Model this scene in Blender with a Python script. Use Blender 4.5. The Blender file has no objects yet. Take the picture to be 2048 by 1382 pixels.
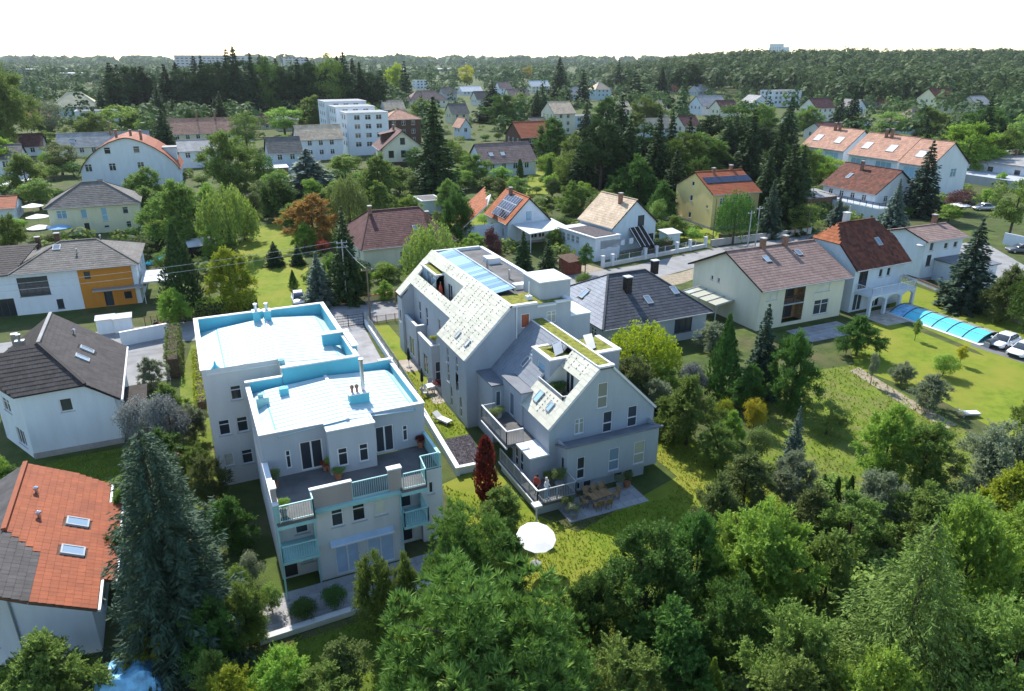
import bpy, math, random
import numpy as np
from mathutils import Vector, Matrix
from mathutils.geometry import tessellate_polygon

R = math.radians
SC = bpy.context.scene
COL = SC.collection
rng = random.Random(7)

# ------------------------------------------------------------------ camera
# World axes follow the plots of the neighbourhood: +x along the street, +y towards the horizon.
cam_d = bpy.data.cameras.new('camera')
cam_d.sensor_width = 36.0
cam_d.lens = 25.49
cam_d.clip_start = 0.5
cam_d.clip_end = 9000.0
cam = bpy.data.objects.new('camera', cam_d)
cam.location = (0, 0, 30)
cam.rotation_euler = (R(90 - 21.665), 0, R(-24.4))
COL.objects.link(cam)
SC.camera = cam

# ------------------------------------------------------------------ sky, sun, exposure
SUN_EL, SUN_AZ = 43.0, 0.5            # degrees; azimuth from +y, positive towards +x
world = bpy.data.worlds.new('World')
SC.world = world
world.use_nodes = True
wn = world.node_tree
wn.nodes.clear()
sky = wn.nodes.new('ShaderNodeTexSky')
sky.sky_type = 'NISHITA'
sky.sun_disc = False
sky.sun_elevation = R(SUN_EL)
sky.sun_rotation = R(SUN_AZ)
sky.altitude = 200
sky.air_density = 1.25
sky.dust_density = 0.35
sky.ozone_density = 2.6
bg = wn.nodes.new('ShaderNodeBackground')
bg.inputs['Strength'].default_value = 0.15
wo = wn.nodes.new('ShaderNodeOutputWorld')
wn.links.new(sky.outputs[0], bg.inputs[0])
wn.links.new(bg.outputs[0], wo.inputs[0])

sun_d = bpy.data.lights.new('sun', 'SUN')
sun_d.energy = 4.4
sun_d.angle = R(0.53)
sun_d.color = (1.0, 0.955, 0.88)
sun = bpy.data.objects.new('sun', sun_d)
to_sun = Vector((math.sin(R(SUN_AZ)) * math.cos(R(SUN_EL)), math.cos(R(SUN_AZ)) * math.cos(R(SUN_EL)), math.sin(R(SUN_EL))))
sun.rotation_euler = to_sun.to_track_quat('Z', 'Y').to_euler()
sun.location = to_sun * 200
COL.objects.link(sun)

SC.view_settings.view_transform = 'Standard'
SC.view_settings.look = 'None'
SC.view_settings.gamma = 1.0
SC.view_settings.use_curve_mapping = False
SC.view_settings.exposure = 0.82
SC.cycles.max_bounces = 5
SC.cycles.diffuse_bounces = 2
SC.cycles.glossy_bounces = 3
SC.cycles.transmission_bounces = 4
SC.cycles.transparent_max_bounces = 8
SC.cycles.volume_bounces = 0

# ------------------------------------------------------------------ materials
MATS = {}

def nmat(name):
    m = bpy.data.materials.new(name)
    m.use_nodes = True
    nt = m.node_tree
    return m, nt, nt.nodes['Principled BSDF']

def mat(name, col, rough=0.8, var=0.12, scale=1.5, bump=0.0, bscale=30.0, metal=0.0, spec=0.16, rnd=0.0, dirt=None, stretch=None):
    """plain surface: base colour, soft blotches of wear, optional per-piece variation and relief"""
    m, nt, p = nmat(name)
    N, Lk = nt.nodes, nt.links
    tc = N.new('ShaderNodeTexCoord')
    vec = tc.outputs['Object']
    if stretch:
        mp = N.new('ShaderNodeMapping'); mp.inputs['Scale'].default_value = stretch
        Lk.new(vec, mp.inputs[0]); vec = mp.outputs[0]
    n1 = N.new('ShaderNodeTexNoise'); n1.inputs['Scale'].default_value = scale; n1.inputs['Detail'].default_value = 6; n1.inputs['Roughness'].default_value = 0.62
    Lk.new(vec, n1.inputs['Vector'])
    rp = N.new('ShaderNodeValToRGB')
    c2 = dirt if dirt else tuple(c * (1 - 2.2 * var) for c in col)
    c1 = tuple(min(1, c * (1 + var)) for c in col)
    rp.color_ramp.elements[0].position = 0.30; rp.color_ramp.elements[0].color = (*c2, 1)
    rp.color_ramp.elements[1].position = 0.62; rp.color_ramp.elements[1].color = (*c1, 1)
    Lk.new(n1.outputs['Fac'], rp.inputs[0])
    out = rp.outputs[0]
    if rnd > 0:
        at = N.new('ShaderNodeAttribute'); at.attribute_name = 'rnd'
        mr = N.new('ShaderNodeMapRange'); mr.inputs['To Min'].default_value = 1 - rnd; mr.inputs['To Max'].default_value = 1 + rnd
        Lk.new(at.outputs['Fac'], mr.inputs['Value'])
        mx = N.new('ShaderNodeMix'); mx.data_type = 'RGBA'; mx.blend_type = 'MULTIPLY'; mx.inputs[0].default_value = 1
        Lk.new(out, mx.inputs[6]); Lk.new(mr.outputs[0], mx.inputs[7]); out = mx.outputs[2]
    Lk.new(out, p.inputs['Base Color'])
    p.inputs['Roughness'].default_value = rough
    p.inputs['Metallic'].default_value = metal
    p.inputs['Specular IOR Level'].default_value = spec
    if bump > 0:
        n2 = N.new('ShaderNodeTexNoise'); n2.inputs['Scale'].default_value = bscale; n2.inputs['Detail'].default_value = 4
        Lk.new(vec, n2.inputs['Vector'])
        b = N.new('ShaderNodeBump'); b.inputs['Strength'].default_value = bump; b.inputs['Distance'].default_value = 0.05
        Lk.new(n2.outputs['Fac'], b.inputs['Height']); Lk.new(b.outputs[0], p.inputs['Normal'])
    MATS[name] = m
    return m

def leafmat(name, col, col2, trans=0.3):
    """foliage: two tones mixed by clump, leaf and tree, part of the light passes through the leaf"""
    m, nt, p = nmat(name)
    N, Lk = nt.nodes, nt.links
    at = N.new('ShaderNodeAttribute'); at.attribute_name = 'rnd'
    oi = N.new('ShaderNodeObjectInfo')
    mx = N.new('ShaderNodeMix'); mx.data_type = 'RGBA'
    mx.inputs[6].default_value = (*col, 1); mx.inputs[7].default_value = (*col2, 1)
    Lk.new(at.outputs['Fac'], mx.inputs[0])
    hs = N.new('ShaderNodeHueSaturation')
    mh = N.new('ShaderNodeMapRange'); mh.inputs['To Min'].default_value = 0.487; mh.inputs['To Max'].default_value = 0.512
    mv = N.new('ShaderNodeMapRange'); mv.inputs['To Min'].default_value = 0.82; mv.inputs['To Max'].default_value = 1.22
    Lk.new(oi.outputs['Random'], mh.inputs['Value']); Lk.new(oi.outputs['Random'], mv.inputs['Value'])
    Lk.new(mh.outputs[0], hs.inputs['Hue']); Lk.new(mv.outputs[0], hs.inputs['Value'])
    Lk.new(mx.outputs[2], hs.inputs['Color'])
    Lk.new(hs.outputs[0], p.inputs['Base Color'])
    p.inputs['Roughness'].default_value = 0.7
    p.inputs['Specular IOR Level'].default_value = 0.12
    tb = N.new('ShaderNodeBsdfTranslucent')
    ht = N.new('ShaderNodeHueSaturation'); ht.inputs['Value'].default_value = 1.35; ht.inputs['Saturation'].default_value = 1.1; ht.inputs['Hue'].default_value = 0.494
    Lk.new(hs.outputs[0], ht.inputs['Color']); Lk.new(ht.outputs[0], tb.inputs['Color'])
    ms = N.new('ShaderNodeMixShader'); ms.inputs[0].default_value = trans
    Lk.new(p.outputs[0], ms.inputs[1]); Lk.new(tb.outputs[0], ms.inputs[2])
    Lk.new(ms.outputs[0], N['Material Output'].inputs['Surface'])
    MATS[name] = m
    return m

def glassmat(name, col, rough=0.05, spec=0.6):
    m, nt, p = nmat(name)
    N, Lk = nt.nodes, nt.links
    oi = N.new('ShaderNodeObjectInfo')
    rp = N.new('ShaderNodeValToRGB')
    rp.color_ramp.elements[0].color = (*[c * 0.5 for c in col], 1)
    rp.color_ramp.elements[1].color = (*[min(1, c * 1.7) for c in col], 1)
    Lk.new(oi.outputs['Random'], rp.inputs[0]); Lk.new(rp.outputs[0], p.inputs['Base Color'])
    p.inputs['Roughness'].default_value = rough
    p.inputs['Specular IOR Level'].default_value = spec
    MATS[name] = m
    return m

mat('plaster_white', (0.62, 0.67, 0.72), 0.9, 0.035, 1.1, 0.15, 18, stretch=(1, 1, 0.22))
mat('plaster_grey', (0.40, 0.43, 0.46), 0.92, 0.035, 1.1, 0.15, 20, stretch=(1, 1, 0.22))
mat('plaster_blue', (0.62, 0.605, 0.59), 0.92, 0.035, 1.1, 0.15, 20, stretch=(1, 1, 0.22))
mat('plaster_taupe', (0.40, 0.33, 0.30), 0.92, 0.035, 1.1, 0.12, 20, stretch=(1, 1, 0.22))
mat('plaster_cream', (0.70, 0.66, 0.52), 0.92, 0.035, 1.1, 0.12, 18, stretch=(1, 1, 0.22))
mat('plaster_pale', (0.66, 0.66, 0.58), 0.92, 0.035, 1.1, 0.12, 18, stretch=(1, 1, 0.22))
mat('plaster_yellow', (0.68, 0.55, 0.24), 0.92, 0.035, 1.1, 0.12, 18, stretch=(1, 1, 0.22))
mat('plaster_lemon', (0.70, 0.66, 0.46), 0.92, 0.035, 1.1, 0.12, 18, stretch=(1, 1, 0.22))
mat('plaster_orange', (0.48, 0.20, 0.035), 0.9, 0.035, 1.1, 0.12, 18, stretch=(1, 1, 0.22))
mat('plaster_lightblue', (0.50, 0.60, 0.66), 0.9, 0.035, 1.1, 0.12, 18, stretch=(1, 1, 0.22))
mat('plinth', (0.32, 0.31, 0.30), 0.95, 0.12, 1.0, 0.2, 25)
mat('timber_brown', (0.11, 0.065, 0.045), 0.8, 0.2, 2.0, 0.2, 12, stretch=(1, 1, 6))
mat('timber_dark', (0.035, 0.028, 0.024), 0.8, 0.2, 2.0, 0.2, 12)
mat('timber_tan', (0.33, 0.20, 0.10), 0.75, 0.2, 2.0, 0.2, 12, stretch=(6, 1, 1))
mat('timber_red', (0.20, 0.06, 0.04), 0.8, 0.2, 2.0)
mat('brick', (0.25, 0.14, 0.10), 0.9, 0.2, 3.0, 0.3, 30)
mat('trim_white', (0.70, 0.70, 0.70), 0.5, 0.04, 1.0)
mat('trim_grey', (0.40, 0.41, 0.42), 0.5, 0.08, 1.0)
mat('trim_dark', (0.05, 0.05, 0.055), 0.5, 0.1, 1.0)
mat('trim_turq', (0.33, 0.56, 0.55), 0.45, 0.06, 1.0)
mat('turquoise', (0.13, 0.47, 0.57), 0.6, 0.06, 0.6)
mat('roof_shade', (0.24, 0.26, 0.29), 0.7, 0.06, 0.6, 0.1, 25, rnd=0.06)  # darker copy of the cream roof: main wing's shadow put into the colour
mat('roof_panel', (0.54, 0.635, 0.64), 0.6, 0.08, 0.6, spec=0.2, dirt=(0.40, 0.52, 0.53))  # turquoise sheet metal paled: sun glare put into the colour
mat('metal', (0.55, 0.57, 0.60), 0.3, 0.08, 1.0, metal=0.9)
mat('zinc', (0.33, 0.36, 0.38), 0.4, 0.08, 0.8, metal=0.4)
mat('lead_sheet', (0.17, 0.18, 0.20), 0.6, 0.1, 0.8)
mat('concrete', (0.42, 0.41, 0.39), 0.9, 0.1, 0.8, 0.2, 18)
mat('concrete_pale', (0.58, 0.57, 0.54), 0.9, 0.08, 0.6, 0.15, 18)
mat('paving', (0.36, 0.35, 0.35), 0.9, 0.14, 0.7, 0.3, 9, rnd=0.14)
mat('paving_warm', (0.46, 0.40, 0.33), 0.9, 0.12, 0.7, 0.3, 9, rnd=0.14)
mat('asphalt', (0.16, 0.16, 0.165), 0.95, 0.1, 0.5, 0.3, 40)
mat('asphalt_pale', (0.27, 0.265, 0.26), 0.95, 0.1, 0.5, 0.3, 40)
mat('gravel', (0.19, 0.165, 0.17), 0.95, 0.2, 3.0, 0.6, 14, rnd=0.45)
mat('gravel_tan', (0.30, 0.25, 0.18), 0.95, 0.15, 2.0, 0.5, 14)
mat('soil', (0.10, 0.075, 0.05), 0.95, 0.2, 2.0, 0.6, 8)
mat('tile_red', (0.31, 0.092, 0.042), 0.75, 0.06, 0.8, 0.15, 25, rnd=0.09, dirt=(0.25, 0.078, 0.040))
mat('tile_orange', (0.36, 0.11, 0.042), 0.75, 0.12, 0.8, 0.15, 25, rnd=0.18)
mat('tile_rust', (0.135, 0.042, 0.025), 0.75, 0.2, 0.8, 0.15, 25, rnd=0.32, dirt=(0.065, 0.03, 0.022))
mat('tile_brown', (0.066, 0.057, 0.055), 0.75, 0.10, 0.8, 0.15, 25, rnd=0.14)
mat('tile_dark', (0.085, 0.078, 0.076), 0.75, 0.10, 0.8, 0.15, 25, rnd=0.14)
mat('tile_anthracite', (0.070, 0.074, 0.085), 0.55, 0.08, 0.8, 0.1, 25, rnd=0.16)
mat('tile_taupe', (0.245, 0.172, 0.150), 0.8, 0.08, 0.6, 0.15, 25, rnd=0.12)
mat('tile_stone', (0.165, 0.15, 0.135), 0.8, 0.10, 0.6, 0.15, 25, rnd=0.14)
mat('tile_maroon', (0.125, 0.058, 0.053), 0.75, 0.12, 0.8, 0.15, 25, rnd=0.20)
mat('tile_pink', (0.42, 0.235, 0.165), 0.8, 0.10, 0.8, 0.15, 25, rnd=0.12)
mat('tile_tan', (0.56, 0.43, 0.30), 0.8, 0.10, 0.6, 0.15, 25, rnd=0.12)
mat('tile_pale', (0.57, 0.555, 0.45), 0.7, 0.06, 0.5, 0.12, 25, rnd=0.10)
mat('tile_grey', (0.34, 0.33, 0.32), 0.8, 0.10, 0.6, 0.15, 25, rnd=0.12)
mat('slate_grey', (0.30, 0.32, 0.36), 0.7, 0.08, 0.6, 0.1, 25, rnd=0.08)
mat('flat_roof', (0.15, 0.145, 0.14), 0.9, 0.15, 0.6, 0.3, 20)
mat('flat_white', (0.58, 0.58, 0.58), 0.8, 0.06, 0.4)
mat('shed_yellow', (0.62, 0.53, 0.34), 0.8, 0.08, 0.4)
mat('sedum', (0.20, 0.20, 0.035), 0.95, 0.3, 2.2, 0.9, 9, dirt=(0.09, 0.10, 0.02))
mat('solar', (0.012, 0.018, 0.045), 0.12, 0.1, 2.0, spec=0.6)
mat('solar_frame', (0.45, 0.46, 0.48), 0.4, 0.05, 2.0, metal=0.6)
mat('fabric_white', (0.82, 0.80, 0.76), 0.9, 0.05, 1.0)
mat('fabric_blue', (0.25, 0.42, 0.62), 0.9, 0.1, 1.0)
mat('cover_blue', (0.22, 0.50, 0.75), 0.35, 0.25, 1.4, 0.8, 3)
mat('fabric_red', (0.45, 0.08, 0.05), 0.9, 0.1, 3.0)
mat('fabric_pink', (0.60, 0.34, 0.38), 0.9, 0.1, 3.0)
mat('fabric_dark', (0.025, 0.028, 0.04), 0.9, 0.1, 3.0)
mat('skin', (0.52, 0.32, 0.24), 0.6, 0.05, 3.0)
mat('hair', (0.05, 0.03, 0.02), 0.7, 0.1, 3.0)
mat('hair_grey', (0.55, 0.53, 0.50), 0.7, 0.1, 3.0)
mat('terracotta', (0.42, 0.17, 0.09), 0.85, 0.12, 2.0)
mat('pot_grey', (0.30, 0.30, 0.30), 0.85, 0.12, 2.0)
mat('rubber', (0.02, 0.02, 0.02), 0.85, 0.1, 3.0)
mat('car_white', (0.78, 0.79, 0.80), 0.22, 0.02, 1.0, spec=0.6)
mat('car_silver', (0.45, 0.46, 0.48), 0.25, 0.03, 1.0, metal=0.4, spec=0.6)
mat('car_grey', (0.12, 0.125, 0.135), 0.25, 0.03, 1.0, spec=0.6)
mat('car_red', (0.30, 0.03, 0.02), 0.25, 0.03, 1.0, spec=0.6)
mat('lamp_lens', (0.7, 0.7, 0.68), 0.1, 0.02, 1.0)
mat('tail_lens', (0.35, 0.02, 0.02), 0.15, 0.02, 1.0)
mat('pole_wood', (0.16, 0.13, 0.10), 0.9, 0.2, 2.0, 0.3, 10, stretch=(4, 4, 0.4))
mat('pole_grey', (0.45, 0.46, 0.46), 0.6, 0.1, 2.0)
mat('bark', (0.085, 0.065, 0.048), 0.95, 0.25, 4.0, 0.7, 10)
mat('bark_pale', (0.30, 0.28, 0.25), 0.95, 0.3, 4.0, 0.5, 10)
mat('water', (0.05, 0.38, 0.50), 0.06, 0.05, 0.8, spec=0.6)
mat('pool_cyan', (0.10, 0.58, 0.72), 0.35, 0.06, 0.8, 0.1, 6)
mat('awning_blue', (0.42, 0.52, 0.66), 0.8, 0.05, 1.0)
mat('blind_cream', (0.66, 0.64, 0.52), 0.8, 0.05, 1.0)
mat('curtain', (0.55, 0.52, 0.44), 0.9, 0.12, 2.0)
mat('red_blind', (0.36, 0.10, 0.05), 0.7, 0.06, 2.0)
mat('wicker', (0.34, 0.22, 0.11), 0.85, 0.2, 6.0)
mat('mesh_fence', (0.30, 0.32, 0.31), 0.6, 0.1, 1.0)
mat('rust', (0.30, 0.17, 0.11), 0.9, 0.2, 2.0)
mat('leaf_litter', (0.05, 0.052, 0.02), 0.95, 0.3, 0.8, 0.6, 6)
glassmat('glass', (0.035, 0.042, 0.05))
glassmat('glass_sky', (0.16, 0.22, 0.28), 0.04, 0.9)
glassmat('glass_blue', (0.20, 0.33, 0.42), 0.12, 0.7)
glassmat('glass_pale', (0.42, 0.42, 0.34), 0.15, 0.5)

# foliage tones
leafmat('lf_mid', (0.091, 0.147, 0.034), (0.229, 0.325, 0.076))
leafmat('lf_light', (0.125, 0.224, 0.037), (0.301, 0.435, 0.077), 0.34)
leafmat('lf_lime', (0.165, 0.237, 0.024), (0.363, 0.407, 0.050), 0.34)
leafmat('lf_dark', (0.040, 0.092, 0.022), (0.116, 0.210, 0.042), 0.25)
leafmat('lf_olive', (0.080, 0.112, 0.037), (0.184, 0.230, 0.076), 0.35)
leafmat('lf_grey', (0.129, 0.169, 0.095), (0.293, 0.328, 0.199), 0.3)
leafmat('lf_silver', (0.110, 0.121, 0.116), (0.286, 0.297, 0.275), 0.25)
leafmat('lf_spruce', (0.022, 0.048, 0.018), (0.057, 0.106, 0.033), 0.12)
leafmat('lf_spruce_blue', (0.026, 0.052, 0.026), (0.072, 0.114, 0.072), 0.12)
leafmat('lf_cedar', (0.075, 0.119, 0.091), (0.182, 0.239, 0.182), 0.15)
leafmat('lf_pine', (0.048, 0.102, 0.022), (0.198, 0.300, 0.070), 0.2)
leafmat('lf_thuja', (0.036, 0.094, 0.025), (0.094, 0.176, 0.040), 0.2)
leafmat('lf_red', (0.066, 0.010, 0.012), (0.204, 0.034, 0.029), 0.3)
leafmat('lf_rust', (0.210, 0.112, 0.045), (0.450, 0.285, 0.075), 0.35)
leafmat('lf_redbush', (0.240, 0.053, 0.030), (0.450, 0.112, 0.060), 0.35)
leafmat('lf_yellow', (0.26, 0.235, 0.020), (0.45, 0.42, 0.05), 0.34)
leafmat('lf_plum', (0.083, 0.042, 0.042), (0.150, 0.072, 0.068), 0.3)
leafmat('lf_birch', (0.110, 0.171, 0.039), (0.242, 0.319, 0.077), 0.34)
leafmat('lf_far', (0.040, 0.075, 0.026), (0.100, 0.157, 0.053), 0.25)

# ------------------------------------------------------------------ mesh helper
class MB:
    def __init__(s):
        s.v, s.f, s.a, s.st = [], [], [], []
    def add(s, pts, faces, a=0.5):
        o = len(s.v); s.st.append((o, len(s.f))); s.v += [tuple(p) for p in pts]
        for f in faces: s.f.append(tuple(i + o for i in f)); s.a.append(a)
        return s
    def poly(s, pts, a=0.5):
        return s.add(pts, [tuple(range(len(pts)))], a)
    def box(s, x0, y0, z0, x1, y1, z1, a=0.5):
        return s.add([(x0,y0,z0),(x1,y0,z0),(x1,y1,z0),(x0,y1,z0),(x0,y0,z1),(x1,y0,z1),(x1,y1,z1),(x0,y1,z1)],
                     [(0,3,2,1),(4,5,6,7),(0,1,5,4),(1,2,6,5),(2,3,7,6),(3,0,4,7)], a)
    def bar(s, p, q, w, h, a=0.5):
        """square bar from p to q, w wide (horizontal), h deep"""
        p, q = Vector(p), Vector(q); d = (q - p).normalized()
        up = Vector((0,0,1)) if abs(d.z) < 0.95 else Vector((0,1,0))
        sd = d.cross(up).normalized(); up = sd.cross(d).normalized()
        c = []
        for e in (p, q):
            for i, j in ((-1,-1),(1,-1),(1,1),(-1,1)): c.append(e + sd*(w/2*i) + up*(h/2*j))
        return s.add(c, [(0,1,2,3),(7,6,5,4),(0,4,5,1),(1,5,6,2),(2,6,7,3),(3,7,4,0)], a)
    def prism(s, poly, z0, z1, a=0.5):
        n = len(poly)
        pts = [(x,y,z0) for x,y in poly] + [(x,y,z1) for x,y in poly]
        return s.add(pts, [tuple(range(n-1,-1,-1)), tuple(range(n,2*n))] + [(i,(i+1)%n,(i+1)%n+n,i+n) for i in range(n)], a)
    def lathe(s, prof, cx=0, cy=0, n=12, a=0.5):
        """profile of (radius, z)"""
        pts = []
        for r, z in prof:
            for i in range(n):
                t = 2*math.pi*i/n; pts.append((cx + r*math.cos(t), cy + r*math.sin(t), z))
        fs = []
        for k in range(len(prof)-1):
            for i in range(n):
                j = (i+1) % n; fs.append((k*n+i, k*n+j, (k+1)*n+j, (k+1)*n+i))
        fs.append(tuple(range(n-1,-1,-1))); fs.append(tuple((len(prof)-1)*n+i for i in range(n)))
        return s.add(pts, fs, a)
    def tube(s, path, rad, n=7, a=0.5):
        """tapered tube through points; rad is one radius or one per point"""
        path = [Vector(p) for p in path]
        if not hasattr(rad, '__len__'): rad = [rad]*len(path)
        pts = []
        for k, p in enumerate(path):
            d = (path[min(k+1, len(path)-1)] - path[max(k-1, 0)]).normalized()
            up = Vector((0,0,1)) if abs(d.z) < 0.9 else Vector((1,0,0))
            sd = d.cross(up).normalized(); up = sd.cross(d).normalized()
            for i in range(n):
                t = 2*math.pi*i/n; pts.append(p + sd*(rad[k]*math.cos(t)) + up*(rad[k]*math.sin(t)))
        fs = []
        for k in range(len(path)-1):
            for i in range(n):
                j = (i+1) % n; fs.append((k*n+i, k*n+j, (k+1)*n+j, (k+1)*n+i))
        fs.append(tuple(range(n-1,-1,-1))); fs.append(tuple((len(path)-1)*n+i for i in range(n)))
        return s.add(pts, fs, a)
    def slab(s, pts, t, a=0.5):
        """planar polygon (top face) given thickness t downwards along its normal"""
        pts = [Vector(p) for p in pts]; n = len(pts)
        nr = (pts[1]-pts[0]).cross(pts[2]-pts[0]).normalized()
        if nr.z < 0: nr = -nr
        lo = [p - nr*t for p in pts]
        return s.add(pts + lo, [tuple(range(n)), tuple(range(2*n-1, n-1, -1))] + [(i, i+n, (i+1)%n+n, (i+1)%n) for i in range(n)], a)
    def mesh(s, name):
        me = bpy.data.meshes.new(name)
        me.from_pydata(s.v, [], s.f)
        if len(set(s.a)) > 1:
            at = me.attributes.new('rnd', 'FLOAT', 'FACE'); at.data.foreach_set('value', s.a)
        me.update()
        return me
    def each(s, name, m, parent=None, **tags):
        """every added primitive becomes an object of its own"""
        r = None; st = s.st + [(len(s.v), len(s.f))]
        for (v0, f0), (v1, f1) in zip(st[:-1], st[1:]):
            q = MB(); q.v = s.v[v0:v1]; q.f = [tuple(i-v0 for i in f) for f in s.f[f0:f1]]; q.a = s.a[f0:f1]
            o = q.build(name, m, parent, **tags); r = r or o
        return r
    def build(s, name, m, parent=None, smooth=False, **tags):
        me = s.mesh(name)
        if smooth: me.shade_smooth()
        return link(name, me, m, parent, **tags)

def link(name, me, m, parent=None, loc=None, rot=None, **tags):
    o = bpy.data.objects.new(name, me)
    if me and len(me.materials) == 0 and m: me.materials.append(MATS[m] if isinstance(m, str) else m)
    COL.objects.link(o)
    if parent: o.parent = parent
    if loc is not None: o.location = loc
    if rot is not None: o.rotation_euler = rot
    for k, v in tags.items():
        if v is not None: o[k] = v
    return o

LABELS = {}
def thing(name, label, cat, loc=(0,0,0), rotz=0.0, group=None):
    o = bpy.data.objects.new(name, None); COL.objects.link(o)
    o.empty_display_size = 0.3
    o.location = loc if len(loc) == 3 else (*loc, 0); o.rotation_euler = (0, 0, R(rotz))
    o['label'] = label; o['category'] = cat
    if group: o['group'] = group
    LABELS[label] = LABELS.get(label, 0) + 1
    return o

def tag(o, label, cat, group=None):
    o['label'] = label; o['category'] = cat
    if group: o['group'] = group
    return o

def sheet(name, pts, z, m, parent=None, kind='structure', t=0.0):
    mb = MB()
    if t > 0: mb.prism(pts, z - t, z)
    else: mb.poly([(x, y, z) for x, y in pts])
    return mb.build(name, m, parent, kind=kind)

CACHE = {}
def cached(key, fn):
    if key not in CACHE: CACHE[key] = fn()
    return CACHE[key]

# ------------------------------------------------------------------ windows, doors
def frame_mesh(w, h, style):
    """frame seen from outside: x across, z up, -y outward, origin bottom left"""
    def mk():
        b = MB(); t = 0.075; d0, d1 = 0.03, 0.11
        b.box(0, d0, 0, t, d1, h); b.box(w-t, d0, 0, w, d1, h); b.box(t, d0, 0, w-t, d1, t); b.box(t, d0, h-t, w-t, d1, h)
        if style in ('two', 'door2'): b.box(w/2-0.05, d0+.01, t, w/2+0.05, d1-.01, h-t)
        if style in ('bar', 'two') and h > 0.9: b.box(t, d0+.02, h*0.66, w-t, d1-.02, h*0.66+0.06)
        if style == 'half': b.box(t, d0+.015, h*0.42, w-t, d1-.015, h*0.42+0.09)
        if style == 'three':
            for k in (1, 2): b.box(w*k/3-0.04, d0+.01, t, w*k/3+0.04, d1-.01, h-t)
        if style == 'grid':
            for k in (1, 2, 3): b.box(w*k/4-0.03, d0+.01, t, w*k/4+0.03, d1-.01, h-t)
            b.box(t, d0+.02, h*.5-.03, w-t, d1-.02, h*.5+.03)
        return b.mesh('window')
    return cached(('fr', round(w,2), round(h,2), style), mk)

def window(root, p, rot, w, h, style='one', glass='glass', frame='trim_white', sill=True, name='window', recess=0.0):
    fm = frame_mesh(w, h, style)
    def own():
        c = fm.copy(); c.materials.clear(); return c
    me = cached(('frm', fm.name, frame), own)
    o = link(name, me, frame, root, loc=tuple(Vector(p)), rot=(0, 0, R(rot)))
    pm = cached(('pane', round(w,2), round(h,2), glass), lambda: MB().box(0.06, 0.075, 0.06, w-0.06, 0.095, h-0.06).mesh('pane'))
    link('pane', pm, glass, o)
    if sill:
        sm = cached(('sill', round(w,2), frame), lambda: MB().box(-0.08, -0.07, -0.06, w+0.08, 0.10, -0.004).mesh('sill'))
        link('sill', sm, 'trim_grey' if frame == 'trim_white' else frame, o)
    return o

# ------------------------------------------------------------------ walls with real openings
class Walls:
    """collects wall faces; openings are cut out and get reveals, windows are set inside them"""
    def __init__(s, root, m='plaster_white', name='wall'):
        s.root, s.m, s.name, s.b = root, m, name, MB()
    def face(s, x, y, z, rot, poly, wins=(), reveal=0.13):
        ux, uy = math.cos(R(rot)), math.sin(R(rot)); nx, ny = -uy, ux       # n points inwards
        def P(sv, zv, d=0.0): return (x + ux*sv + nx*d, y + uy*sv + ny*d, z + zv)
        loops = [[Vector((a, b, 0)) for a, b in poly]]
        for w in wins:
            s0, z0, ww, hh = w[:4]
            loops.append([Vector((s0,z0,0)), Vector((s0,z0+hh,0)), Vector((s0+ww,z0+hh,0)), Vector((s0+ww,z0,0))])
        if len(loops) == 1:
            s.b.poly([P(a, b) for a, b in poly])
        else:
            flat = [v for l in loops for v in l]
            tris = tessellate_polygon(loops)
            s.b.add([P(v.x, v.y) for v in flat], [tuple(t) for t in tris])
        for w in wins:
            s0, z0, ww, hh = w[:4]; o = dict(w[4]) if len(w) > 4 else {}
            e = 0.0
            c = [(s0,z0),(s0+ww,z0),(s0+ww,z0+hh),(s0,z0+hh)]
            for i in range(4):
                a, b2 = c[i], c[(i+1)%4]
                s.b.poly([P(*a), P(*b2), P(*b2, reveal), P(*a, reveal)])
            if o.get('open'):                                     # deep loggia: back wall inside
                continue
            window(s.root, P(s0 + e, z0 + e, 0.012), rot, ww, hh, o.get('style', 'one'), o.get('glass', 'glass'), o.get('frame', 'trim_white'), o.get('sill', True), o.get('name', 'window'))
        return s
    def rect(s, x, y, z, rot, L, h, wins=(), reveal=0.13):
        return s.face(x, y, z, rot, [(0,0),(L,0),(L,h),(0,h)], wins, reveal)
    def done(s, **t):
        return s.b.build(s.name, s.m, s.root, **t)

def boxwalls(root, x0, y0, x1, y1, z0, z1, m, f=(), r=(), bk=(), l=(), name='wall', top=True):
    w = Walls(root, m, name)
    w.rect(x0, y0, z0, 0, x1-x0, z1-z0, f)
    w.rect(x1, y0, z0, 90, y1-y0, z1-z0, r)
    w.rect(x1, y1, z0, 180, x1-x0, z1-z0, bk)
    w.rect(x0, y1, z0, 270, y1-y0, z1-z0, l)
    if top: w.b.poly([(x0,y0,z1),(x1,y0,z1),(x1,y1,z1),(x0,y1,z1)])
    return w.done()

# ------------------------------------------------------------------ tiled roof slopes
def inside(poly, x, y):
    c = False; n = len(poly)
    for i in range(n):
        x0, y0 = poly[i]; x1, y1 = poly[(i+1) % n]
        if (y0 > y) != (y1 > y) and x < (x1-x0)*(y-y0)/(y1-y0)+x0: c = not c
    return c

def span(poly, y):
    xs = []
    n = len(poly)
    for i in range(n):
        x0, y0 = poly[i]; x1, y1 = poly[(i+1) % n]
        if (y0 > y) != (y1 > y): xs.append((x1-x0)*(y-y0)/(y1-y0)+x0)
    xs.sort()
    return [(xs[i], xs[i+1]) for i in range(0, len(xs)-1, 2)]

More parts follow.
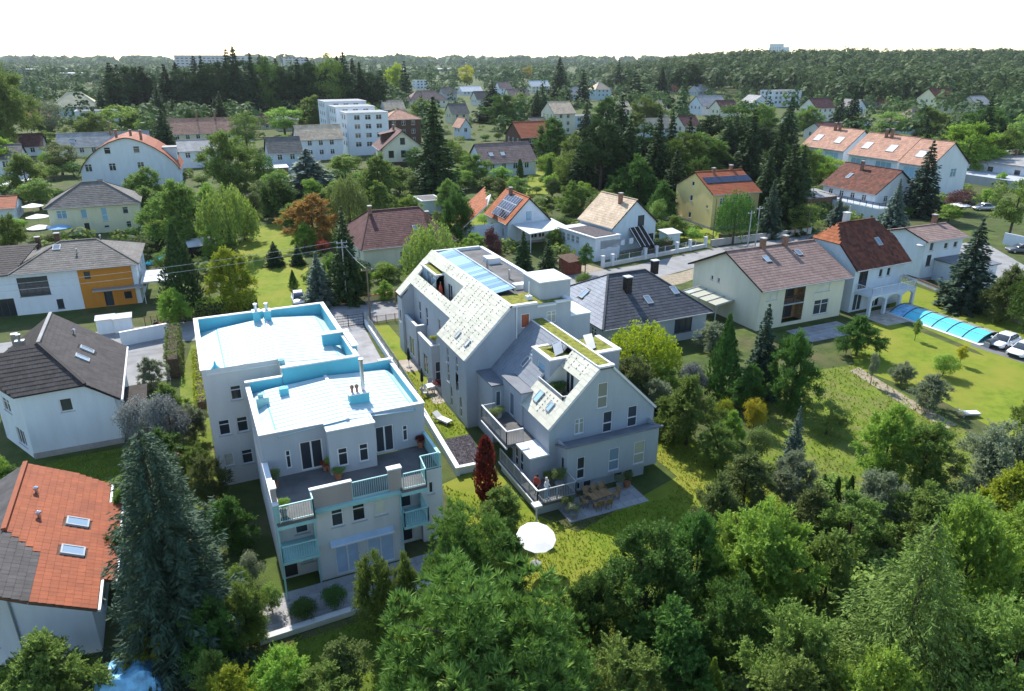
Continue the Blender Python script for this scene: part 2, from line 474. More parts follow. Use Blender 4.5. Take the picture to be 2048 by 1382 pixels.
class Slope:
    """frame of a sloped plane: origin at the eave left corner, u along the eave, v up the slope, n outward"""
    def __init__(s, pts):
        s.pts = [Vector(p) for p in pts]
        s.o = s.pts[0]; s.u = (s.pts[1]-s.pts[0]).normalized()
        n = (s.pts[1]-s.pts[0]).cross(s.pts[2]-s.pts[0]).normalized()
        if n.z < 0: n = -n
        s.n = n; s.v = n.cross(s.u).normalized()
        if s.v.z < 0: s.v = -s.v
        s.poly = [((p-s.o).dot(s.u), (p-s.o).dot(s.v)) for p in s.pts]
    def P(s, a, b, h=0.0): return s.o + s.u*a + s.v*b + s.n*h
    def M(s, a, b, h=0.0):
        p = s.P(a, b, h)
        return Matrix(((s.u.x, s.v.x, s.n.x, p.x), (s.u.y, s.v.y, s.n.y, p.y), (s.u.z, s.v.z, s.n.z, p.z), (0,0,0,1)))

def tile_field(sl, tw, th, holes=(), lift=0.035, stagger=True, keep=None, seed=1):
    """courses of single tiles, each tipped so that its lower edge stands proud of the course below"""
    b = MB(); rr = random.Random(seed)
    vmax = max(p[1] for p in sl.poly); nrow = max(1, int(vmax / th))
    th = vmax / nrow
    for j in range(nrow):
        v0, v1 = j*th, (j+1)*th + 0.02
        for (a0, a1) in span(sl.poly, min(vmax-1e-4, (v0+v1)/2)):
            off = (tw/2 if (stagger and j % 2) else 0)
            k = math.floor((a0-off)/tw)
            while True:
                x0 = off + k*tw; x1 = x0 + tw; k += 1
                if x0 >= a1 - 0.02: break
                c0, c1 = max(x0, a0), min(x1, a1)
                if c1 - c0 < 0.04: continue
                cx, cv = (c0+c1)/2, (v0+v1)/2
                if any(h[0] < cx < h[0]+h[2] and h[1] < cv < h[1]+h[3] for h in holes): continue
                if keep and not keep(cx, cv): continue
                e = rr.uniform(-0.006, 0.008); g = 0.006
                q = [sl.P(c0+g, v0, lift+e), sl.P(c1-g, v0, lift+e*0.4), sl.P(c1-g, v1, 0.012), sl.P(c0+g, v1, 0.012), sl.P(c0+g, v0, 0.0), sl.P(c1-g, v0, 0.0)]
                b.add(q, [(0,1,2,3), (4,5,1,0)], rr.random())
    return b

def skylight(parent, sl, a, v, w, h, glass='glass_sky', frame='trim_grey', name='skylight'):
    fm = cached(('skf', w, h, frame), lambda: MB().box(0,0,-.05,.09,h,.11).box(w-.09,0,-.05,w,h,.11).box(.09,0,-.05,w-.09,.09,.11).box(.09,h-.09,-.05,w-.09,h,.11).mesh('skylight'))
    o = link(name, fm, frame, parent); o.matrix_local = sl.M(a, v, 0.03)
    pm = cached(('skp', w, h, glass), lambda: MB().box(.09,.09,.0,w-.09,h-.09,.085).mesh('pane'))
    link('pane', pm, glass, o)
    return o

def slope(root, pts, m, thick=0.16, tile=None, holes=(), name='roof', fascia=None, seed=1, stagger=True):
    sl = Slope(pts)
    o = MB().slab(pts, thick).build(name, (fascia if tile else None) or m, root)
    if tile:
        tile_field(sl, tile[0], tile[1], holes, seed=seed, stagger=stagger).build('tiles', m, o, kind='stuff')
    return sl, o

def chimney(root, x, y, z0, z1, w=0.55, d=0.55, m='brick', cap='concrete'):
    o = MB().box(x-w/2, y-d/2, z0, x+w/2, y+d/2, z1).build('chimney', m, root)
    MB().box(x-w/2-.07, y-d/2-.07, z1+.002, x+w/2+.07, y+d/2+.07, z1+.10).build('chimney_cap', cap, o)
    return o

def vent(root, x, y, z, h=0.45, r=0.09, m='metal'):
    return MB().lathe([(r,z-.3),(r,z+h),(r*1.7,z+h+.02),(r*1.7,z+h+.12),(r*.3,z+h+.2)], x, y, 9).build('vent_pipe', m, root, smooth=False)

# ------------------------------------------------------------------ a house of the neighbourhood
def house(name, label, x, y, ang, L, W, he, hr, axis='x', roof='gable', wall='plaster_white', tilem='tile_brown', oh=0.5, wins=None, chim=(), sky=(),
          tile=(0.45, 0.45), hip=None, z0=0.0, fascia='timber_dark', gutter=True, cat='house', chm='brick', sm='glass_sky', vents=(), plinth=True, frame='trim_white'):
    """ridge runs along local x; front is local -y (towards the camera). axis 'y' turns the ridge away from the camera,
    then window keys still read f, r, l, b as seen from the camera."""
    wins = dict(wins or {})
    if axis == 'y':
        ang += 90; L, W = W, L
        wins = {'l': wins.get('f', ()), 'f': wins.get('r', ()), 'r': wins.get('b', ()), 'b': wins.get('l', ())}
    root = thing(name, label, cat, (x, y, z0), ang)
    k = (hr - he) / (W/2)
    hw, hl = W/2, L/2
    w = Walls(root, wall)
    rx = hl
    if roof == 'hip': rx = hl - (hip if hip is not None else hw)
    w.rect(-hl, -hw, 0, 0, L, he, wins.get('f', ()))
    w.rect(hl, hw, 0, 180, L, he, wins.get('b', ()))
    gp = [(0,0),(W,0),(W,he),(W/2,hr),(0,he)]
    if roof == 'halfhip':
        c = 0.45; zc = he + (hr-he)*(1-c); gp = [(0,0),(W,0),(W,he),(W/2+hw*c,zc),(W/2-hw*c,zc),(0,he)]
    if roof == 'hip': gp = [(0,0),(W,0),(W,he),(0,he)]
    w.face(hl, -hw, 0, 90, gp, wins.get('r', ()))
    w.face(-hl, hw, 0, 270, gp, wins.get('l', ()))
    w.done()
    if plinth:
        e = 0.03
        pb = MB(); pb.box(-hl-e, -hw-e, 0, hl+e, -hw-.004, .45); pb.box(-hl-e, hw+.004, 0, hl+e, hw+e, .45); pb.box(-hl-e, -hw-.004, 0, -hl-.004, hw+.004, .45); pb.box(hl+.004, -hw-.004, 0, hl+e, hw+.004, .45)
        pb.build('plinth', 'plinth', root)
    ze = he - k*oh + 0.16; zr = hr + 0.16
    gx = oh*0.7 if roof != 'hip' else oh
    slopes = {}
    if roof == 'gable':
        F = [(-hl-gx,-hw-oh,ze),(hl+gx,-hw-oh,ze),(hl+gx,0,zr),(-hl-gx,0,zr)]
        Bk = [(hl+gx,hw+oh,ze),(-hl-gx,hw+oh,ze),(-hl-gx,0,zr),(hl+gx,0,zr)]
        S = {'f': F, 'b': Bk}
    elif roof == 'hip':
        S = {'f': [(-hl-oh,-hw-oh,ze),(hl+oh,-hw-oh,ze),(rx,0,zr),(-rx,0,zr)],
             'b': [(hl+oh,hw+oh,ze),(-hl-oh,hw+oh,ze),(-rx,0,zr),(rx,0,zr)],
             'r': [(hl+oh,-hw-oh,ze),(hl+oh,hw+oh,ze),(rx,0,zr)],
             'l': [(-hl-oh,hw+oh,ze),(-hl-oh,-hw-oh,ze),(-rx,0,zr)]}
    else:
        c = 0.45; zc = hr - (hr-he)*c + 0.16 - k*oh*.3; yc = hw*c + oh*.3*1.0; ix = 1.3
        S = {'f': [(-hl-gx,-hw-oh,ze),(hl+gx,-hw-oh,ze),(hl+gx,-yc,zc),(hl-ix,0,zr),(-hl+ix,0,zr),(-hl-gx,-yc,zc)],
             'b': [(hl+gx,hw+oh,ze),(-hl-gx,hw+oh,ze),(-hl-gx,yc,zc),(-hl+ix,0,zr),(hl-ix,0,zr),(hl+gx,yc,zc)],
             'r': [(hl+gx,-yc,zc),(hl+gx,yc,zc),(hl-ix,0,zr)], 'l': [(-hl-gx,yc,zc),(-hl-gx,-yc,zc),(-hl+ix,0,zr)]}
    for kk, pts in S.items():
        hs = [(s_[1]-.08, s_[2]-.08, s_[3]+.16, s_[4]+.16) for s_ in sky if s_[0] == kk]
        tm = tilem[kk] if isinstance(tilem, dict) else tilem
        sl, ro = slope(root, pts, tm, 0.16, tile, hs, fascia=fascia, seed=len(label)*3+len(kk))
        slopes[kk] = (sl, ro)
    for s_ in sky: skylight(slopes[s_[0]][1], slopes[s_[0]][0], *s_[1:5], glass=sm)
    # ridge and hip caps
    cap = MB(); tm = tilem['f'] if isinstance(tilem, dict) else tilem
    cap.bar((-(rx if roof != 'halfhip' else hl-1.3) - (gx if roof == 'gable' else 0), 0, zr+.05), ((rx if roof != 'halfhip' else hl-1.3) + (gx if roof == 'gable' else 0), 0, zr+.05), .26, .12)
    if roof == 'hip':
        for sx in (-1, 1):
            for sy in (-1, 1): cap.bar((sx*rx, 0, zr+.04), (sx*(hl+oh), sy*(hw+oh), ze+.05), .22, .10)
    cap.build('ridge_cap', tm, root)
    if gutter:
        for sy in (-1, 1):
            MB().bar((-hl-gx, sy*(hw+oh+.07), ze-.08), (hl+gx, sy*(hw+oh+.07), ze-.08), .13, .12).build('gutter', 'trim_grey' if fascia != 'trim_white' else 'trim_white', root)
    for c_ in chim: chimney(root, c_[0], c_[1], c_[2] if len(c_) > 3 else he, c_[-1], m=chm)
    for v_ in vents: vent(root, v_[0], v_[1], zr - abs(v_[1])*k)
    return root, slopes

def wrow(n, s0, step, z, w, h, **o):
    return [(s0 + i*step, z, w, h, o) for i in range(n)]

# ------------------------------------------------------------------ trees: trunk with limbs, crown of single leaf faces
def leaves(name, P, T, B, ln, wd, rnd, bend=0.0):
    """one diamond per leaf: centre P, long axis T, cross axis B"""
    n = len(P)
    T = T / np.linalg.norm(T, axis=1, keepdims=True)
    B = B - T * np.sum(B*T, axis=1, keepdims=True); B = B / (np.linalg.norm(B, axis=1, keepdims=True) + 1e-9)
    ln = np.broadcast_to(ln, (n,))[:, None]; wd = np.broadcast_to(wd, (n,))[:, None]
    Nn = np.cross(T, B)
    V = np.stack([P - T*ln/2, P + B*wd/2 + Nn*ln*bend, P + T*ln/2, P - B*wd/2 + Nn*ln*bend], axis=1).reshape(-1, 3)
    me = bpy.data.meshes.new(name)
    me.vertices.add(4*n); me.loops.add(4*n); me.polygons.add(n)
    me.vertices.foreach_set('co', V.astype(np.float32).ravel())
    me.loops.foreach_set('vertex_index', np.arange(4*n, dtype=np.int32))
    me.polygons.foreach_set('loop_start', np.arange(0, 4*n, 4, dtype=np.int32))
    at = me.attributes.new('rnd', 'FLOAT', 'FACE'); at.data.foreach_set('value', np.clip(rnd, 0, 1).astype(np.float32))
    me.update(calc_edges=True)
    return me

def unit(g, n):
    v = g.normal(size=(n, 3)); return v / np.linalg.norm(v, axis=1, keepdims=True)

def crown_broad(seed, H=10., base=2.0, rad=4.0, blobs=46, n=7000, size=0.34, up=0.35, thin=0.55, egg=1.0, lob=(0.9, 1.5)):
    """broadleaf: leaf clumps packed towards the outside of an uneven egg"""
    g = np.random.default_rng(seed)
    c = unit(g, blobs) * (g.uniform(0.25, 1.0, (blobs, 1)) ** 0.45)
    hz = (H - base) / 2
    br = g.uniform(lob[0], lob[1], blobs) * rad / 4.0
    ctr = np.zeros((blobs, 3))
    zz = c[:, 2]
    wid = 1 - 0.25*np.clip(zz, 0, 1)**1.2*egg
    ctr[:, 0] = c[:, 0]*(rad - br*0.75)*wid; ctr[:, 1] = c[:, 1]*(rad - br*0.75)*wid
    ctr[:, 2] = base + hz + zz*(hz - br*0.7)
    # uneven outline: swell and dent by direction, and let some boughs stick out
    az = np.arctan2(ctr[:, 1], ctr[:, 0]); p1, p2, p3 = g.uniform(0, 6.28, 3)
    k = 1 + 0.16*np.sin(2*az+p1+zz*2) + 0.13*np.sin(3*az+p2-zz*3) + 0.10*np.sin(5*az+p3)
    out = g.random(blobs) < 0.28; k = np.where(out, k*g.uniform(1.08, 1.30, blobs), k); br = np.where(out, br*0.62, br)
    ctr[:, :2] *= k[:, None]; ctr[:, 2] = base + (ctr[:, 2]-base)*np.where(out & (zz > .2), g.uniform(1.0, 1.14, blobs), 1.0)
    w = br**2; idx = g.choice(blobs, n, p=w/w.sum())
    d = unit(g, n); d[:, 2] = np.where(d[:, 2] < -0.3, -d[:, 2]*0.6, d[:, 2])
    rr = br[idx] * np.where(g.random(n) < .12, g.uniform(1.0, 1.4, n), g.uniform(0.4, 1.05, n) ** 0.6)
    P = ctr[idx] + d * rr[:, None] * np.array([1, 1, 0.8])
    Nr = d*0.75 + unit(g, n)*0.7 + np.array([0, 0, up])
    T = np.cross(Nr, unit(g, n)); B = np.cross(Nr, T)
    cl = g.uniform(0, 1, blobs)[idx]
    hgt = (P[:, 2] - base) / (H - base)
    rnd = 0.45*cl + 0.35*g.uniform(0, 1, n) + 0.2*hgt
    sz = size * g.uniform(0.6, 1.3, n)
    return leaves('crown', P, T, B, sz, sz*thin, rnd, 0.06), ctr

def crown_spray(seed, H=10., base=0.1, rad=4.0, blobs=80, twigs=24, per=15, size=0.27, thin=0.5, egg=1.0):
    """broadleaf seen close: boughs of leafy twigs that reach up and out, feathery outline, gaps between the boughs"""
    g = np.random.default_rng(seed)
    c = unit(g, blobs)*(g.uniform(0.15, 1.0, (blobs, 1))**0.5); zz = c[:, 2]; hz = (H-base)/2
    az = np.arctan2(c[:, 1], c[:, 0]); p1, p2, p3 = g.uniform(0, 6.28, 3)
    k = (1 + 0.2*np.sin(2*az+p1+zz*2) + 0.16*np.sin(3*az+p2-zz*3) + 0.1*np.sin(5*az+p3))*(1 - 0.3*egg*np.clip(zz, 0, 1)**1.3)
    ctr = np.stack([c[:, 0]*rad*.84*k, c[:, 1]*rad*.84*k, base + hz + zz*hz*.86], 1)
    n = blobs*twigs; bi = np.repeat(np.arange(blobs), twigs)
    out = ctr - np.array([0, 0, base + hz*.7]); out /= (np.linalg.norm(out, axis=1, keepdims=True) + 1e-6)
    d = out[bi]*0.75 + unit(g, n)*0.75 + np.array([0, 0, .35]); d /= np.linalg.norm(d, axis=1, keepdims=True)
    Lt = g.uniform(.55, 1.25, n)*rad*.30
    P0 = ctr[bi] + unit(g, n)*rad*.09
    m = n*per; ti = np.repeat(np.arange(n), per); t = np.tile(np.linspace(.12, 1, per), n) + g.normal(0, .03, m)
    sd = np.cross(d, unit(g, n)); sd /= np.linalg.norm(sd, axis=1, keepdims=True)
    sg = np.where(g.random(m) < .5, -1, 1)
    w = rad*.055*(1.15-t)
    P = P0[ti] + d[ti]*(t*Lt[ti])[:, None] + sd[ti]*(sg*w)[:, None] + g.normal(0, .035, (m, 3)) + np.array([0, 0, -1])*(t**2*Lt[ti]*.18)[:, None]
    T = d[ti]*.7 + sd[ti]*(sg*.8)[:, None] + g.normal(0, .3, (m, 3)); Nr = np.array([0, 0, 1.0]) + g.normal(0, .6, (m, 3)) + out[bi][ti]*.4
    cl = g.uniform(0, 1, blobs)[bi][ti]; tw = g.uniform(0, 1, n)[ti]
    rnd = .3*cl + .2*tw + .2*g.uniform(0, 1, m) + .3*t
    sz = size*g.uniform(.6, 1.3, m)
    return leaves('crown', P, T, np.cross(Nr, T), sz*1.15, sz*thin, rnd, .05), ctr

def trunk_mesh(seed, H, r0, ctrs=None, base=2.0, lean=0.2, top=0.75, nl=9):
    rr = random.Random(seed); b = MB()
    x1, y1 = rr.uniform(-lean, lean), rr.uniform(-lean, lean)
    path = [(0, 0, -0.3), (x1*.2, y1*.2, H*.2), (x1*.6, y1*.6, H*top*.6), (x1, y1, H*top)]
    b.tube(path, [r0*1.25, r0, r0*.65, r0*.22], 7)
    if ctrs is not None:
        order = sorted(range(len(ctrs)), key=lambda i: rr.random())[:nl]
        for i in order:
            e = Vector(ctrs[i]); z = min(max(base*0.8, e.z - (abs(e.x)+abs(e.y))*0.55), H*top*.9); f = z/(H*top)
            s = Vector((x1*f, y1*f, z)); m = (s + e)/2 + Vector((0, 0, 0.15*(e-s).length*0.4))
            b.tube([s, m, e], [r0*.42*(1-f*.5), r0*.26*(1-f*.4), r0*.08], 5)
    return b.mesh('trunk')

def crown_spruce(seed, H=18., rad=3.6, base=0.8, levels=22, per=10, k=48, ln=0.8, wd=0.38, droop=0.28, power=0.9, gap=0.25, flat=0.0):
    """conifer: whorls of drooping boughs, each a fan of needle sprays"""
    g = np.random.default_rng(seed); Ps, Ts, Bs, Rn, Ln = [], [], [], [], []
    for i in range(levels):
        f = i/(levels-1); z = base + (H*0.985-base)*f**0.95
        Rz = rad*((1-f)**power)*g.uniform(1-gap, 1.08) + 0.12
        nb = max(4, int(per*(0.55+0.45*(1-f))))
        a0 = g.uniform(0, 6.28)
        for j in range(nb):
            az = a0 + 6.283*j/nb + g.normal(0, 0.18); L = Rz*g.uniform(0.72, 1.12)
            dr = np.array([math.cos(az), math.sin(az), 0]); sd = np.array([-dr[1], dr[0], 0])
            kk = max(6, int(k*L/rad + 5))
            t = g.uniform(0.10, 1.0, kk)**0.8
            lat = g.uniform(-1, 1, kk)*0.36*L*(1.08-t)
            zz = z - droop*L*t**1.2 + 0.16*L*np.clip(t-0.7, 0, 1) - np.abs(lat)*0.18 + g.normal(0, 0.16+0.05*L, kk) + flat*t*L
            Ps.append(dr*(t*L)[:, None] + sd*lat[:, None] + np.array([0, 0, 1])*zz[:, None])
            Tv = dr[None]*1.0 + sd*(np.sign(lat)*0.75)[:, None] + np.array([0, 0, -0.25]) + g.normal(0, 0.22, (kk, 3))
            Ts.append(Tv); Bs.append(np.cross(Tv, np.array([0, 0, 1.0]) + g.normal(0, 0.85, (kk, 3))))
            Rn.append(0.25*g.uniform(0, 1) + 0.5*t + 0.25*g.uniform(0, 1, kk))
            Ln.append(np.full(kk, ln*(0.55+0.45*(1-f)))*g.uniform(0.7, 1.25, kk))
    P, T, B, rnd, l = map(np.concatenate, (Ps, Ts, Bs, Rn, Ln))
    return leaves('crown', P, T, B, l, l*wd/0.75 + 0.05, rnd, 0.05)

def crown_pine(seed, H=14., base=2.5, rad=4.2, blobs=60, n=16000, size=0.5):
    """pine: rounded tufts of long needles that stand up and outwards"""
    g = np.random.default_rng(seed)
    c = unit(g, blobs)*(g.uniform(0.2, 1, (blobs, 1))**0.5); c[:, 2] = np.abs(c[:, 2])*1.0 - 0.35*g.uniform(0, 1, blobs)
    hz = H - base
    ctr = np.stack([c[:, 0]*rad*0.85, c[:, 1]*rad*0.85, base + hz*(0.28 + 0.62*c[:, 2])], 1)
    tufts = 26; tn = blobs*tufts
    ti = np.repeat(np.arange(blobs), tufts)
    br = g.uniform(0.8, 1.4, blobs)*rad/4.2
    d = unit(g, tn); d[:, 2] = np.abs(d[:, 2])*1.2 - 0.25; d /= np.linalg.norm(d, axis=1, keepdims=True)
    tc = ctr[ti] + d*br[ti][:, None]*g.uniform(0.55, 1.0, (tn, 1))
    td = d*0.6 + np.array([0, 0, 0.9]) + g.normal(0, 0.15, (tn, 3)); td /= np.linalg.norm(td, axis=1, keepdims=True)
    idx = g.integers(0, tn, n)
    nd = td[idx]*0.9 + unit(g, n)*0.75; nd /= np.linalg.norm(nd, axis=1, keepdims=True)
    sz = size*g.uniform(0.6, 1.2, n)
    P = tc[idx] + nd*(sz*0.42)[:, None]
    B = unit(g, n)
    rnd = 0.35*g.uniform(0, 1, tn)[idx] + 0.35*g.uniform(0, 1, n) + 0.3*np.clip((P[:, 2]-base)/hz, 0, 1)
    return leaves('crown', P, nd, B, sz, sz*0.13, rnd, 0.0), ctr

def crown_weep(seed, H=9., base=1.5, rad=3.4, strands=330, per=16, size=0.3):
    """weeping crown: hanging strands of narrow leaves"""
    g = np.random.default_rng(seed); Ps, Ts, Rn = [], [], []
    for i in range(strands):
        d = unit(g, 1)[0]; d[2] = abs(d[2]); q = g.uniform(0.5, 1)**0.6
        top = np.array([d[0]*rad*q, d[1]*rad*q, base + (H-base)*(0.35 + 0.65*d[2]*q)])
        Ls = min(top[2]-base*0.5, g.uniform(1.0, 3.2)); t = np.linspace(0, 1, per) + g.normal(0, 0.03, per)
        out = np.array([d[0], d[1], 0])*0.5
        P = top[None] + out[None]*np.sqrt(np.clip(t, 0, 1))[:, None]*0.8 + np.array([0, 0, -1])*(t*Ls)[:, None] + g.normal(0, 0.12, (per, 3))
        Ps.append(P); Ts.append(np.array([0, 0, -1]) + g.normal(0, 0.45, (per, 3))); Rn.append(0.5*g.uniform(0, 1) + 0.5*g.uniform(0, 1, per))
    P, T, rnd = map(np.concatenate, (Ps, Ts, Rn)); n = len(P)
    sz = size*g.uniform(0.7, 1.3, n)
    return leaves('crown', P, T, unit(g, n), sz*1.3, sz*0.5, rnd, 0.05)

def crown_column(seed, H=5., rad=0.8, n=1800, size=0.28, point=0.7, low=0.25):
    """columnar evergreen: upright scales on a narrow spindle"""
    g = np.random.default_rng(seed)
    f = g.uniform(0, 1, n); prof = np.minimum(1, (f/low)**0.5) * np.clip(1-f, 0, 1)**point*1.15
    a = g.uniform(0, 6.283, n); r = rad*prof*g.uniform(0.6, 1.05, n)*(1 + 0.14*np.sin(a*3 + f*9) + 0.1*np.sin(a*5-f*14))
    P = np.stack([np.cos(a)*r, np.sin(a)*r, 0.08 + f*H], 1)
    o = np.stack([np.cos(a), np.sin(a), np.zeros(n)], 1)
    T = np.array([0, 0, 1.0]) + o*0.5 + g.normal(0, 0.3, (n, 3)); B = np.cross(o, T) + g.normal(0, 0.3, (n, 3))
    sz = size*g.uniform(0.6, 1.3, n)
    return leaves('crown', P, T, B, sz*1.3, sz*0.6, 0.6*g.uniform(0, 1, n) + 0.4*f, 0.05)

ARCH = {}
def arch(key):
    """crown and trunk meshes of one growth form, built once and shared"""
    if key in ARCH: return ARCH[key]
    if key.startswith('broad'):                       # 10 m tall, 4 m radius
        i = int(key[5:]); m, c = crown_broad(10+i, 10, (.8, 1.2, .4, 1.0)[i % 4], (4.0, 3.7, 4.2, 3.4)[i % 4], (44, 34, 56, 40)[i % 4], 7000, 0.36, egg=(1, 1.6, .6, 1.3)[i % 4])
        r = (m, trunk_mesh(i, 10, 0.2, c), 10.0, 4.0)
    elif key.startswith('near'):
        i = int(key[4:]); m, c = crown_spray(30+i, egg=(1, .5, 1.4, .8)[i % 4], blobs=(84, 96, 76, 90)[i % 4], size=(.215, .20, .23, .195)[i % 4], per=23)
        r = (m, trunk_mesh(i+5, 10, 0.2, c, nl=14), 10.0, 4.0)
    elif key.startswith('far'):
        i = int(key[3:]); m, c = crown_broad(50+i, 10, 0.3, 4.0, 26, 1900, 0.72, lob=(1.1, 1.8))
        r = (m, trunk_mesh(i+9, 10, 0.2, c, nl=4), 10.0, 4.0)
    elif key.startswith('shrub'):                     # 2 m tall, 1.4 m radius
        i = int(key[5:]); m, c = crown_broad(70+i, 2.0, 0.05, 1.4, 22, 2200, 0.17, up=.5, lob=(1.3, 2.0))
        r = (m, trunk_mesh(i+12, 2, 0.05, c, base=.2, nl=6), 2.0, 1.4)
    elif key.startswith('nshrub'):
        i = int(key[6:]); m, c = crown_broad(80+i, 2.0, 0.05, 1.4, 36, 6500, 0.105, up=.5, lob=(1.0, 1.6))
        r = (m, trunk_mesh(i+12, 2, 0.05, c, base=.2, nl=6), 2.0, 1.4)
    elif key.startswith('spruce'):                    # 18 m tall, 3.6 m radius
        i = int(key[6:]); r = (crown_spruce(100+i, power=(.9, .75, 1.05)[i % 3], droop=(.28, .18, .34)[i % 3]), trunk_mesh(i+20, 18, .26, None, top=.98), 18.0, 3.6)
    elif key.startswith('nspruce'):
        i = int(key[7:]); r = (crown_spruce(110+i, 18, 4.2, .3, 42, 11, 150, .56, .10, (.22, .1)[i % 2], (.52, .75)[i % 2]), trunk_mesh(i+24, 18, .3, None, top=.98), 18.0, 4.2)
    elif key.startswith('larch'):
        i = int(key[5:]); r = (crown_spruce(115+i, 14, 8.0, .3, 32, 15, 190, .50, .09, .16, .72), trunk_mesh(i+26, 14, .3, None, top=.98), 14.0, 8.0)
    elif key.startswith('fspruce'):
        i = int(key[7:]); r = (crown_spruce(120+i, 18, 3.4, 1, 14, 7, 14, 1.5, .6, power=(.8, .6)[i % 2]), trunk_mesh(i+28, 18, .26, None, top=.97), 18.0, 3.4)
    elif key.startswith('pine'):                      # 14 m tall, 4.2 m radius
        i = int(key[4:]); m, c = crown_pine(130+i, blobs=76, n=58000 if i == 0 else 46000)
        r = (m, trunk_mesh(i+30, 14, .28, c, base=3, top=.85, nl=14), 14.0, 4.2)
    elif key.startswith('mpine'):
        i = int(key[5:]); m, c = crown_pine(135+i, 14, 3.5, 3.4, 40, 13000, 0.8)
        r = (m, trunk_mesh(i+33, 14, .25, c, base=4, top=.9, nl=8), 14.0, 3.4)
    elif key.startswith('weep'):
        i = int(key[4:]); r = (crown_weep(140+i), trunk_mesh(i+36, 9, .18, None, top=.9), 9.0, 3.4)
    elif key.startswith('col'):
        i = int(key[3:]); r = (crown_column(150+i, point=(.7, .45)[i % 2]), trunk_mesh(i+40, 5, .06, None, top=.9, lean=.02), 5.0, .8)
    elif key.startswith('cone'):
        i = int(key[4:]); r = (crown_column(155+i, 5, 1.3, 3400, .22, .95, .12), trunk_mesh(i+42, 5, .07, None, top=.9, lean=.02), 5.0, 1.3)
    ARCH[key] = r
    return r

def plant(key, m, label, xy, h, rad=None, name=None, cat=None, group=None, bark='bark', z=0.0, rot=None):
    cm, tm, H, RR = arch(key)
    base = key.rstrip('0123456789')
    nm = name or {'broad': 'broadleaf_tree', 'near': 'broadleaf_tree', 'far': 'broadleaf_tree', 'shrub': 'shrub', 'nshrub': 'shrub', 'spruce': 'spruce_tree', 'nspruce': 'spruce_tree', 'fspruce': 'spruce_tree', 'larch': 'larch_tree',
                  'pine': 'pine_tree', 'mpine': 'pine_tree', 'weep': 'weeping_tree', 'col': 'columnar_evergreen', 'cone': 'conical_evergreen'}[base]
    ct = cat or ('shrub' if 'shrub' in base else 'tree')
    o = thing(nm, label, ct, (*xy, z), rng.uniform(0, 360) if rot is None else rot, group)
    sz = h/H; sx = (rad/RR) if rad else sz
    if base == 'near': sz *= .94; sx *= .93
    if base in ('spruce', 'mpine') and xy[1] > 98: sx *= 1.28
    for part, me, mm in (('trunk', tm, bark), ('crown', cm, m)):
        p = bpy.data.objects.new(part, me)
        if len(me.materials) == 0: me.materials.append(MATS[mm])
        COL.objects.link(p); p.parent = o; p.scale = (sx, sx, sz)
        p.material_slots[0].link = 'OBJECT'; p.material_slots[0].material = MATS[mm]
    return o

def hedge(label, pts, w, h, m='lf_thuja', name='hedge', size=0.2, dens=55, cat='hedge'):
    """clipped hedge along a line of points: leaf shell over an inner thicket"""
    g = np.random.default_rng(len(label)*7+int(abs(pts[0][0])*10))
    Ps, Os = [], []
    core = MB()
    for (x0, y0), (x1, y1) in zip(pts[:-1], pts[1:]):
        L = math.hypot(x1-x0, y1-y0); u = np.array([(x1-x0)/L, (y1-y0)/L, 0]); s = np.array([-u[1], u[0], 0])
        core.bar((x0, y0, h*.44), (x1, y1, h*.44), w*.7, h*.86)
        n = int(dens*L*(2*h+w))
        t = g.uniform(0, L, n); side = g.uniform(0, 2*h+w, n)
        lat = np.where(side < h, -w/2, np.where(side < 2*h, w/2, side-2*h-w/2)); z = np.where(side < h, side, np.where(side < 2*h, side-h, h))
        on = np.where((side < h)[:, None], -s, np.where((side < 2*h)[:, None], s, np.array([0, 0, 1.0])))
        wob = 0.10*np.sin(t*2.1) + 0.07*np.sin(t*5.3+z*3) + g.normal(0, 0.05, n)
        Ps.append(np.array([x0, y0, 0.03]) + u*t[:, None] + s*lat[:, None] + np.array([0, 0, 1])*z[:, None] + on*wob[:, None]); Os.append(on)
    P = np.concatenate(Ps); o = np.concatenate(Os); n = len(P)
    Nr = o*0.8 + unit(g, n)*0.8; T = np.cross(Nr, unit(g, n))
    c = P[0].copy(); c = np.array([pts[0][0], pts[0][1], 0])
    sz = size*g.uniform(0.6, 1.3, n)
    me = leaves('foliage', P - c, T, np.cross(Nr, T), sz, sz*0.6, g.uniform(0, 1, n)*0.7 + 0.3*(P[:, 2]/h))
    r = thing(name, label, cat, tuple(c))
    link('foliage', me, m, r)
    core.v = [(v[0]-c[0], v[1]-c[1], v[2]) for v in core.v]
    core.build('branches', 'bark', r)
    return r

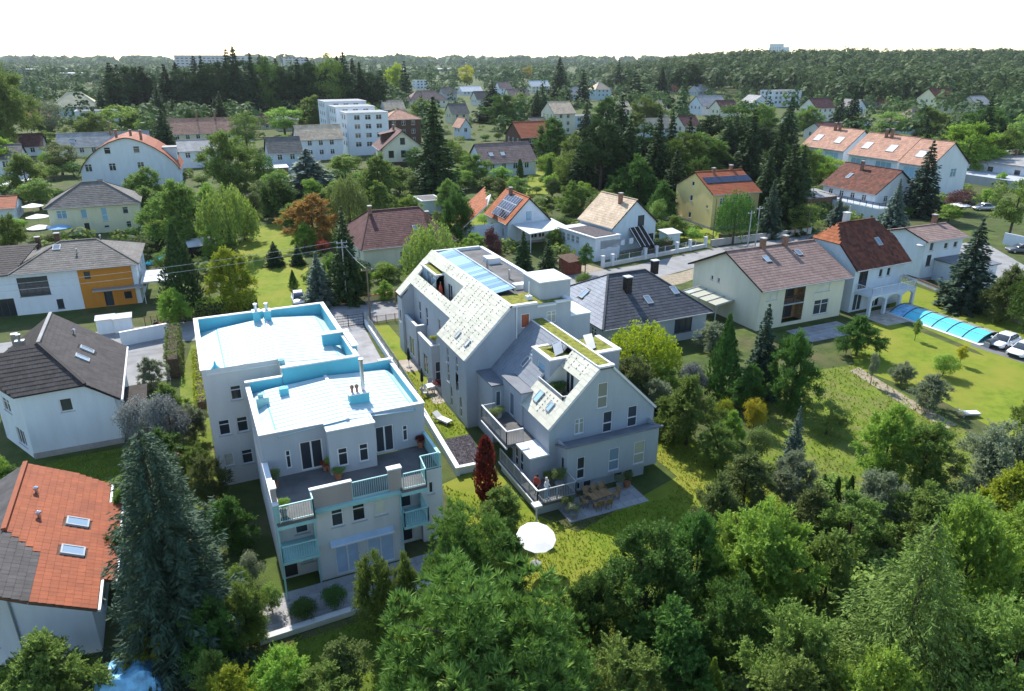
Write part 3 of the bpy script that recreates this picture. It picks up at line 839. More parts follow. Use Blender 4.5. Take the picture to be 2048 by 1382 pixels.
# ------------------------------------------------------------------ ground, street, lawns
def groundmat(name, cols, scales, bump=0.6, bscale=5.0, rough=0.95):
    m, nt, p = nmat(name); N, Lk = nt.nodes, nt.links
    tc = N.new('ShaderNodeTexCoord')
    prev = None
    for i, (c, sc) in enumerate(zip(cols, scales)):
        if prev is None:
            rgb = N.new('ShaderNodeRGB'); rgb.outputs[0].default_value = (*c, 1); prev = rgb.outputs[0]; continue
        n = N.new('ShaderNodeTexNoise'); n.inputs['Scale'].default_value = sc; n.inputs['Detail'].default_value = 7; n.inputs['Roughness'].default_value = 0.65
        mp = N.new('ShaderNodeMapping'); mp.inputs['Location'].default_value = (i*13.7, i*5.1, 0); Lk.new(tc.outputs['Object'], mp.inputs[0]); Lk.new(mp.outputs[0], n.inputs['Vector'])
        rp = N.new('ShaderNodeValToRGB'); rp.color_ramp.elements[0].position = 0.42; rp.color_ramp.elements[1].position = 0.62
        Lk.new(n.outputs['Fac'], rp.inputs[0])
        mx = N.new('ShaderNodeMix'); mx.data_type = 'RGBA'; Lk.new(rp.outputs[0], mx.inputs[0]); Lk.new(prev, mx.inputs[6]); mx.inputs[7].default_value = (*c, 1); prev = mx.outputs[2]
    Lk.new(prev, p.inputs['Base Color']); p.inputs['Roughness'].default_value = rough; p.inputs['Specular IOR Level'].default_value = 0.15
    n2 = N.new('ShaderNodeTexNoise'); n2.inputs['Scale'].default_value = bscale; n2.inputs['Detail'].default_value = 8; n2.inputs['Roughness'].default_value = 0.75
    Lk.new(tc.outputs['Object'], n2.inputs['Vector'])
    b = N.new('ShaderNodeBump'); b.inputs['Strength'].default_value = bump; b.inputs['Distance'].default_value = 0.12
    Lk.new(n2.outputs['Fac'], b.inputs['Height']); Lk.new(b.outputs[0], p.inputs['Normal'])
    MATS[name] = m
groundmat('ground', [(0.065, 0.095, 0.022), (0.100, 0.140, 0.026), (0.105, 0.095, 0.045), (0.050, 0.075, 0.020)], [1, 0.05, 0.11, 0.5])
groundmat('lawn', [(0.165, 0.215, 0.018), (0.200, 0.245, 0.024), (0.125, 0.180, 0.016), (0.220, 0.225, 0.032)], [1, 0.25, 0.9, 0.13], 0.5, 14)
groundmat('meadow', [(0.150, 0.205, 0.024), (0.190, 0.235, 0.030), (0.185, 0.175, 0.060), (0.110, 0.160, 0.020)], [1, 0.2, 0.35, 0.8], 0.8, 7)
groundmat('lawn_shade', [(0.110, 0.165, 0.018), (0.130, 0.180, 0.020), (0.085, 0.125, 0.018)], [1, 0.4, 1.1], 0.5, 14)  # darker copy of lawn, with the gardens' shade put into the colour

sheet('ground', [(-4000, -200), (6000, -200), (6000, 7000), (-4000, 7000)], 0.0, 'ground')
sheet('street', [(-90, 89.0), (-12, 88.6), (-3, 85.5), (10, 82.6), (40, 83.2), (62, 84.6), (82, 89.6), (104, 91.5), (104, 96.0), (82, 95.4), (62, 91.4), (40, 90.8), (10, 91.2), (-4, 92.6), (-90, 96)], 0.024, 'asphalt_pale')
sheet('kerb', [(14, 91.2), (40, 90.9), (40, 91.15), (14, 91.45)], 0.14, 'concrete', t=0.14)
sheet('driveway', [(12.6, 64.2), (16.4, 64.2), (17.6, 82.6), (14.0, 82.6)], 0.016, 'paving')
sheet('driveway', [(-9.4, 74.5), (-3.6, 74.5), (-3.4, 85.6), (-9.2, 88.2)], 0.016, 'asphalt_pale')
sheet('driveway', [(46, 78), (55, 84.2), (66, 85.2), (72, 87), (73, 84.2), (63, 80.5), (54, 80)], 0.016, 'gravel_tan')
sheet('driveway', [(53.5, 91.2), (57, 91.4), (55.0, 99.5), (52.0, 99.5)], 0.016, 'gravel_tan')
sheet('garden_lawn', [(2.57, 91.09), (14.87, 90.11), (15.47, 104.17), (17.91, 134.57), (16.79, 146.88), (11.4, 144.4), (6.82, 127.47), (7.22, 107.92)], 0.012, 'lawn')
sheet('garden_lawn', [(17.3, 51.6), (19.45, 51.6), (19.45, 60.2), (20.4, 60.4), (20.4, 81.2), (18.6, 81.6), (17.6, 74)], 0.012, 'lawn')
sheet('garden_lawn', [(13.0, 27.0), (24, 25.0), (36.5, 27.0), (37.5, 36), (36.0, 43), (35.2, 49.0), (31.5, 49.5), (31.5, 38.6), (21, 35.6), (19.4, 38.6), (19.4, 44), (17.8, 46.0), (14.5, 45), (14.5, 38)], 0.012, 'lawn')
sheet('garden_lawn', [(-1.9, 64.0), (-0.75, 64.0), (-0.75, 49), (-2.9, 49), (-3.0, 73), (-1.5, 84), (0.5, 84), (0.5, 65)], 0.012, 'meadow')
sheet('garden_lawn', [(92.76, 69.11), (89.74, 40.74), (72.53, 31.36), (74, 39.09), (77.18, 46.44), (79.16, 59.44)], 0.012, 'lawn')
sheet('garden_lawn', [(70.56, 58.28), (77.04, 57.31), (76.23, 46.07), (77.19, 41.1), (75.92, 33.21), (60.77, 30.71), (62.19, 39.44), (61.16, 48.37)], 0.010, 'lawn')
sheet('meadow', [(49.03, 50.42), (61.46, 48.96), (59.22, 35.29), (55.81, 29.45), (44.36, 29.28), (40.06, 32.67), (31.99, 34.2), (40.57, 40.81)], 0.008, 'meadow')
sheet('garden_path', [(59.95, 47.92), (61.54, 48.2), (59.87, 41.09), (59.02, 35.38), (57.54, 35.25), (58.2, 40.55)], 0.020, 'gravel_tan')
sheet('garden_lawn', [(30, 116), (46, 116), (47, 124), (60, 128), (60, 138), (40, 140), (28, 132)], 0.010, 'lawn')
sheet('garden_lawn', [(90.14, 186.48), (103.81, 191.2), (87.57, 155.89), (72.11, 151.72)], 0.010, 'lawn')
sheet('garden_lawn', [(83.59, 109.3), (92.24, 107.73), (83.95, 96.31), (77.93, 103.08)], 0.010, 'lawn')
sheet('garden_lawn', [(63.7, 78.25), (69.31, 79.75), (61.98, 72.83), (60.77, 73.38)], 0.010, 'lawn')
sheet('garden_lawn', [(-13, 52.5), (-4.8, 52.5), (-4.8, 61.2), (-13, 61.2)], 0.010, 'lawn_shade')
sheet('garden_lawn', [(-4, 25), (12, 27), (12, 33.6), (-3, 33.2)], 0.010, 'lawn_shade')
sheet('yard', [(112.19, 79.67), (127.46, 80.61), (112.91, 59.97), (94.96, 49.18), (98.38, 66.57)], 0.012, 'asphalt_pale')
sheet('parking', [(77.9, 47.6), (84.9, 48.4), (85.5, 38), (78.8, 36)], 0.016, 'asphalt')

# paved terraces: single slabs with open joints
def paved(name, x0, y0, x1, y1, sx, sy, m, parent=None, z=0.03, rot=0.0):
    base = sheet(name, [(x0, y0), (x1, y0), (x1, y1), (x0, y1)], z - 0.012, 'concrete')
    rr = random.Random(int(x0*10)); k = 0
    nx, ny = max(1, round((x1-x0)/sx)), max(1, round((y1-y0)/sy)); sx, sy = (x1-x0)/nx, (y1-y0)/ny
    me = [MB().box(.012, .012, 0, sx-.012, sy-.012, .03 + .003*q, a=rr.random()).mesh('paving_slab') for q in range(5)]
    for q in me:
        at = q.attributes.new('rnd', 'FLOAT', 'FACE') if 'rnd' not in q.attributes else q.attributes['rnd']
        v = rr.random(); at.data.foreach_set('value', [v]*len(q.polygons))
    for i in range(nx):
        for j in range(ny):
            link('paving_slab', me[rr.randrange(5)], m, base, loc=(x0+i*sx, y0+j*sy, z-.008)); k += 1
    return base
paved('patio', 0.6, 34.4, 12.4, 37.6, 0.8, 0.8, 'paving')
paved('patio', 21.1, 36.7, 27.6, 39.3, 0.65, 0.65, 'paving')
paved('patio', 74.8, 55.9, 84.6, 60.6, 0.8, 0.8, 'paving_warm')
paved('patio', 62.5, 55.6, 70.6, 59.6, 0.8, 0.8, 'paving')

# gravel bed beside the new apartment house: loose stones
gb = sheet('gravel_bed', [(16.2, 46.3), (18.8, 46.2), (19.4, 51.5), (17.0, 51.5)], 0.014, 'gravel')
st = MB(); rr = random.Random(3)
for i in range(2600):
    x = rr.uniform(16.3, 19.3); y = rr.uniform(46.3, 51.4)
    if x > 18.8 + (y-46.2)*.11 or x < 16.2 + (y-46.3)*.15: continue
    s = rr.uniform(.04, .10); a = rr.uniform(0, 3.1); ca, sa = math.cos(a)*s, math.sin(a)*s
    st.add([(x+ca,y+sa,.02),(x-sa,y+ca*.7,.02),(x-ca,y-sa,.02),(x+sa*.8,y-ca,.02),(x,y,.02+s*rr.uniform(.5,.9))], [(0,1,4),(1,2,4),(2,3,4),(3,0,4)], rr.random())
st.build('stones', 'gravel', gb, kind='stuff')

# grass tufts standing on the lawns near the camera
g = np.random.default_rng(5)
def tufts(name, polys, dens, m, ln=0.16, label=None):
    Ps = []
    for poly in polys:
        xs = [p[0] for p in poly]; ys = [p[1] for p in poly]
        n = int(dens*(max(xs)-min(xs))*(max(ys)-min(ys)))
        q = np.stack([g.uniform(min(xs), max(xs), n), g.uniform(min(ys), max(ys), n)], 1)
        Ps.append(np.array([t for t in q if inside(poly, t[0], t[1])]))
    q = np.concatenate(Ps); n = len(q)
    l = ln*g.uniform(.5, 1.5, n)
    P = np.stack([q[:, 0], q[:, 1], l*.45], 1)
    T = np.array([0, 0, 1.0]) + g.normal(0, .45, (n, 3))
    me = leaves(name, P, T, unit(g, n), l, l*.55, g.uniform(0, 1, n))
    return link(name, me, m, None, kind='stuff', label=label, category='grass')
leafmat('lf_grass', (0.120, 0.175, 0.018), (0.225, 0.270, 0.038), 0.3)
leafmat('lf_meadow', (0.125, 0.185, 0.022), (0.235, 0.285, 0.048), 0.3)
tufts('grass', [[(13.2, 27.2), (24, 25.2), (36.3, 27.2), (37.2, 36), (36.0, 43), (35.2, 49.0), (31.5, 49.5), (31.5, 38.6), (29, 36.5), (21, 36.6), (19.2, 38.2), (14.5, 45)], [(17.4, 51.8), (19.4, 51.8), (19.4, 60), (17.6, 72)]], 42, 'lf_grass', 0.14, 'short mown grass on the lawn round the grey apartment house')
tufts('meadow_grass', [[(49.03, 50.42), (61.46, 48.96), (59.22, 35.29), (55.81, 29.45), (44.36, 29.28), (40.06, 32.67), (31.99, 34.2), (40.57, 40.81)]], 11, 'lf_meadow', 0.2, 'rough unmown grass in the garden right of centre')
tufts('grass', [[(-3, 25), (12, 25), (12, 33.6), (-1, 33.8)], [(-12.5, 53), (-5, 53), (-5, 61), (-12.5, 61)]], 26, 'lf_grass', 0.16, 'grass in the shaded gardens at the lower left')

# ------------------------------------------------------------------ apartment house with turquoise roof edges
def rebase(root, base):
    """children were modelled in world metres: move the Empty to the thing's base and keep them in place"""
    for c in list(root.children): c.location = Vector(c.location) - Vector(base)
    root.location = base

def railing(parent, pts, z, h, m='trim_turq', step=0.13, r=0.035, name='railing', post=1.6):
    b = MB()
    for (x0, y0), (x1, y1) in zip(pts[:-1], pts[1:]):
        L = math.hypot(x1-x0, y1-y0); n = max(1, int(L/step))
        b.bar((x0, y0, z+h), (x1, y1, z+h), .075, .06); b.bar((x0, y0, z+.08), (x1, y1, z+.08), .05, .05)
        for i in range(n+1):
            t = i/n; x, y = x0+(x1-x0)*t, y0+(y1-y0)*t
            b.bar((x, y, z+.08), (x, y, z+h), .025, .025)
        k = max(1, round(L/post))
        for i in range(k+1):
            t = i/k; x, y = x0+(x1-x0)*t, y0+(y1-y0)*t
            b.bar((x, y, z), (x, y, z+h), .06, .06)
    return b.build(name, m, parent)

ap = thing('apartment_house', 'flat-roofed pale plaster apartment house with turquoise parapets and terraces', 'apartment house')
D = dict
# rear block
w = Walls(ap, 'plaster_blue')
w.rect(-0.6, 51.6, 0, 0, 5.2, 9.5, [(1.65, 6.85, .78, 1.15, D(style='bar')), (.5, 4.2, .8, 1.25, D(style='bar')), (1.75, 4.2, .8, 1.25, D(style='bar')), (1.75, 1.5, .8, 1.2, D(style='bar')), (.5, 1.6, .7, 1.1, D(glass='curtain', style='one'))])
w.rect(-0.6, 63.5, 0, 270, 11.9, 9.5, [(2, 4, 1, 1.2), (6, 4, 1, 1.2)])
w.rect(10.1, 49.8, 0, 90, 13.7, 9.5, [(3, 4, 1, 1.2), (7, 4, 1, 1.2), (10, 4, 1, 1.2)])
w.rect(10.1, 63.5, 0, 180, 10.7, 9.5, [(2, 4, 1, 1.2), (6, 4, 1, 1.2)])
w.face(4.6, 51.6, 0, 270, [(0,0),(1.8,0),(1.8,9.5),(0,9.5)])
w.done()
tq = Walls(ap, 'turquoise', 'parapet_face')            # painted wall above the lower roof
tq.rect(4.62, 49.79, 7.6, 0, 5.48, 1.86)
tq.done()
tq = MB(); t = .28                                       # inner faces of the parapets round the rear roof
zi = 8.2
for a, b_ in (((-.6+t, 63.5-t), (10.1-t, 63.5-t)), ((-.6+t, 51.6+t), (-.6+t, 63.5-t)), ((10.1-t, 50.1), (10.1-t, 63.5-t))):
    tq.poly([(a[0], a[1], zi), (b_[0], b_[1], zi), (b_[0], b_[1], 9.5), (a[0], a[1], 9.5)])
tq.each('parapet_lining', 'turquoise', ap)
cp_ = MB()
cp_.box(-.68, 63.5-t, 9.502, 10.18, 63.58, 9.58); cp_.box(-.68, 51.52, 9.502, -.6+t, 63.5-t-.002, 9.58); cp_.box(10.1-t, 50.1, 9.502, 10.18, 63.5-t-.002, 9.58)
cp_.box(-.6+t+.002, 51.52, 9.1, 4.55, 51.6+t, 9.2); cp_.box(4.55, 49.72, 9.45, 10.18, 50.08, 9.55)
cp_.each('coping', 'trim_white', ap)

def seam_roof(parent, x0, x1, y0, y1, xr, zr, ze, n, m='roof_panel'):
    """two shallow sheet-metal slopes falling left and right from a ridge along y, standing seams run down the slope"""
    base = MB().poly([(x0, y0, ze), (xr, y0, zr), (xr, y1, zr), (x0, y1, ze)]).poly([(xr, y0, zr), (x1, y0, ze), (x1, y1, ze), (xr, y1, zr)]).build('roof', 'turquoise', parent)
    st_ = (y1-y0)/n
    for s_, xe in ((0, x0), (1, x1)):
        sl = math.hypot(xe-xr, zr-ze); ang = math.atan2(zr-ze, abs(xe-xr))
        me = MB().box(0, .01, 0.008, sl-.1, st_-.015, .03).box(0, st_-.035, .03, sl-.1, st_-.01, .055).mesh('roof_sheet')
        for i in range(n):
            o = link('roof_sheet', me, m, base, loc=(xr, y0 + i*st_ if s_ else y0 + (i+1)*st_, zr), rot=(0, ang, 0 if s_ else math.pi))
            if not s_: o.rotation_euler = (0, ang, math.pi)
    MB().bar((xr, y0, zr+.07), (xr, y1, zr+.07), .22, .10).build('ridge_cap', 'trim_white', base)
    return base
rf = seam_roof(ap, 0.95, 9.2, 51.95, 62.6, 4.95, 9.05, 8.72, 17)
hipb = MB()                                             # sloped turquoise apron between roof field and parapets
hipb.poly([(-.32, 51.9, 8.35), (.95, 51.9, 8.72), (.95, 62.6, 8.72), (-.32, 63.2, 8.35)])
hipb.poly([(9.2, 50.1, 8.72), (9.82, 50.1, 8.35), (9.82, 63.2, 8.35), (9.2, 62.6, 8.72)])
hipb.poly([(.95, 62.6, 8.72), (4.95, 62.6, 9.05), (9.2, 62.6, 8.72), (9.82, 63.2, 8.35), (-.32, 63.2, 8.35)])
hipb.poly([(4.6, 50.08, 8.8), (9.2, 50.08, 8.72), (9.2, 51.95, 8.72), (4.95, 51.95, 9.05)])
hipb.build('roof_apron', 'roof_panel', ap)
# chimneys and small fittings on the rear roof
for x, y in ((4.3, 62.4), (5.15, 62.2)):
    c = MB().box(x-.28, y-.4, 8.6, x+.28, y+.35, 9.9).build('chimney', 'turquoise', ap)
    MB().lathe([(.13, 9.9), (.13, 10.4), (.2, 10.42), (.2, 10.55), (.05, 10.6)], x, y, 10).each('flue', 'metal', c)
    MB().box(x-.33, y-.45, 9.9, x+.33, y+.4, 9.95).build('chimney_cap', 'trim_white', c)
c = MB().lathe([(.42, 8.4), (.42, 9.0), (.1, 9.4), (.05, 9.7)], 0.35, 52.6, 8).build('roof_vent', 'turquoise', ap)
c = MB().lathe([(.35, 8.6), (.35, 9.35), (.12, 9.45)], 4.75, 51.9, 10).build('roof_vent', 'trim_turq', ap)
MB().box(8.4, 54.6, 8.7, 10.4, 55.0, 9.75).box(10.1, 51.4, 8.7, 10.4, 54.6, 9.7).each('stair_parapet', 'turquoise', ap)
MB().box(8.3, 54.5, 9.752, 10.5, 55.1, 9.82).box(10.0, 51.3, 9.702, 10.5, 54.5, 9.77).each('coping', 'trim_white', ap)

# front block: top storey
w = Walls(ap, 'plaster_grey')
zt = 5.4
w.rect(2.1, 42.0, zt, 0, 3.87, 3.1, [(1.35, .45, .34, 1.3, D(style='bar')), (2.25, .06, 1.42, 2.05, D(style='door2', sill=False))])
w.rect(5.97, 42.0, zt, 270, 1.2, 3.1)
w.rect(5.97, 40.8, zt, 0, 2.96, 3.1, [(.5, .5, .65, 1.3, D(style='bar')), (1.85, .5, .62, 1.3, D(style='bar'))])
w.rect(8.93, 40.8, zt, 90, 1.4, 3.1)
w.rect(8.93, 42.2, zt, 0, 3.72, 3.1, [(.3, .06, 1.25, 1.95, D(style='door2', sill=False)), (2.15, .55, .38, 1.2, D(style='bar'))])
w.rect(12.65, 42.2, zt, 90, 7.9, 3.1, [(2, .8, .9, 1.2, D()), (5, .8, .9, 1.2, D())])
w.rect(2.1, 50.1, zt, 270, 8.1, 3.1, [(2.6, .9, .6, 1.0, D()),])
w.rect(12.65, 50.1, zt, 180, 2.55, 3.1)
w.done()
lin = MB(); z0_, z1_ = 7.7, 8.5
for a, b_ in (((2.1+.25, 42.2), (2.1+.25, 49.8)), ((2.35, 50.1-.25), (4.6, 50.1-.25)), ((12.65-.25, 42.5), (12.65-.25, 49.8)), ((10.1, 49.85), (12.4, 49.85))):
    lin.poly([(*a, z0_), (*b_, z0_), (*b_, z1_ + (.25 if a[1] > 49 else 0)), (*a, z1_ + (.25 if a[1] > 49 else 0))])
lin.each('parapet_lining', 'turquoise', ap)
cop = MB()
cop.box(2.04, 41.94, 8.502, 5.95, 42.25, 8.57); cop.box(5.91, 40.74, 8.504, 8.99, 41.0, 8.575); cop.box(8.99, 42.14, 8.502, 12.71, 42.45, 8.57)
cop.box(2.04, 42.25, 8.502, 2.35, 49.85, 8.57); cop.box(12.40, 42.45, 8.502, 12.71, 49.85, 8.57)
cop.box(2.04, 49.85, 8.752, 4.6, 50.16, 8.83); cop.box(11.6, 49.85, 8.752, 12.71, 50.16, 8.83)
cop.box(8.85, 41.0, 8.502, 8.99, 42.14, 8.565)
cop.each('coping', 'trim_white', ap)
rf2 = seam_roof(ap, 3.1, 12.0, 41.9, 49.3, 7.5, 8.52, 8.22, 13)
apr = MB()
apr.poly([(2.35, 42.2, 7.95), (3.1, 41.95, 8.22), (3.1, 49.3, 8.22), (2.35, 49.85, 7.9)])
apr.poly([(12.0, 41.95, 8.22), (12.4, 42.4, 7.95), (12.4, 49.85, 7.9), (12.0, 49.3, 8.22)])
apr.poly([(3.1, 49.3, 8.22), (7.5, 49.3, 8.52), (12.0, 49.3, 8.22), (12.4, 49.85, 7.9), (2.35, 49.85, 7.9)])
apr.poly([(5.95, 41.0, 8.42), (8.9, 41.0, 8.42), (8.9, 41.95, 8.45), (7.5, 41.95, 8.5), (5.95, 41.95, 8.38)])
apr.build('roof_apron', 'roof_panel', ap)
c = MB().box(8.15, 44.0, 8.3, 9.45, 44.75, 9.15).build('chimney', 'turquoise', ap)
MB().box(8.08, 43.93, 9.152, 9.52, 44.82, 9.22).build('chimney_cap', 'trim_white', c)
MB().lathe([(.13, 9.2), (.13, 11.35), (.17, 11.36), (.17, 11.5)], 9.15, 44.4, 12).each('flue', 'metal', c)
for x in (8.4, 8.72):
    MB().lathe([(.08, 9.2), (.08, 9.5), (.13, 9.52), (.13, 9.68), (.04, 9.75)], x, 44.35, 10).each('flue', 'rust', c)
c = MB().box(4.1, 47.6, 8.2, 4.7, 48.1, 8.85).build('roof_vent', 'turquoise', ap)
MB().box(2.5, 46.9, 8.0, 3.3, 47.4, 8.75).lathe([(.18, 8.75), (.18, 8.95), (.05, 9.0)], 2.8, 47.2, 8).build('roof_vent', 'trim_turq', ap)

# front block: two lower storeys with balconies
w = Walls(ap, 'plaster_blue')
w.rect(4.25, 37.8, 0, 0, 5.3, 5.4, [(.98, 3.63, .74, 1.3, D(style='bar')), (2.25, 3.63, .82, 1.3, D(style='bar')), (3.62, 3.68, .76, 1.3, D(style='bar', glass='blind_cream')), (1.0, .1, 1.5, 2.1, D(style='door2', sill=False, glass='awning_blue')), (3.0, .1, 1.7, 2.1, D(style='door2', sill=False, glass='awning_blue'))])
w.rect(2.1, 38.9, 0, 0, 2.15, 5.4, [(1.1, 3.0, .8, .95, D(style='bar')), (1.25, .8, .8, 1.3, D(style='bar')), (.2, .1, .75, 2.0, D(glass='trim_dark', name='door', frame='trim_dark', sill=False))])
w.rect(4.25, 38.9, 0, 270, 1.1, 5.4)
w.rect(9.55, 37.8, 0, 90, 1.5, 5.4)
w.rect(9.55, 39.3, 0, 0, 1.65, 5.4, [(.2, 2.75, .9, 2.0, D(style='bar', sill=False)), (.2, .1, .9, 2.0, D(style='bar', sill=False))])
w.rect(11.2, 39.3, 0, 270, .4, 5.4)
w.rect(11.2, 38.9, 0, 0, 1.45, 5.4, [(.5, 3.6, .35, .9, D())])
w.rect(12.65, 38.9, 0, 90, 11.2, 5.4, [(3, 3.5, .9, 1.2, D()), (7, 3.5, .9, 1.2, D())])
w.rect(2.1, 50.1, 0, 270, 11.2, 5.4, [(3, 3.5, .9, 1.2, D()), (7, 3.5, .9, 1.2, D())])
w.done()
MB().prism([(2.1, 36.85), (4.25, 36.85), (4.25, 37.82), (9.55, 37.82), (9.55, 37.3), (11.15, 37.3), (11.2, 38.92), (12.64, 38.92), (12.64, 42.1), (2.1, 42.1)], 5.2, 5.402).build('terrace_floor', 'flat_roof', ap)
MB().box(2.06, 36.8, 4.98, 4.3, 37.3, 5.2).box(4.3, 37.5, 5.0, 9.5, 37.8, 5.25).box(9.5, 37.25, 4.98, 11.2, 37.6, 5.2).each('terrace_edge', 'trim_turq', ap)
tp = MB(); tp.box(4.2, 37.72, 5.25, 6.6, 37.92, 6.55); tp.box(8.85, 37.66, 5.25, 9.65, 38.0, 6.75)
tp.each('parapet', 'plaster_taupe', ap)
MB().box(4.15, 37.68, 6.552, 6.64, 37.96, 6.62).box(8.8, 37.6, 6.752, 9.7, 38.06, 6.84).box(2.0, 36.85, 6.6, 2.34, 41.9, 6.68).each('coping', 'trim_white', ap)
MB().box(2.06, 36.95, 5.3, 2.28, 41.95, 6.6).box(12.45, 39.0, 5.4, 12.66, 42.15, 6.4).each('parapet', 'trim_turq', ap)
MB().box(2.03, 37.2, 6.6, 2.31, 38.0, 7.5).build('parapet_pillar', 'plaster_taupe', ap)
MB().box(1.99, 37.16, 7.502, 2.35, 38.04, 7.58).each('coping', 'trim_white', ap)
railing(ap, [(2.3, 36.9), (4.2, 36.9), (4.2, 37.75)], 5.4, 1.1)
railing(ap, [(6.62, 37.75), (8.85, 37.75)], 5.3, 1.15)
railing(ap, [(9.68, 37.35), (11.1, 37.35), (11.25, 38.95), (12.5, 38.95)], 5.4, 1.1)
for x0_, x1_, y0_, y1_ in ((2.15, 4.2, 36.9, 38.9), (9.6, 11.15, 37.35, 39.3)):
    bal = MB().box(x0_-.05, y0_-.05, 2.5, x1_+.05, y1_, 2.7).build('balcony_floor', 'trim_turq', ap)
    railing(ap, [(x0_, y1_), (x0_, y0_), (x1_, y0_)] + ([(x1_, y1_)] if x0_ > 5 else []), 2.7, 1.05)
aw = MB().slab([(5.0, 37.55, 2.42), (8.95, 37.55, 2.42), (8.95, 37.8, 2.72), (5.0, 37.8, 2.72)], .05).build('awning', 'awning_blue', ap)
MB().bar((5.0, 37.52, 2.40), (8.95, 37.52, 2.40), .07, .1).build('awning_bar', 'trim_white', aw)
for x, y in ((4.22, 37.7), (9.5, 37.7), (2.1, 36.9)):
    MB().tube([(x, y, 0), (x, y, 5.3)], .055, 8).build('downpipe', 'trim_turq', ap)
rebase(ap, (7.4, 44.0, 0))

# ------------------------------------------------------------------ new grey apartment house with steep pale roofs
na = thing('apartment_house', 'tall pale grey gabled apartment house with steep cream roofs and sedum strips', 'apartment house')
G_ = 'plaster_grey'
w = Walls(na, G_)
HF = lambda **k: D(style='half', **k)
# main wing, gable to the camera
w.face(19.6, 52.6, 0, 0, [(0,0),(11.9,0),(11.9,8.9),(9.9,8.9),(9.9,10.4),(4.1,10.55),(0,6.5)],
       [(5.1, 8.46, .86, 1.3, D(glass='red_blind')), (7.55, 8.55, .95, 1.1, D(glass='glass_pale', style='two'))])
w.face(19.6, 59.4, 0, 270, [(0,0),(6.8,0),(6.8,6.5),(0,6.5)],
       [(4.2, 2.55, .62, 2.0, HF(sill=False)), (1.9, 2.55, .62, 1.8, HF()), (2.5, .35, .62, 2.0, HF(sill=False)), (4.9, .35, .62, 2.0, HF(sill=False)), (1.9, 4.4, .62, 1.5, HF()), (4.2, 4.4, .62, 1.5, HF())])
w.face(19.6, 59.4, 0, 180, [(0,0),(-1.4,0),(-1.4,7.8),(0,6.5)])
w.rect(20.95, 73.2, 0, 270, 13.8, 7.8, [(9.5, 4.3, .8, 2.1, HF(sill=False)), (11.6, 4.3, .8, 2.1, HF(sill=False)), (5.5, 4.3, .8, 2.1, HF(sill=False)), (3.2, 4.3, .8, 2.1, HF(sill=False))])
w.face(31.5, 52.6, 0, 90, [(0,0),(20.6,0),(20.6,8.9),(0,8.9)], [(4, 3, 1, 1.4, D()), (9, 3, 1, 1.4, D()), (14, 3, 1, 1.4, D())])
w.face(31.5, 73.2, 0, 180, [(0,0),(11.9,0),(11.9,6.0),(10.5,6.3),(7.8,10.5),(2,10.4),(2,8.9),(0,8.9)], [(4, 3, 1, 1.4, D())])
w.rect(29.5, 52.6, 8.9, 90, 20.6, 1.5)
w.face(19.6, 71.6, 0, 0, [(0,0),(1.35,0),(1.35,7.8),(0,6.2)])
w.face(19.6, 73.2, 0, 270, [(0,0),(1.6,0),(1.6,6.2),(0,6.2)], [(.4, 3.4, .7, 1.4, D())])
w.done()
# rear ground floor extension with roof terrace and planters
boxwalls(na, 19.75, 62.4, 20.93, 66.4, 0, 3.3, G_, f=[(.3, .4, .6, 2.0, D(style='half', sill=False))], l=[(1.2, .4, 1.4, 2.1, D(style='door2', sill=False))], name='wall')
boxwalls(na, 19.9, 67.6, 20.93, 71.5, 0, 3.6, G_, l=[(1.0, .4, 1.6, 2.1, D(style='door2', sill=False))], name='wall')
MB().box(19.7, 62.35, 3.3, 19.95, 66.45, 4.1).box(19.95, 62.35, 3.3, 20.9, 62.55, 4.1).box(19.85, 67.55, 3.6, 20.05, 71.5, 4.4).box(20.05, 67.55, 3.6, 20.9, 67.75, 4.4).each('terrace_parapet', G_, na)
MB().box(19.66, 62.3, 4.102, 19.99, 66.5, 4.17).box(19.99, 62.3, 4.102, 20.9, 62.6, 4.165).box(19.81, 67.5, 4.402, 20.09, 71.5, 4.47).box(20.09, 67.5, 4.402, 20.9, 67.8, 4.465).each('coping', 'trim_white', na)

def shadow_bars(parent, sl, a0, a1, v0, v1, da=0.92, dv=0.26, seed=1):
    """added dark bars in lines up the slope, standing for tile joint shadows"""
    b = MB(); rr = random.Random(seed); a = a0
    while a < a1:
        v = v0 + rr.uniform(0, .2)
        while v < v1:
            if rr.random() < .7:
                p = sl.P(a + rr.uniform(-.02, .02), v, .05); q = sl.P(a, v+.14, .055)
                b.bar(p, q, .028, .025)
            v += dv
        a += da
    return b.build('joint_shadows', 'timber_dark', parent, kind='stuff')  # bars added in place of the shadow in the tile joints

# main roof: left slope in pieces round the dormer and the loggia
TP = 'tile_pale'; zc = lambda x: 6.5 + (x-19.6)*.988 + .12
def lslope(x0, x1, y0, y1, zf, seed=1, holes=(), tile=(.46, .42), m='tile_pale'):
    """slope rising towards +x; eave at x0"""
    sl, o = slope(na, [(x0, y1, zf(x0)), (x0, y0, zf(x0)), (x1, y0, zf(x1)), (x1, y1, zf(x1))], m, .16, tile, holes, fascia='trim_white', seed=seed)
    return sl, o
sl, o = lslope(19.4, 23.75, 52.45, 59.5, zc, 3, holes=[(3.0, .9, .6, .8), (5.3, .9, .6, .8)])
shadow_bars(o, sl, .5, 6.8, .3, 5.9, seed=1)
skylight(o, sl, 3.05, .95, .5, .7, 'glass_pale'); skylight(o, sl, 5.35, .95, .5, .7, 'glass_pale')
sl, o = lslope(20.75, 21.6, 59.5, 71.8, zc, 4); shadow_bars(o, sl, .5, 12, .2, 1.1, seed=2)          # eave strip
sl, o = lslope(21.6, 23.75, 59.5, 61.6, zc, 5); shadow_bars(o, sl, .5, 2, .2, 3, seed=3)             # before the loggia
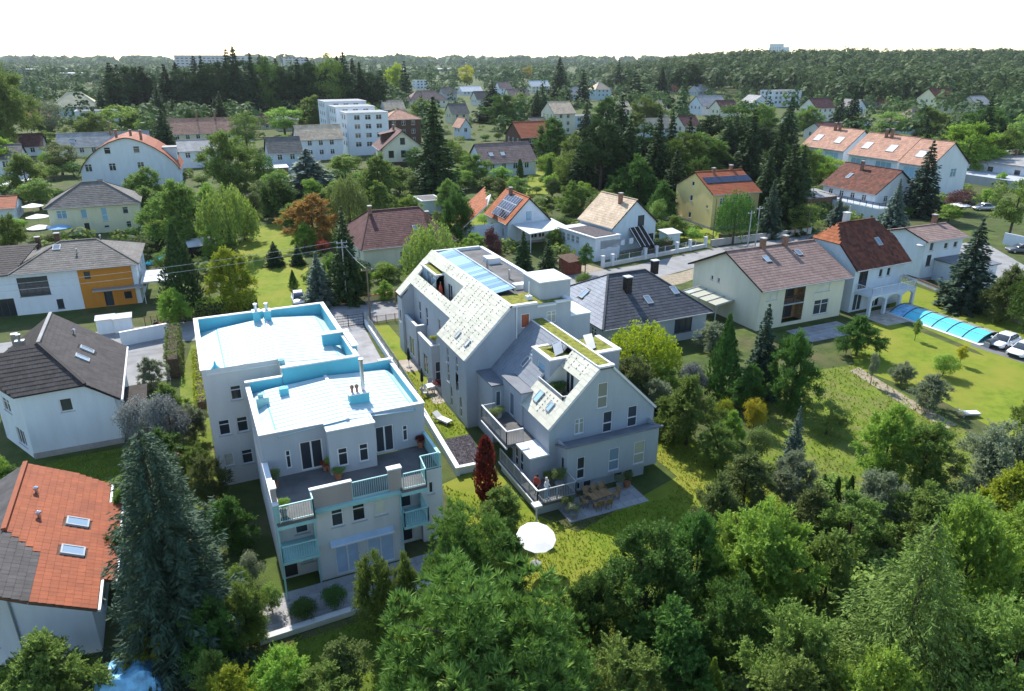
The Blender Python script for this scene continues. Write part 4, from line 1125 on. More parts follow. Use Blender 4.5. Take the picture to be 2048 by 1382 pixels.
sl, o = lslope(22.95, 23.75, 61.6, 67.4, zc, 6); shadow_bars(o, sl, .5, 5.6, .2, 1.0, seed=4)        # above the loggia
sl, o = lslope(22.9, 23.75, 67.4, 73.3, zc, 7)
sl, o = lslope(19.5, 22.9, 71.8, 73.4, zc, 8)
# loggia cut into the roof
lg = Walls(na, 'plaster_pale', 'loggia_wall')
lg.rect(23.0, 67.4, 7.0, 270, 5.8, 2.9, [(1.0, .05, 1.4, 2.0, D(style='door2', sill=False))]); lg.face(21.6, 67.4, 7.0, 0, [(0,0),(1.4,0),(1.4,2.9),(0,1.5)]); lg.face(23.0, 61.6, 7.0, 180, [(0,0),(1.4,0),(1.4,1.5),(0,2.9)])
lg.done()
MB().box(21.5, 61.6, 6.9, 23.0, 67.4, 7.0).build('loggia_floor', 'paving', na)
railing(na, [(21.65, 61.7), (21.65, 67.3)], 7.6, .9, 'trim_grey')
# dormer with sedum roof
dm = Walls(na, G_, 'dormer')
dm.rect(22.15, 72.0, 7.4, 270, 4.6, 2.1, [(.15, .35, 1.35, 1.6, D(glass='glass_blue', style='one', frame='trim_grey', sill=False)), (1.62, .35, 1.35, 1.6, D(glass='glass_blue', frame='trim_grey', sill=False)), (3.1, .35, 1.35, 1.6, D(glass='glass_blue', frame='trim_grey', sill=False))])
dm.face(22.15, 67.4, 7.4, 0, [(0,0),(1.9,0),(1.9,2.1),(0,2.1)]); dm.face(24.05, 72.0, 7.4, 180, [(0,0),(1.9,0),(1.9,2.1),(0,2.1)])
dmo = dm.done()
MB().box(22.05, 67.3, 9.5, 22.3, 72.1, 9.64).box(22.3, 67.3, 9.5, 24.1, 67.5, 9.64).box(22.3, 71.9, 9.5, 24.1, 72.1, 9.64).each('coping', 'trim_white', dmo)
MB().box(22.3, 67.5, 9.5, 24.1, 71.9, 9.59).each('sedum_roof', 'sedum', dmo)
# flat top with glazed strip
MB().poly([(23.7, 52.8, 10.3), (29.4, 52.8, 10.3), (29.4, 73.0, 10.3), (23.7, 73.0, 10.3)]).build('roof', 'flat_roof', na)
MB().box(23.6, 52.45, 10.5, 26.2, 52.8, 10.68).box(26.2, 52.45, 10.2, 28.0, 52.8, 10.34).box(28.0, 52.45, 10.35, 29.6, 52.8, 10.5).box(29.2, 52.8, 10.2, 29.6, 73.2, 10.55).box(23.6, 73.0, 10.3, 29.2, 73.3, 10.62).box(23.62, 52.82, 10.3, 23.95, 73.0, 10.66).each('coping', 'trim_white', na)
gls = MB().poly([(23.97, 56.3, 10.62), (25.7, 56.3, 10.86), (25.7, 72.0, 10.86), (23.97, 72.0, 10.62)]).build('glazed_roof', 'glass_sky', na)
n_ = 22; st_ = 15.7/n_
gm = MB().slab([(0, .02, .03), (1.745, .02, .27), (1.745, st_-.02, .27), (0, st_-.02, .03)], .02).mesh('glass_panel')
for i in range(n_): link('glass_panel', gm, 'glass_blue', gls, loc=(23.97, 56.3+i*st_, 10.62))
MB().bar((25.8, 56.2, 10.8), (25.8, 72.1, 10.8), .18, .35).build('glazing_edge', 'zinc', gls)
MB().box(24.0, 52.85, 10.3, 27.2, 56.1, 10.42).box(27.2, 52.85, 10.28, 29.1, 53.6, 10.38).each('sedum_roof', 'sedum', na)
MB().tube([(26.2, 54.2, 10.3), (26.2, 54.2, 12.0)], .05, 8).box(25.95, 54.0, 10.4, 26.45, 54.5, 10.75).build('mast', 'trim_white', na)
tw = boxwalls(na, 27.0, 53.7, 30.0, 57.0, 10.2, 11.9, G_, name='lift_tower')
MB().box(26.92, 53.62, 11.902, 30.08, 57.08, 12.0).each('coping', 'trim_white', tw)
MB().box(29.5, 52.55, 8.902, 31.6, 55.5, 9.0).box(29.45, 55.5, 8.9, 31.58, 73.2, 8.98).each('coping', 'trim_white', na)
MB().tube([(26.8, 65, 10.3), (26.8, 65, 11.4)], .12, 8).tube([(27.4, 61, 10.3), (27.4, 61, 11.2)], .1, 8).each('flue', 'metal', na)
MB().box(26.4, 57.5, 10.3, 28.8, 58.3, 10.75).box(27.5, 66.5, 10.3, 28.9, 68.0, 10.9).each('roof_hatch', 'trim_white', na)
MB().tube([(24.25, 52.5, 10.6), (24.25, 52.5, 6.75), (24.05, 52.5, 6.5), (22.2, 52.5, 5.1), (22.2, 52.5, 4.2)], .06, 8).build('downpipe', 'trim_white', na)

# front wing: lower gable
w = Walls(na, G_)
w.face(21.7, 41.3, 0, 0, [(0,0),(9.1,0),(9.1,5.0),(5.1,9.0),(4.0,9.0),(0,5.0)],
       [(3.98, 5.75, .9, 2.1, HF()), (4.55, 4.45, .8, .95, D()), (2.1, 4.45, .8, .45, D(glass='glass_pale')), (6.75, 4.45, .85, .95, D())] if False else
       [(3.95, 5.75, .9, 2.1, HF(glass='glass_pale')), (4.52, 3.6, .85, 1.8, HF()), (2.1, 4.0, .82, 1.3, D(glass='glass_pale', style='two')), (6.7, 3.6, .9, 1.8, HF())])
w.face(21.7, 52.6, 0, 270, [(0,0),(11.3,0),(11.3,5.0),(0,5.0)], [(5.2, 3.1, 1.0, 1.75, D(style='one', sill=False)), (8.2, .95, .75, 2.0, D(style='half', sill=False))])
w.rect(30.8, 41.3, 0, 90, 11.3, 5.0, [(2, 3.2, .9, 1.3, D()), (6, 3.2, .9, 1.3, D())])
w.done()
zf = lambda x: 5.0 + (x-21.7) + .12
sl, o = lslope(21.55, 25.7, 41.15, 42.05, zf, 11); 
sl, o = lslope(21.55, 23.15, 42.05, 46.2, zf, 12, holes=[(3.2, 1.0, .6, .8)]); shadow_bars(o, sl, 2.0, 4.0, .3, 2.0, .55, .3, seed=6); skylight(o, sl, 3.2, 1.0, .55, .75, 'glass_blue'); skylight(o, sl, 1.2, .9, .7, 1.0, 'glass_blue')
sl, o = lslope(24.55, 25.7, 42.05, 45.2, zf, 13); shadow_bars(o, sl, .3, 3.1, .2, 1.5, .8, .3, seed=7)
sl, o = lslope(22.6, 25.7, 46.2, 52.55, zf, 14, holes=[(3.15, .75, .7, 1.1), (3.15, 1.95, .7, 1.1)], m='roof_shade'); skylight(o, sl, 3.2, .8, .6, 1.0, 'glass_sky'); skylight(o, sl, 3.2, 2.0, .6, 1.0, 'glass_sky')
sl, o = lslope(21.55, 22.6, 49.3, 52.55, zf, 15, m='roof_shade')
slope(na, [(30.95, 41.15, 4.97), (30.95, 52.55, 4.97), (26.8, 52.55, 9.12), (26.8, 41.15, 9.12)], TP, .16, (.46, .42), fascia='trim_white', seed=16)
MB().box(25.68, 41.15, 8.95, 26.82, 52.55, 9.1).build('roof', 'flat_roof', na)
MB().box(25.6, 41.12, 9.1, 26.9, 41.45, 9.24).box(26.72, 41.45, 9.1, 26.9, 52.5, 9.2).box(25.6, 41.45, 9.1, 25.72, 52.5, 9.18).each('coping', 'trim_white', na)
MB().box(25.74, 41.47, 9.1, 26.7, 52.5, 9.19).each('sedum_roof', 'sedum', na)
# roof terrace sunk into the slope
rt = Walls(na, 'plaster_pale', 'terrace_wall')
rt.rect(24.95, 45.2, 5.7, 270, 3.15, 2.5, [(.2, .05, 1.3, 1.95, D(style='door2', sill=False))]); rt.face(23.15, 45.2, 5.7, 0, [(0,0),(1.8,0),(1.8,2.6),(0,.9)]); rt.face(24.95, 42.05, 5.7, 180, [(0,0),(1.8,0),(1.8,.9),(0,2.5)])
rt.done()
MB().box(23.1, 42.05, 5.6, 25.0, 46.2, 5.7).build('terrace_floor', 'timber_tan', na)
railing(na, [(24.3, 42.1), (23.2, 42.15), (23.2, 46.1)], 5.9, 1.0, 'trim_white')
# dormers on the front wing
d2 = Walls(na, G_, 'dormer')
d2.face(23.7, 45.22, 5.7, 0, [(0,0),(2.1,0),(2.1,2.75),(0,2.75)]); d2.face(23.7, 48.3, 5.7, 270, [(0,0),(3.08,0),(3.08,2.75),(0,2.75)], [(.9, .9, 1.3, 1.2, D(glass='glass_blue'))]); d2.face(25.8, 48.3, 5.7, 180, [(0,0),(2.1,0),(2.1,2.75),(0,2.75)])
d2o = d2.done()
MB().box(23.62, 45.14, 8.452, 25.7, 45.55, 8.56).box(23.62, 45.55, 8.452, 24.0, 48.38, 8.56).box(24.0, 48.05, 8.452, 25.7, 48.38, 8.555).each('coping', 'trim_white', d2o)
MB().box(24.0, 45.55, 8.45, 25.7, 48.05, 8.5).each('sedum_roof', 'sedum', d2o)
MB().slab([(24.4, 45.7, 8.62), (25.2, 45.9, 8.7), (25.5, 46.9, 9.25), (24.7, 46.8, 9.2)], .05).slab([(24.75, 46.75, 9.2), (25.5, 46.9, 9.25), (25.3, 47.7, 8.7), (24.5, 47.6, 8.62)], .05).each('roof_light', 'flat_white', d2o)
d3 = boxwalls(na, 26.9, 44.4, 29.4, 47.6, 6.6, 8.75, 'slate_grey', name='dormer')
MB().box(26.85, 44.3, 8.752, 29.5, 44.75, 8.86).box(29.05, 44.75, 8.752, 29.5, 47.7, 8.86).each('coping', 'trim_white', d3)
MB().box(26.92, 44.75, 8.75, 29.05, 47.55, 8.8).each('sedum_roof', 'sedum', d3)
MB().slab([(26.95, 45.0, 8.9), (27.7, 45.2, 8.95), (28.3, 46.9, 9.45), (27.5, 46.9, 9.4)], .05).each('roof_light', 'flat_white', d3)
# wall bay with ledge on the left side
bay = boxwalls(na, 21.55, 45.7, 22.7, 49.3, 3.1, 5.9, G_, l=[(1.2, .05, .9, 2.05, D(style='one', sill=False, glass='glass_sky'))], name='bay')
MB().box(21.45, 45.6, 5.902, 22.8, 49.4, 6.0).build('bay_roof', 'lead_sheet', bay)
bay2 = boxwalls(na, 20.6, 49.3, 21.7, 52.6, 0, 5.2, G_, f=[(.3, 3.3, .5, 1.4, D(glass='glass_sky'))], name='bay')
MB().box(20.5, 49.2, 5.202, 21.75, 52.58, 5.32).build('bay_roof', 'lead_sheet', bay2)
# upper balcony, small bay, lower terrace
MB().box(19.3, 43.55, 2.82, 21.7, 48.6, 3.05).build('balcony_floor', 'flat_roof', na)
railing(na, [(20.7, 43.6), (19.35, 43.6), (19.35, 48.5), (20.5, 48.5)], 2.75, 1.35, 'trim_grey', post=1.2)
MB().bar((19.35, 43.6, 4.15), (19.35, 48.5, 4.15), .12, .06).bar((19.35, 43.6, 4.15), (20.7, 43.6, 4.15), .12, .06).bar((19.3, 43.5, 2.75), (19.3, 48.5, 2.75), .14, .14).each('handrail', 'trim_white', na)
b3 = boxwalls(na, 20.2, 41.25, 21.69, 44.4, .9, 2.9, G_, l=[(.35, .1, .62, 1.6, D(style='half', sill=False)), (1.25, .1, .62, 1.6, D(style='half', sill=False))], name='bay')
MB().box(20.05, 41.1, 2.902, 21.69, 44.5, 3.02).build('bay_roof', 'trim_white', b3)
low = Walls(na, G_)
low.rect(22.4, 39.8, .85, 0, 7.9, 3.25, [(.85, .3, .7, 1.85, HF()), (3.55, .3, .95, 1.95, HF(glass='glass_sky')), (5.75, .35, 1.0, 1.95, HF(glass='glass_pale'))])
low.rect(30.3, 39.8, .85, 90, 1.5, 3.25); low.rect(22.4, 41.3, .85, 270, 1.5, 3.25, [(.5, .4, .55, 1.7, D())])
low.b.poly([(22.4, 39.8, .85), (22.4, 41.3, .85), (30.3, 41.3, .85), (30.3, 39.8, .85)])
low.done()
MB().slab([(22.2, 39.55, 4.22), (30.5, 39.55, 4.22), (30.5, 41.3, 3.62), (22.2, 41.3, 3.62)], .12).build('canopy_roof', 'lead_sheet', na)
bs = Walls(na, G_, 'basement_wall')
bs.rect(22.4, 40.0, 0, 0, 6.9, .85, [(1.0, .1, .35, .7, D(sill=False)), (1.55, .1, .75, .7, D(sill=False)), (4.2, .1, .85, .7, D(sill=False)), (5.1, .1, .85, .7, D(sill=False))]); bs.rect(29.3, 40.0, 0, 90, 1.3, .85); bs.rect(19.5, 38.55, 0, 0, 2.9, .75, ()); bs.rect(19.5, 45, 0, 270, 6.45, .75); bs.rect(22.4, 38.55, 0, 90, 1.45, .75)
bs.done()
MB().box(19.3, 38.35, .75, 22.5, 45.0, .95).build('terrace_floor', 'flat_roof', na)
railing(na, [(19.4, 45.0), (19.4, 38.45), (22.45, 38.45), (22.45, 39.75)], .95, 1.05, 'trim_grey', post=1.3)
MB().bar((19.4, 41.0, 2.03), (19.4, 38.45, 2.03), .12, .06).bar((19.4, 38.45, 2.03), (20.4, 38.45, 2.03), .12, .06).bar((19.3, 38.4, .85), (19.3, 45.0, .85), .12, .14).each('handrail', 'trim_white', na)
rebase(na, (25.5, 55.0, 0))

# ------------------------------------------------------------------ the two near houses at the left edge
r3 = thing('house', 'white house with dark brown half-hipped roof and twin roof windows at the left edge', 'house')
w = Walls(r3, 'plaster_white')
w.face(-13.9, 62.1, 0, 0, [(0,0),(6.4,0),(6.4,4.2),(4.4,5.6),(0,5.6)], [(2.55, 3.65, .9, 1.15, D(style='one'))])
w.rect(-7.5, 62.1, 0, 90, 12.0, 4.2, [(3, 1, 1, 1.2, D()), (7, 1, 1, 1.2, D())])
w.rect(-16.6, 67.2, 0, 297.9, 5.77, 5.6, [(1.6, 3.2, 1.5, 1.2, D(style='two')), (3.0, .6, 1.7, 1.5, D(style='three'))])
w.face(-17.6, 74.1, 0, 278, [(0,0),(6.97,0),(6.97,5.4),(0,4.2)])
w.face(-7.5, 74.1, 0, 180, [(0,0),(10.1,0),(10.1,4.2),(5.0,8.0),(0,4.2)])
w.done()
MB().box(-13.95, 62.06, 0, -7.46, 62.096, .5).build('plinth', 'plinth', r3)
TB = 'tile_brown'
sl, o = slope(r3, [(-7.0, 61.6, 4.203), (-7.0, 74.3, 4.203), (-12.45, 74.3, 8.35), (-12.45, 66.0, 8.35), (-9.2, 61.6, 5.877)], TB, .16, (.34, .4), holes=[(6.9, 2.6, 1.0, 1.3), (4.6, 2.8, 1.0, 1.3)], fascia='timber_dark', seed=31)
skylight(o, sl, 7.0, 2.7, .8, 1.15, 'glass_sky', 'trim_grey'); skylight(o, sl, 4.7, 2.9, .8, 1.15, 'glass_sky', 'trim_grey')
vent(r3, -10.6, 71.5, 6.9, .4)
slope(r3, [(-14.15, 61.6, 5.72), (-9.2, 61.6, 5.86), (-12.45, 66.0, 8.35), (-17.1, 67.0, 5.62)], TB, .16, (.34, .4), fascia='timber_dark', seed=32)
slope(r3, [(-18.0, 74.4, 4.3), (-17.1, 67.0, 5.62), (-12.45, 66.0, 8.35), (-12.45, 74.2, 8.35)], TB, .16, (.34, .4), fascia='timber_dark', seed=33)
MB().bar((-12.45, 66.0, 8.44), (-12.45, 74.2, 8.44), .26, .12).build('ridge_cap', 'tile_grey', r3)
MB().bar((-12.45, 66.0, 8.42), (-9.25, 61.65, 5.95), .24, .12).bar((-12.45, 66.0, 8.42), (-17.1, 67.0, 5.7), .24, .12).build('hip_cap', TB, r3)
MB().bar((-6.93, 61.6, 4.08), (-6.93, 74.3, 4.08), .16, .14).build('gutter', 'trim_white', r3)
MB().box(-14.6, 68.6, 6.9, -13.9, 69.1, 7.9).lathe([(.12, 7.9), (.12, 8.3), (.2, 8.32), (.2, 8.45)], -14.25, 68.8, 8).build('chimney', 'metal', r3)
MB().box(-15.4, 71.6, 6.0, -14.9, 72.1, 7.6).build('chimney', 'metal', r3)
cb = MB().slab([(-7.2, 63.6, 2.6), (-5.4, 63.6, 2.6), (-5.4, 68.0, 2.6), (-7.2, 68.0, 2.6)], .16).build('carport_roof', 'timber_dark', r3)
MB().box(-5.5, 63.6, 0, -5.38, 63.72, 2.44).build('carport_post', 'timber_brown', r3)
rebase(r3, (-12, 67, 0))

r4 = thing('house', 'house with red tiled roof beside dark tiles at the lower left corner', 'house')
zp = lambda x: 6.2 - (x+11.5)*.535
NT = []
def red_part(poly_xy, m, seed, holes=(), single=False):
    pts = [(x, y, zp(x)) for x, y in poly_xy]
    sl = Slope(pts)
    o = MB().slab(pts, .16).build('roof', 'timber_brown', r4)
    if not single:
        tile_field(sl, .32, .38, holes, seed=seed, stagger=False).build('tiles', m, o, kind='stuff'); return sl, o
    b = tile_field(sl, .32, .38, holes, seed=seed, stagger=False)
    k = 0; stf = MB(); st = b.st + [(len(b.v), len(b.f))]
    cells = []
    for (v0, f0), (v1, f1) in zip(st[:-1], st[1:]):
        c = Vector(b.v[v0]); cells.append((c.y + 0.3*c.x, v0, f0, v1, f1))
    cells.sort(key=lambda t: t[0])
    for q, (_, v0, f0, v1, f1) in enumerate(cells):
        p = MB(); vs = b.v[v0:v1]; fs = [tuple(i-v0 for i in f) for f in b.f[f0:f1]]
        if q < 300:
            p.v = vs; p.f = fs; p.a = b.a[f0:f1]
            me = p.mesh('roof_tile'); at = me.attributes.new('rnd', 'FLOAT', 'FACE') if 'rnd' not in me.attributes else me.attributes['rnd']
            at.data.foreach_set('value', [p.a[0]]*len(me.polygons))
            link('roof_tile', me, m, o)
        else: stf.add(vs, fs, b.a[f0])
    stf.build('tiles', m, o, kind='stuff')
    return sl, o
sl, o = red_part([(-6.46, 38.05), (-6.46, 46.0), (-7.1, 46.0), (-7.1, 48.3), (-9.0, 48.9), (-11.5, 48.9), (-11.5, 41.3), (-9.8, 39.5), (-9.8, 35.5), (-7.1, 35.5), (-7.1, 38.05)], 'tile_red', 41, [(1.6, 1.6, 1.0, 1.4), (4.5, 1.55, 1.0, 1.4)], True)
for a in (1.7, 4.6): skylight(o, sl, a, 1.7, .85, 1.2, 'glass_sky', 'trim_grey')
red_part([(-9.82, 35.5), (-9.82, 39.45), (-11.5, 41.2), (-11.5, 35.7)], 'tile_dark', 42)
for x, y in ((-10.6, 45.6), (-10.2, 43.0)): vent(r4, x, y, zp(x), .28)
slope(r4, [(-16.8, 48.9, 3.4), (-16.8, 35.7, 3.4), (-11.5, 35.7, 6.2), (-11.5, 48.9, 6.2)], 'tile_dark', .16, (.32, .38), seed=43, fascia='timber_brown', stagger=False)
MB().bar((-11.5, 41.2, 6.3), (-11.5, 48.9, 6.3), .26, .14).build('ridge_cap', 'tile_red', r4)
MB().bar((-6.40, 38.05, 3.42), (-6.40, 46.0, 3.42), .13, .12).build('gutter', 'trim_white', r4); MB().bar((-7.03, 35.5, 3.75), (-7.03, 38.0, 3.75), .13, .12).build('gutter', 'trim_white', r4); MB().bar((-7.03, 46.05, 3.75), (-7.03, 48.3, 3.75), .13, .12).build('gutter', 'trim_white', r4)
w = Walls(r4, 'plaster_white')
w.face(-11.3, 37.6, 0, 350, [(0,0),(3.7,0),(3.7,3.55),(0,5.6)]); w.rect(-7.66, 36.95, 0, 90, 11.2, 3.4, [(3, .2, 1.6, 2.1, D(style='door2', sill=False))]); w.face(-15.2, 39.2, 0, 338, [(0,0),(4.2,0),(4.2,5.7),(0,3.9)], [(1.5, 1.2, 1.6, 1.4, D(style='two'))])
w.face(-7.66, 48.2, 0, 180, [(0,0),(8,0),(8,3.5),(3.9,5.9),(0,3.6)])
w.done()
MB().tube([(-11.2, 37.5, 5.3), (-11.2, 37.5, 0)], .05, 8).build('downpipe', 'zinc', r4)
rebase(r4, (-11, 42.5, 0))

# ------------------------------------------------------------------ houses along and beyond the street
B2 = dict(style='bar')
def autow(L, he, step=2.9, w=1.1, h=1.25, **o):
    out = []; n = max(1, int((L-1.0)/step)); s0 = (L - (n-1)*step - w)/2
    z = he - 2.0
    while z > 0.5:
        out += [(s0+i*step, z, w, h, dict(style='two', **o)) for i in range(n)]; z -= 2.8
    return out

# white and orange house
r5, s5 = house('house', 'white and orange two-storey house with brown hip roof at the left', -13.2, 108.7, -2.8, 13.45, 11.2, 5.4, 7.55, roof='hip', hip=4.6, wall='plaster_white', tilem='tile_stone', fascia='trim_dark',
    wins=D(f=[(.12, 2.35, 3.3, 2.4, D(style='grid', frame='trim_dark')), (3.8, .35, .75, 1.25, D(frame='trim_dark')), (7.45, 3.85, .7, 1.0, D(frame='trim_dark')), (9.2, .05, 1.0, 1.95, D(frame='trim_dark', name='door', sill=False)), (11.5, .75, .9, 1.0, D(frame='trim_dark'))], r=autow(11, 5.4)),
    chim=[(-3.0, 3.6, 6.0, 8.1), (-5.4, 4.0, 5.5, 7.7)], sky=[('f', 4.4, 4.6, .9, 1.1)], vents=[(0, -2.8), (2.5, .6)], chm='timber_brown', plinth=False)
w = Walls(r5, 'plaster_orange', 'orange_wall')            # cladding set proud of the white wall
w.rect(.05, -5.66, 0, 0, 6.1, 5.35, [(.68, 3.85, .7, 1.0, D(open=1)), (2.42, .05, 1.0, 1.95, D(open=1)), (4.72, .75, .9, 1.0, D(open=1))], .05); w.done()
MB().slab([(1.4, -6.7, 2.5), (7.6, -6.7, 2.5), (7.6, -5.62, 2.55), (1.4, -5.62, 2.55)], .18).build('canopy', 'zinc', r5)
MB().slab([(7.0, -6.5, 3.0), (11.4, -6.5, 3.0), (11.4, -1.0, 3.1), (7.0, -1.0, 3.1)], .2).build('carport_roof', 'flat_white', r5)
for px_, py_ in ((7.2, -6.3), (11.2, -6.3), (11.2, -1.2)): MB().box(px_-.06, py_-.06, 0, px_+.06, py_+.06, 2.8).build('carport_post', 'trim_grey', r5)
wg = Walls(r5, 'plaster_white'); wg.rect(-13.5, -5.6, 0, 0, 6.77, 5.4, [(3.8, 0.0, 2.3, 2.3, D(style='three', frame='trim_dark', sill=False))]); wg.done()
slope(r5, [(-14, -6.1, 5.36), (-6.9, -6.1, 5.36), (-4.6, 0, 7.7), (-14, 0, 7.7)], 'tile_brown', .14, (.45, .45), fascia='trim_dark', seed=51)

# pale yellow hip-roofed house
house('house', 'pale yellow house with grey hip roof behind the orange house', -14.7, 155.8, -.8, 14.6, 9.4, 5.3, 8.5, roof='hip', hip=5.6, wall='plaster_lemon', tilem='tile_stone',
    wins=D(f=[(1.25, 3.1, 1.6, 1.45, D(style='two', glass='glass_blue')), (5.05, 2.9, .95, 1.6, D(glass='glass_blue')), (8.3, 2.1, .95, 2.5, D(glass='glass_blue', style='half')), (11.8, 3.2, .95, 1.25, D(style='bar')), (12.0, .5, .85, 1.3, D(style='bar')), (5.2, .05, .8, 1.95, D(name='door', frame='trim_dark', sill=False)), (2.4, .6, .6, 1.2, D()), (8.3, .9, .9, .45, D())], r=autow(9, 5.3)), plinth=False)

# big white house with a rounded roof
r7 = thing('house', 'large white gabled house with rounded orange-red roof', 'house', (-10.4, 205, 0), -3.8)
prof = [(0, 4.4), (.9, 6.0), (2.6, 7.9), (4.8, 9.5), (7.2, 10.8), (9.6, 11.6), (10.9, 11.8), (12.2, 11.6), (14.6, 10.7), (17.0, 9.3), (19.2, 7.6), (21.0, 5.7), (21.8, 4.4)]
w = Walls(r7, 'plaster_white')
w.face(-10.9, 0, 0, 0, [(0,0),(21.8,0)] + prof[::-1], [(5.9, 8.2, 1.4, 1.6, B2), (12.3, 8.2, 1.4, 1.6, B2), (1.1, 4.2, 1.5, 1.8, D(style='two')), (6.3, 4.2, 1.5, 1.8, D(style='two')), (12.6, 4.4, 1.5, 1.6, D(style='two')), (3, .8, 1.4, 1.5, D()), (9, .8, 1.4, 1.5, D()), (15, .8, 1.4, 1.5, D())])
w.rect(-10.9, 16, 0, 270, 16, 4.4, autow(16, 4.4)); w.rect(10.9, 0, 0, 90, 16, 4.4, autow(16, 4.4)); w.face(10.9, 16, 0, 180, [(0,0),(21.8,0)] + [(21.8-a, b) for a, b in prof]); w.done()
for i, ((a, z), (a2, z2)) in enumerate(zip(prof[:-1], prof[1:])):
    x, x2 = a-10.9, a2-10.9
    e = .5 if i == 0 else 0; e2 = .5 if i == len(prof)-2 else 0
    zz, zz2 = z+.15 - (.7 if e else 0), z2+.15 - (.7 if e2 else 0)
    if z2 > z: P4 = [(x-e, 16.4, zz), (x-e, -.5, zz), (x2, -.5, zz2), (x2, 16.4, zz2)]
    else: P4 = [(x2+e2, -.5, zz2), (x2+e2, 16.4, zz2), (x, 16.4, zz), (x, -.5, zz)]
    slope(r7, P4, 'tile_red', .18, (.55, .5), fascia='timber_brown', seed=70+i)
for x, y in ((.8, 6), (3.2, 4), (-2.6, 7)): chimney(r7, x, y, 10.5, 13.2, m='brick')
dn = boxwalls(r7, 7.6, 5, 10.6, 9, 5.5, 8.6, 'plaster_white', name='dormer'); MB().box(7.4, 4.8, 8.602, 10.9, 9.2, 8.8).build('dormer_roof', 'tile_grey', dn)

# anthracite hip roof
r8, s8 = house('house', 'single-storey house with anthracite hip roof right of the grey apartment house', 45.8, 68.7, .6, 13.7, 13.0, 3.2, 6.65, roof='hip', hip=4.3, wall='plaster_grey', tilem=D(f='tile_anthracite', r='tile_anthracite', b='tile_anthracite', l='slate_grey'), fascia='trim_dark', tile=(.42, .42),
    wins=D(f=[(9.3, 1.0, 2.4, 1.75, D(style='three', frame='trim_dark')), (5, 1.0, 1.6, 1.4, D(frame='trim_dark'))], l=autow(13, 3.2), r=autow(13, 3.2)), sky=[('f', 7.2, 2.6, .8, 1.25), ('f', 11.3, 3.4, .8, 1.25), ('l', 6.0, 2.0, .9, 1.3)], plinth=False)
chimney(r8, -1.55, -2.6, 4.6, 7.1, .75, .75, 'timber_dark', 'flat_white'); chimney(r8, 4.2, .4, 6.0, 7.6, .75, .6, 'timber_dark', 'flat_white')

# cream house with taupe gable roof
r9, s9 = house('house', 'cream two-storey house with brown-pink gable roof and two brick chimneys', 65.9, 67.2, .6, 13.4, 12.2, 5.3, 8.1, wall='plaster_cream', tilem='tile_taupe', oh=.7, tile=(.42, .42),
    wins=D(f=[(.9, 3.6, 1.7, 1.35, D(style='two', glass='blind_cream')), (8.6, 3.6, 2.4, 1.4, D(style='two', glass='blind_cream')), (8.8, .7, 2.4, 1.9, D(style='two')), (1.0, .9, 1.3, 1.5, D(style='two')), (3.8, .4, 3.2, 4.6, D(open=1))], l=[(3.4, 4.0, .45, .62, D()), (4.65, 4.0, .45, .62, D())], r=autow(12, 5.3)),
    chim=[(-1.6, -.2, 7.6, 9.35), (1.9, -.3, 7.6, 9.35)], sky=[('f', 4.2, 4.6, .8, 1.15), ('f', 9.6, 5.0, .8, 1.0)], plinth=False)
lg = Walls(r9, 'timber_tan', 'loggia_wall'); lg.rect(-2.9, -4.9, .4, 0, 3.2, 4.6, [(.5, .1, 2.2, 2.0, D(style='door2', sill=False, frame='timber_brown')), (.5, 2.5, 2.2, 1.9, D(style='door2', sill=False, frame='timber_brown'))]); lg.rect(-2.9, -4.9, .4, 270, 1.2, 4.6); lg.rect(.3, -6.1, .4, 90, 1.2, 4.6); lg.done()
MB().box(-2.9, -6.05, 2.55, .3, -4.9, 2.72).build('loggia_floor', 'concrete', r9); railing(r9, [(-2.9, -6.0), (.3, -6.0)], 2.7, .95, 'timber_brown')
cp9 = MB().slab([(-9.4, -2.0, 2.3), (-6.75, -2.0, 2.6), (-6.75, 4.6, 2.6), (-9.4, 4.6, 2.3)], .08).build('carport_roof', 'glass_pale', r9)
for y in (-1.8, 1.4, 4.4): MB().box(-9.3, y, 0, -9.2, y+.1, 2.2).build('carport_post', 'trim_grey', r9)
for y in (-1.9, -.2, 1.5, 3.2, 4.5): MB().bar((-9.4, y, 2.36), (-6.75, y, 2.66), .08, .08).build('carport_rafter', 'trim_grey', cp9)

# white house with rust half-hip roof, balcony on arches
r10, s10 = house('house', 'white house with rust-red tiled roof and white balcony on columns by the pool', 79.0, 66.4, 3.0, 9.4, 9.4, 6.0, 10.2, roof='halfhip', wall='plaster_white', tilem=D(f='tile_rust', b='tile_rust', r='tile_rust', l='tile_orange'), oh=.6, tile=(.4, .4),  # left hip orange: its sunlit tone put into the colour
    wins=D(f=[(4.6, 4.0, .7, 1.1, D()), (6.1, 4.0, .7, 1.1, D()), (.9, 2.9, 1.6, 2.3, D(style='door2', sill=False, frame='timber_brown')), (.6, .1, 1.6, 2.2, D(sill=False, style='door2')), (4.0, .1, 1.6, 2.2, D(sill=False, style='door2'))], l=[(5.4, 4.4, 1.0, 1.2, D(style='two')), (3, 1, 1, 1.3, D())], r=autow(9, 6)), sky=[('f', 6.2, 3.0, .8, 1.2)], plinth=False)
chimney(r10, -1.2, .6, 9.0, 11.4, .7, .6, 'flat_white', 'flat_white')
MB().tube([(-.4, .9, 9.6), (-.4, .9, 12.2)], .12, 9).build('flue', 'metal', r10)
MB().box(-4.2, -7.2, 2.5, 4.3, -4.72, 2.75).build('balcony_floor', 'plaster_white', r10)
railing(r10, [(-4.1, -4.8), (-4.1, -7.1), (4.2, -7.1), (4.2, -4.8)], 2.75, 1.0, 'trim_white', step=.2)
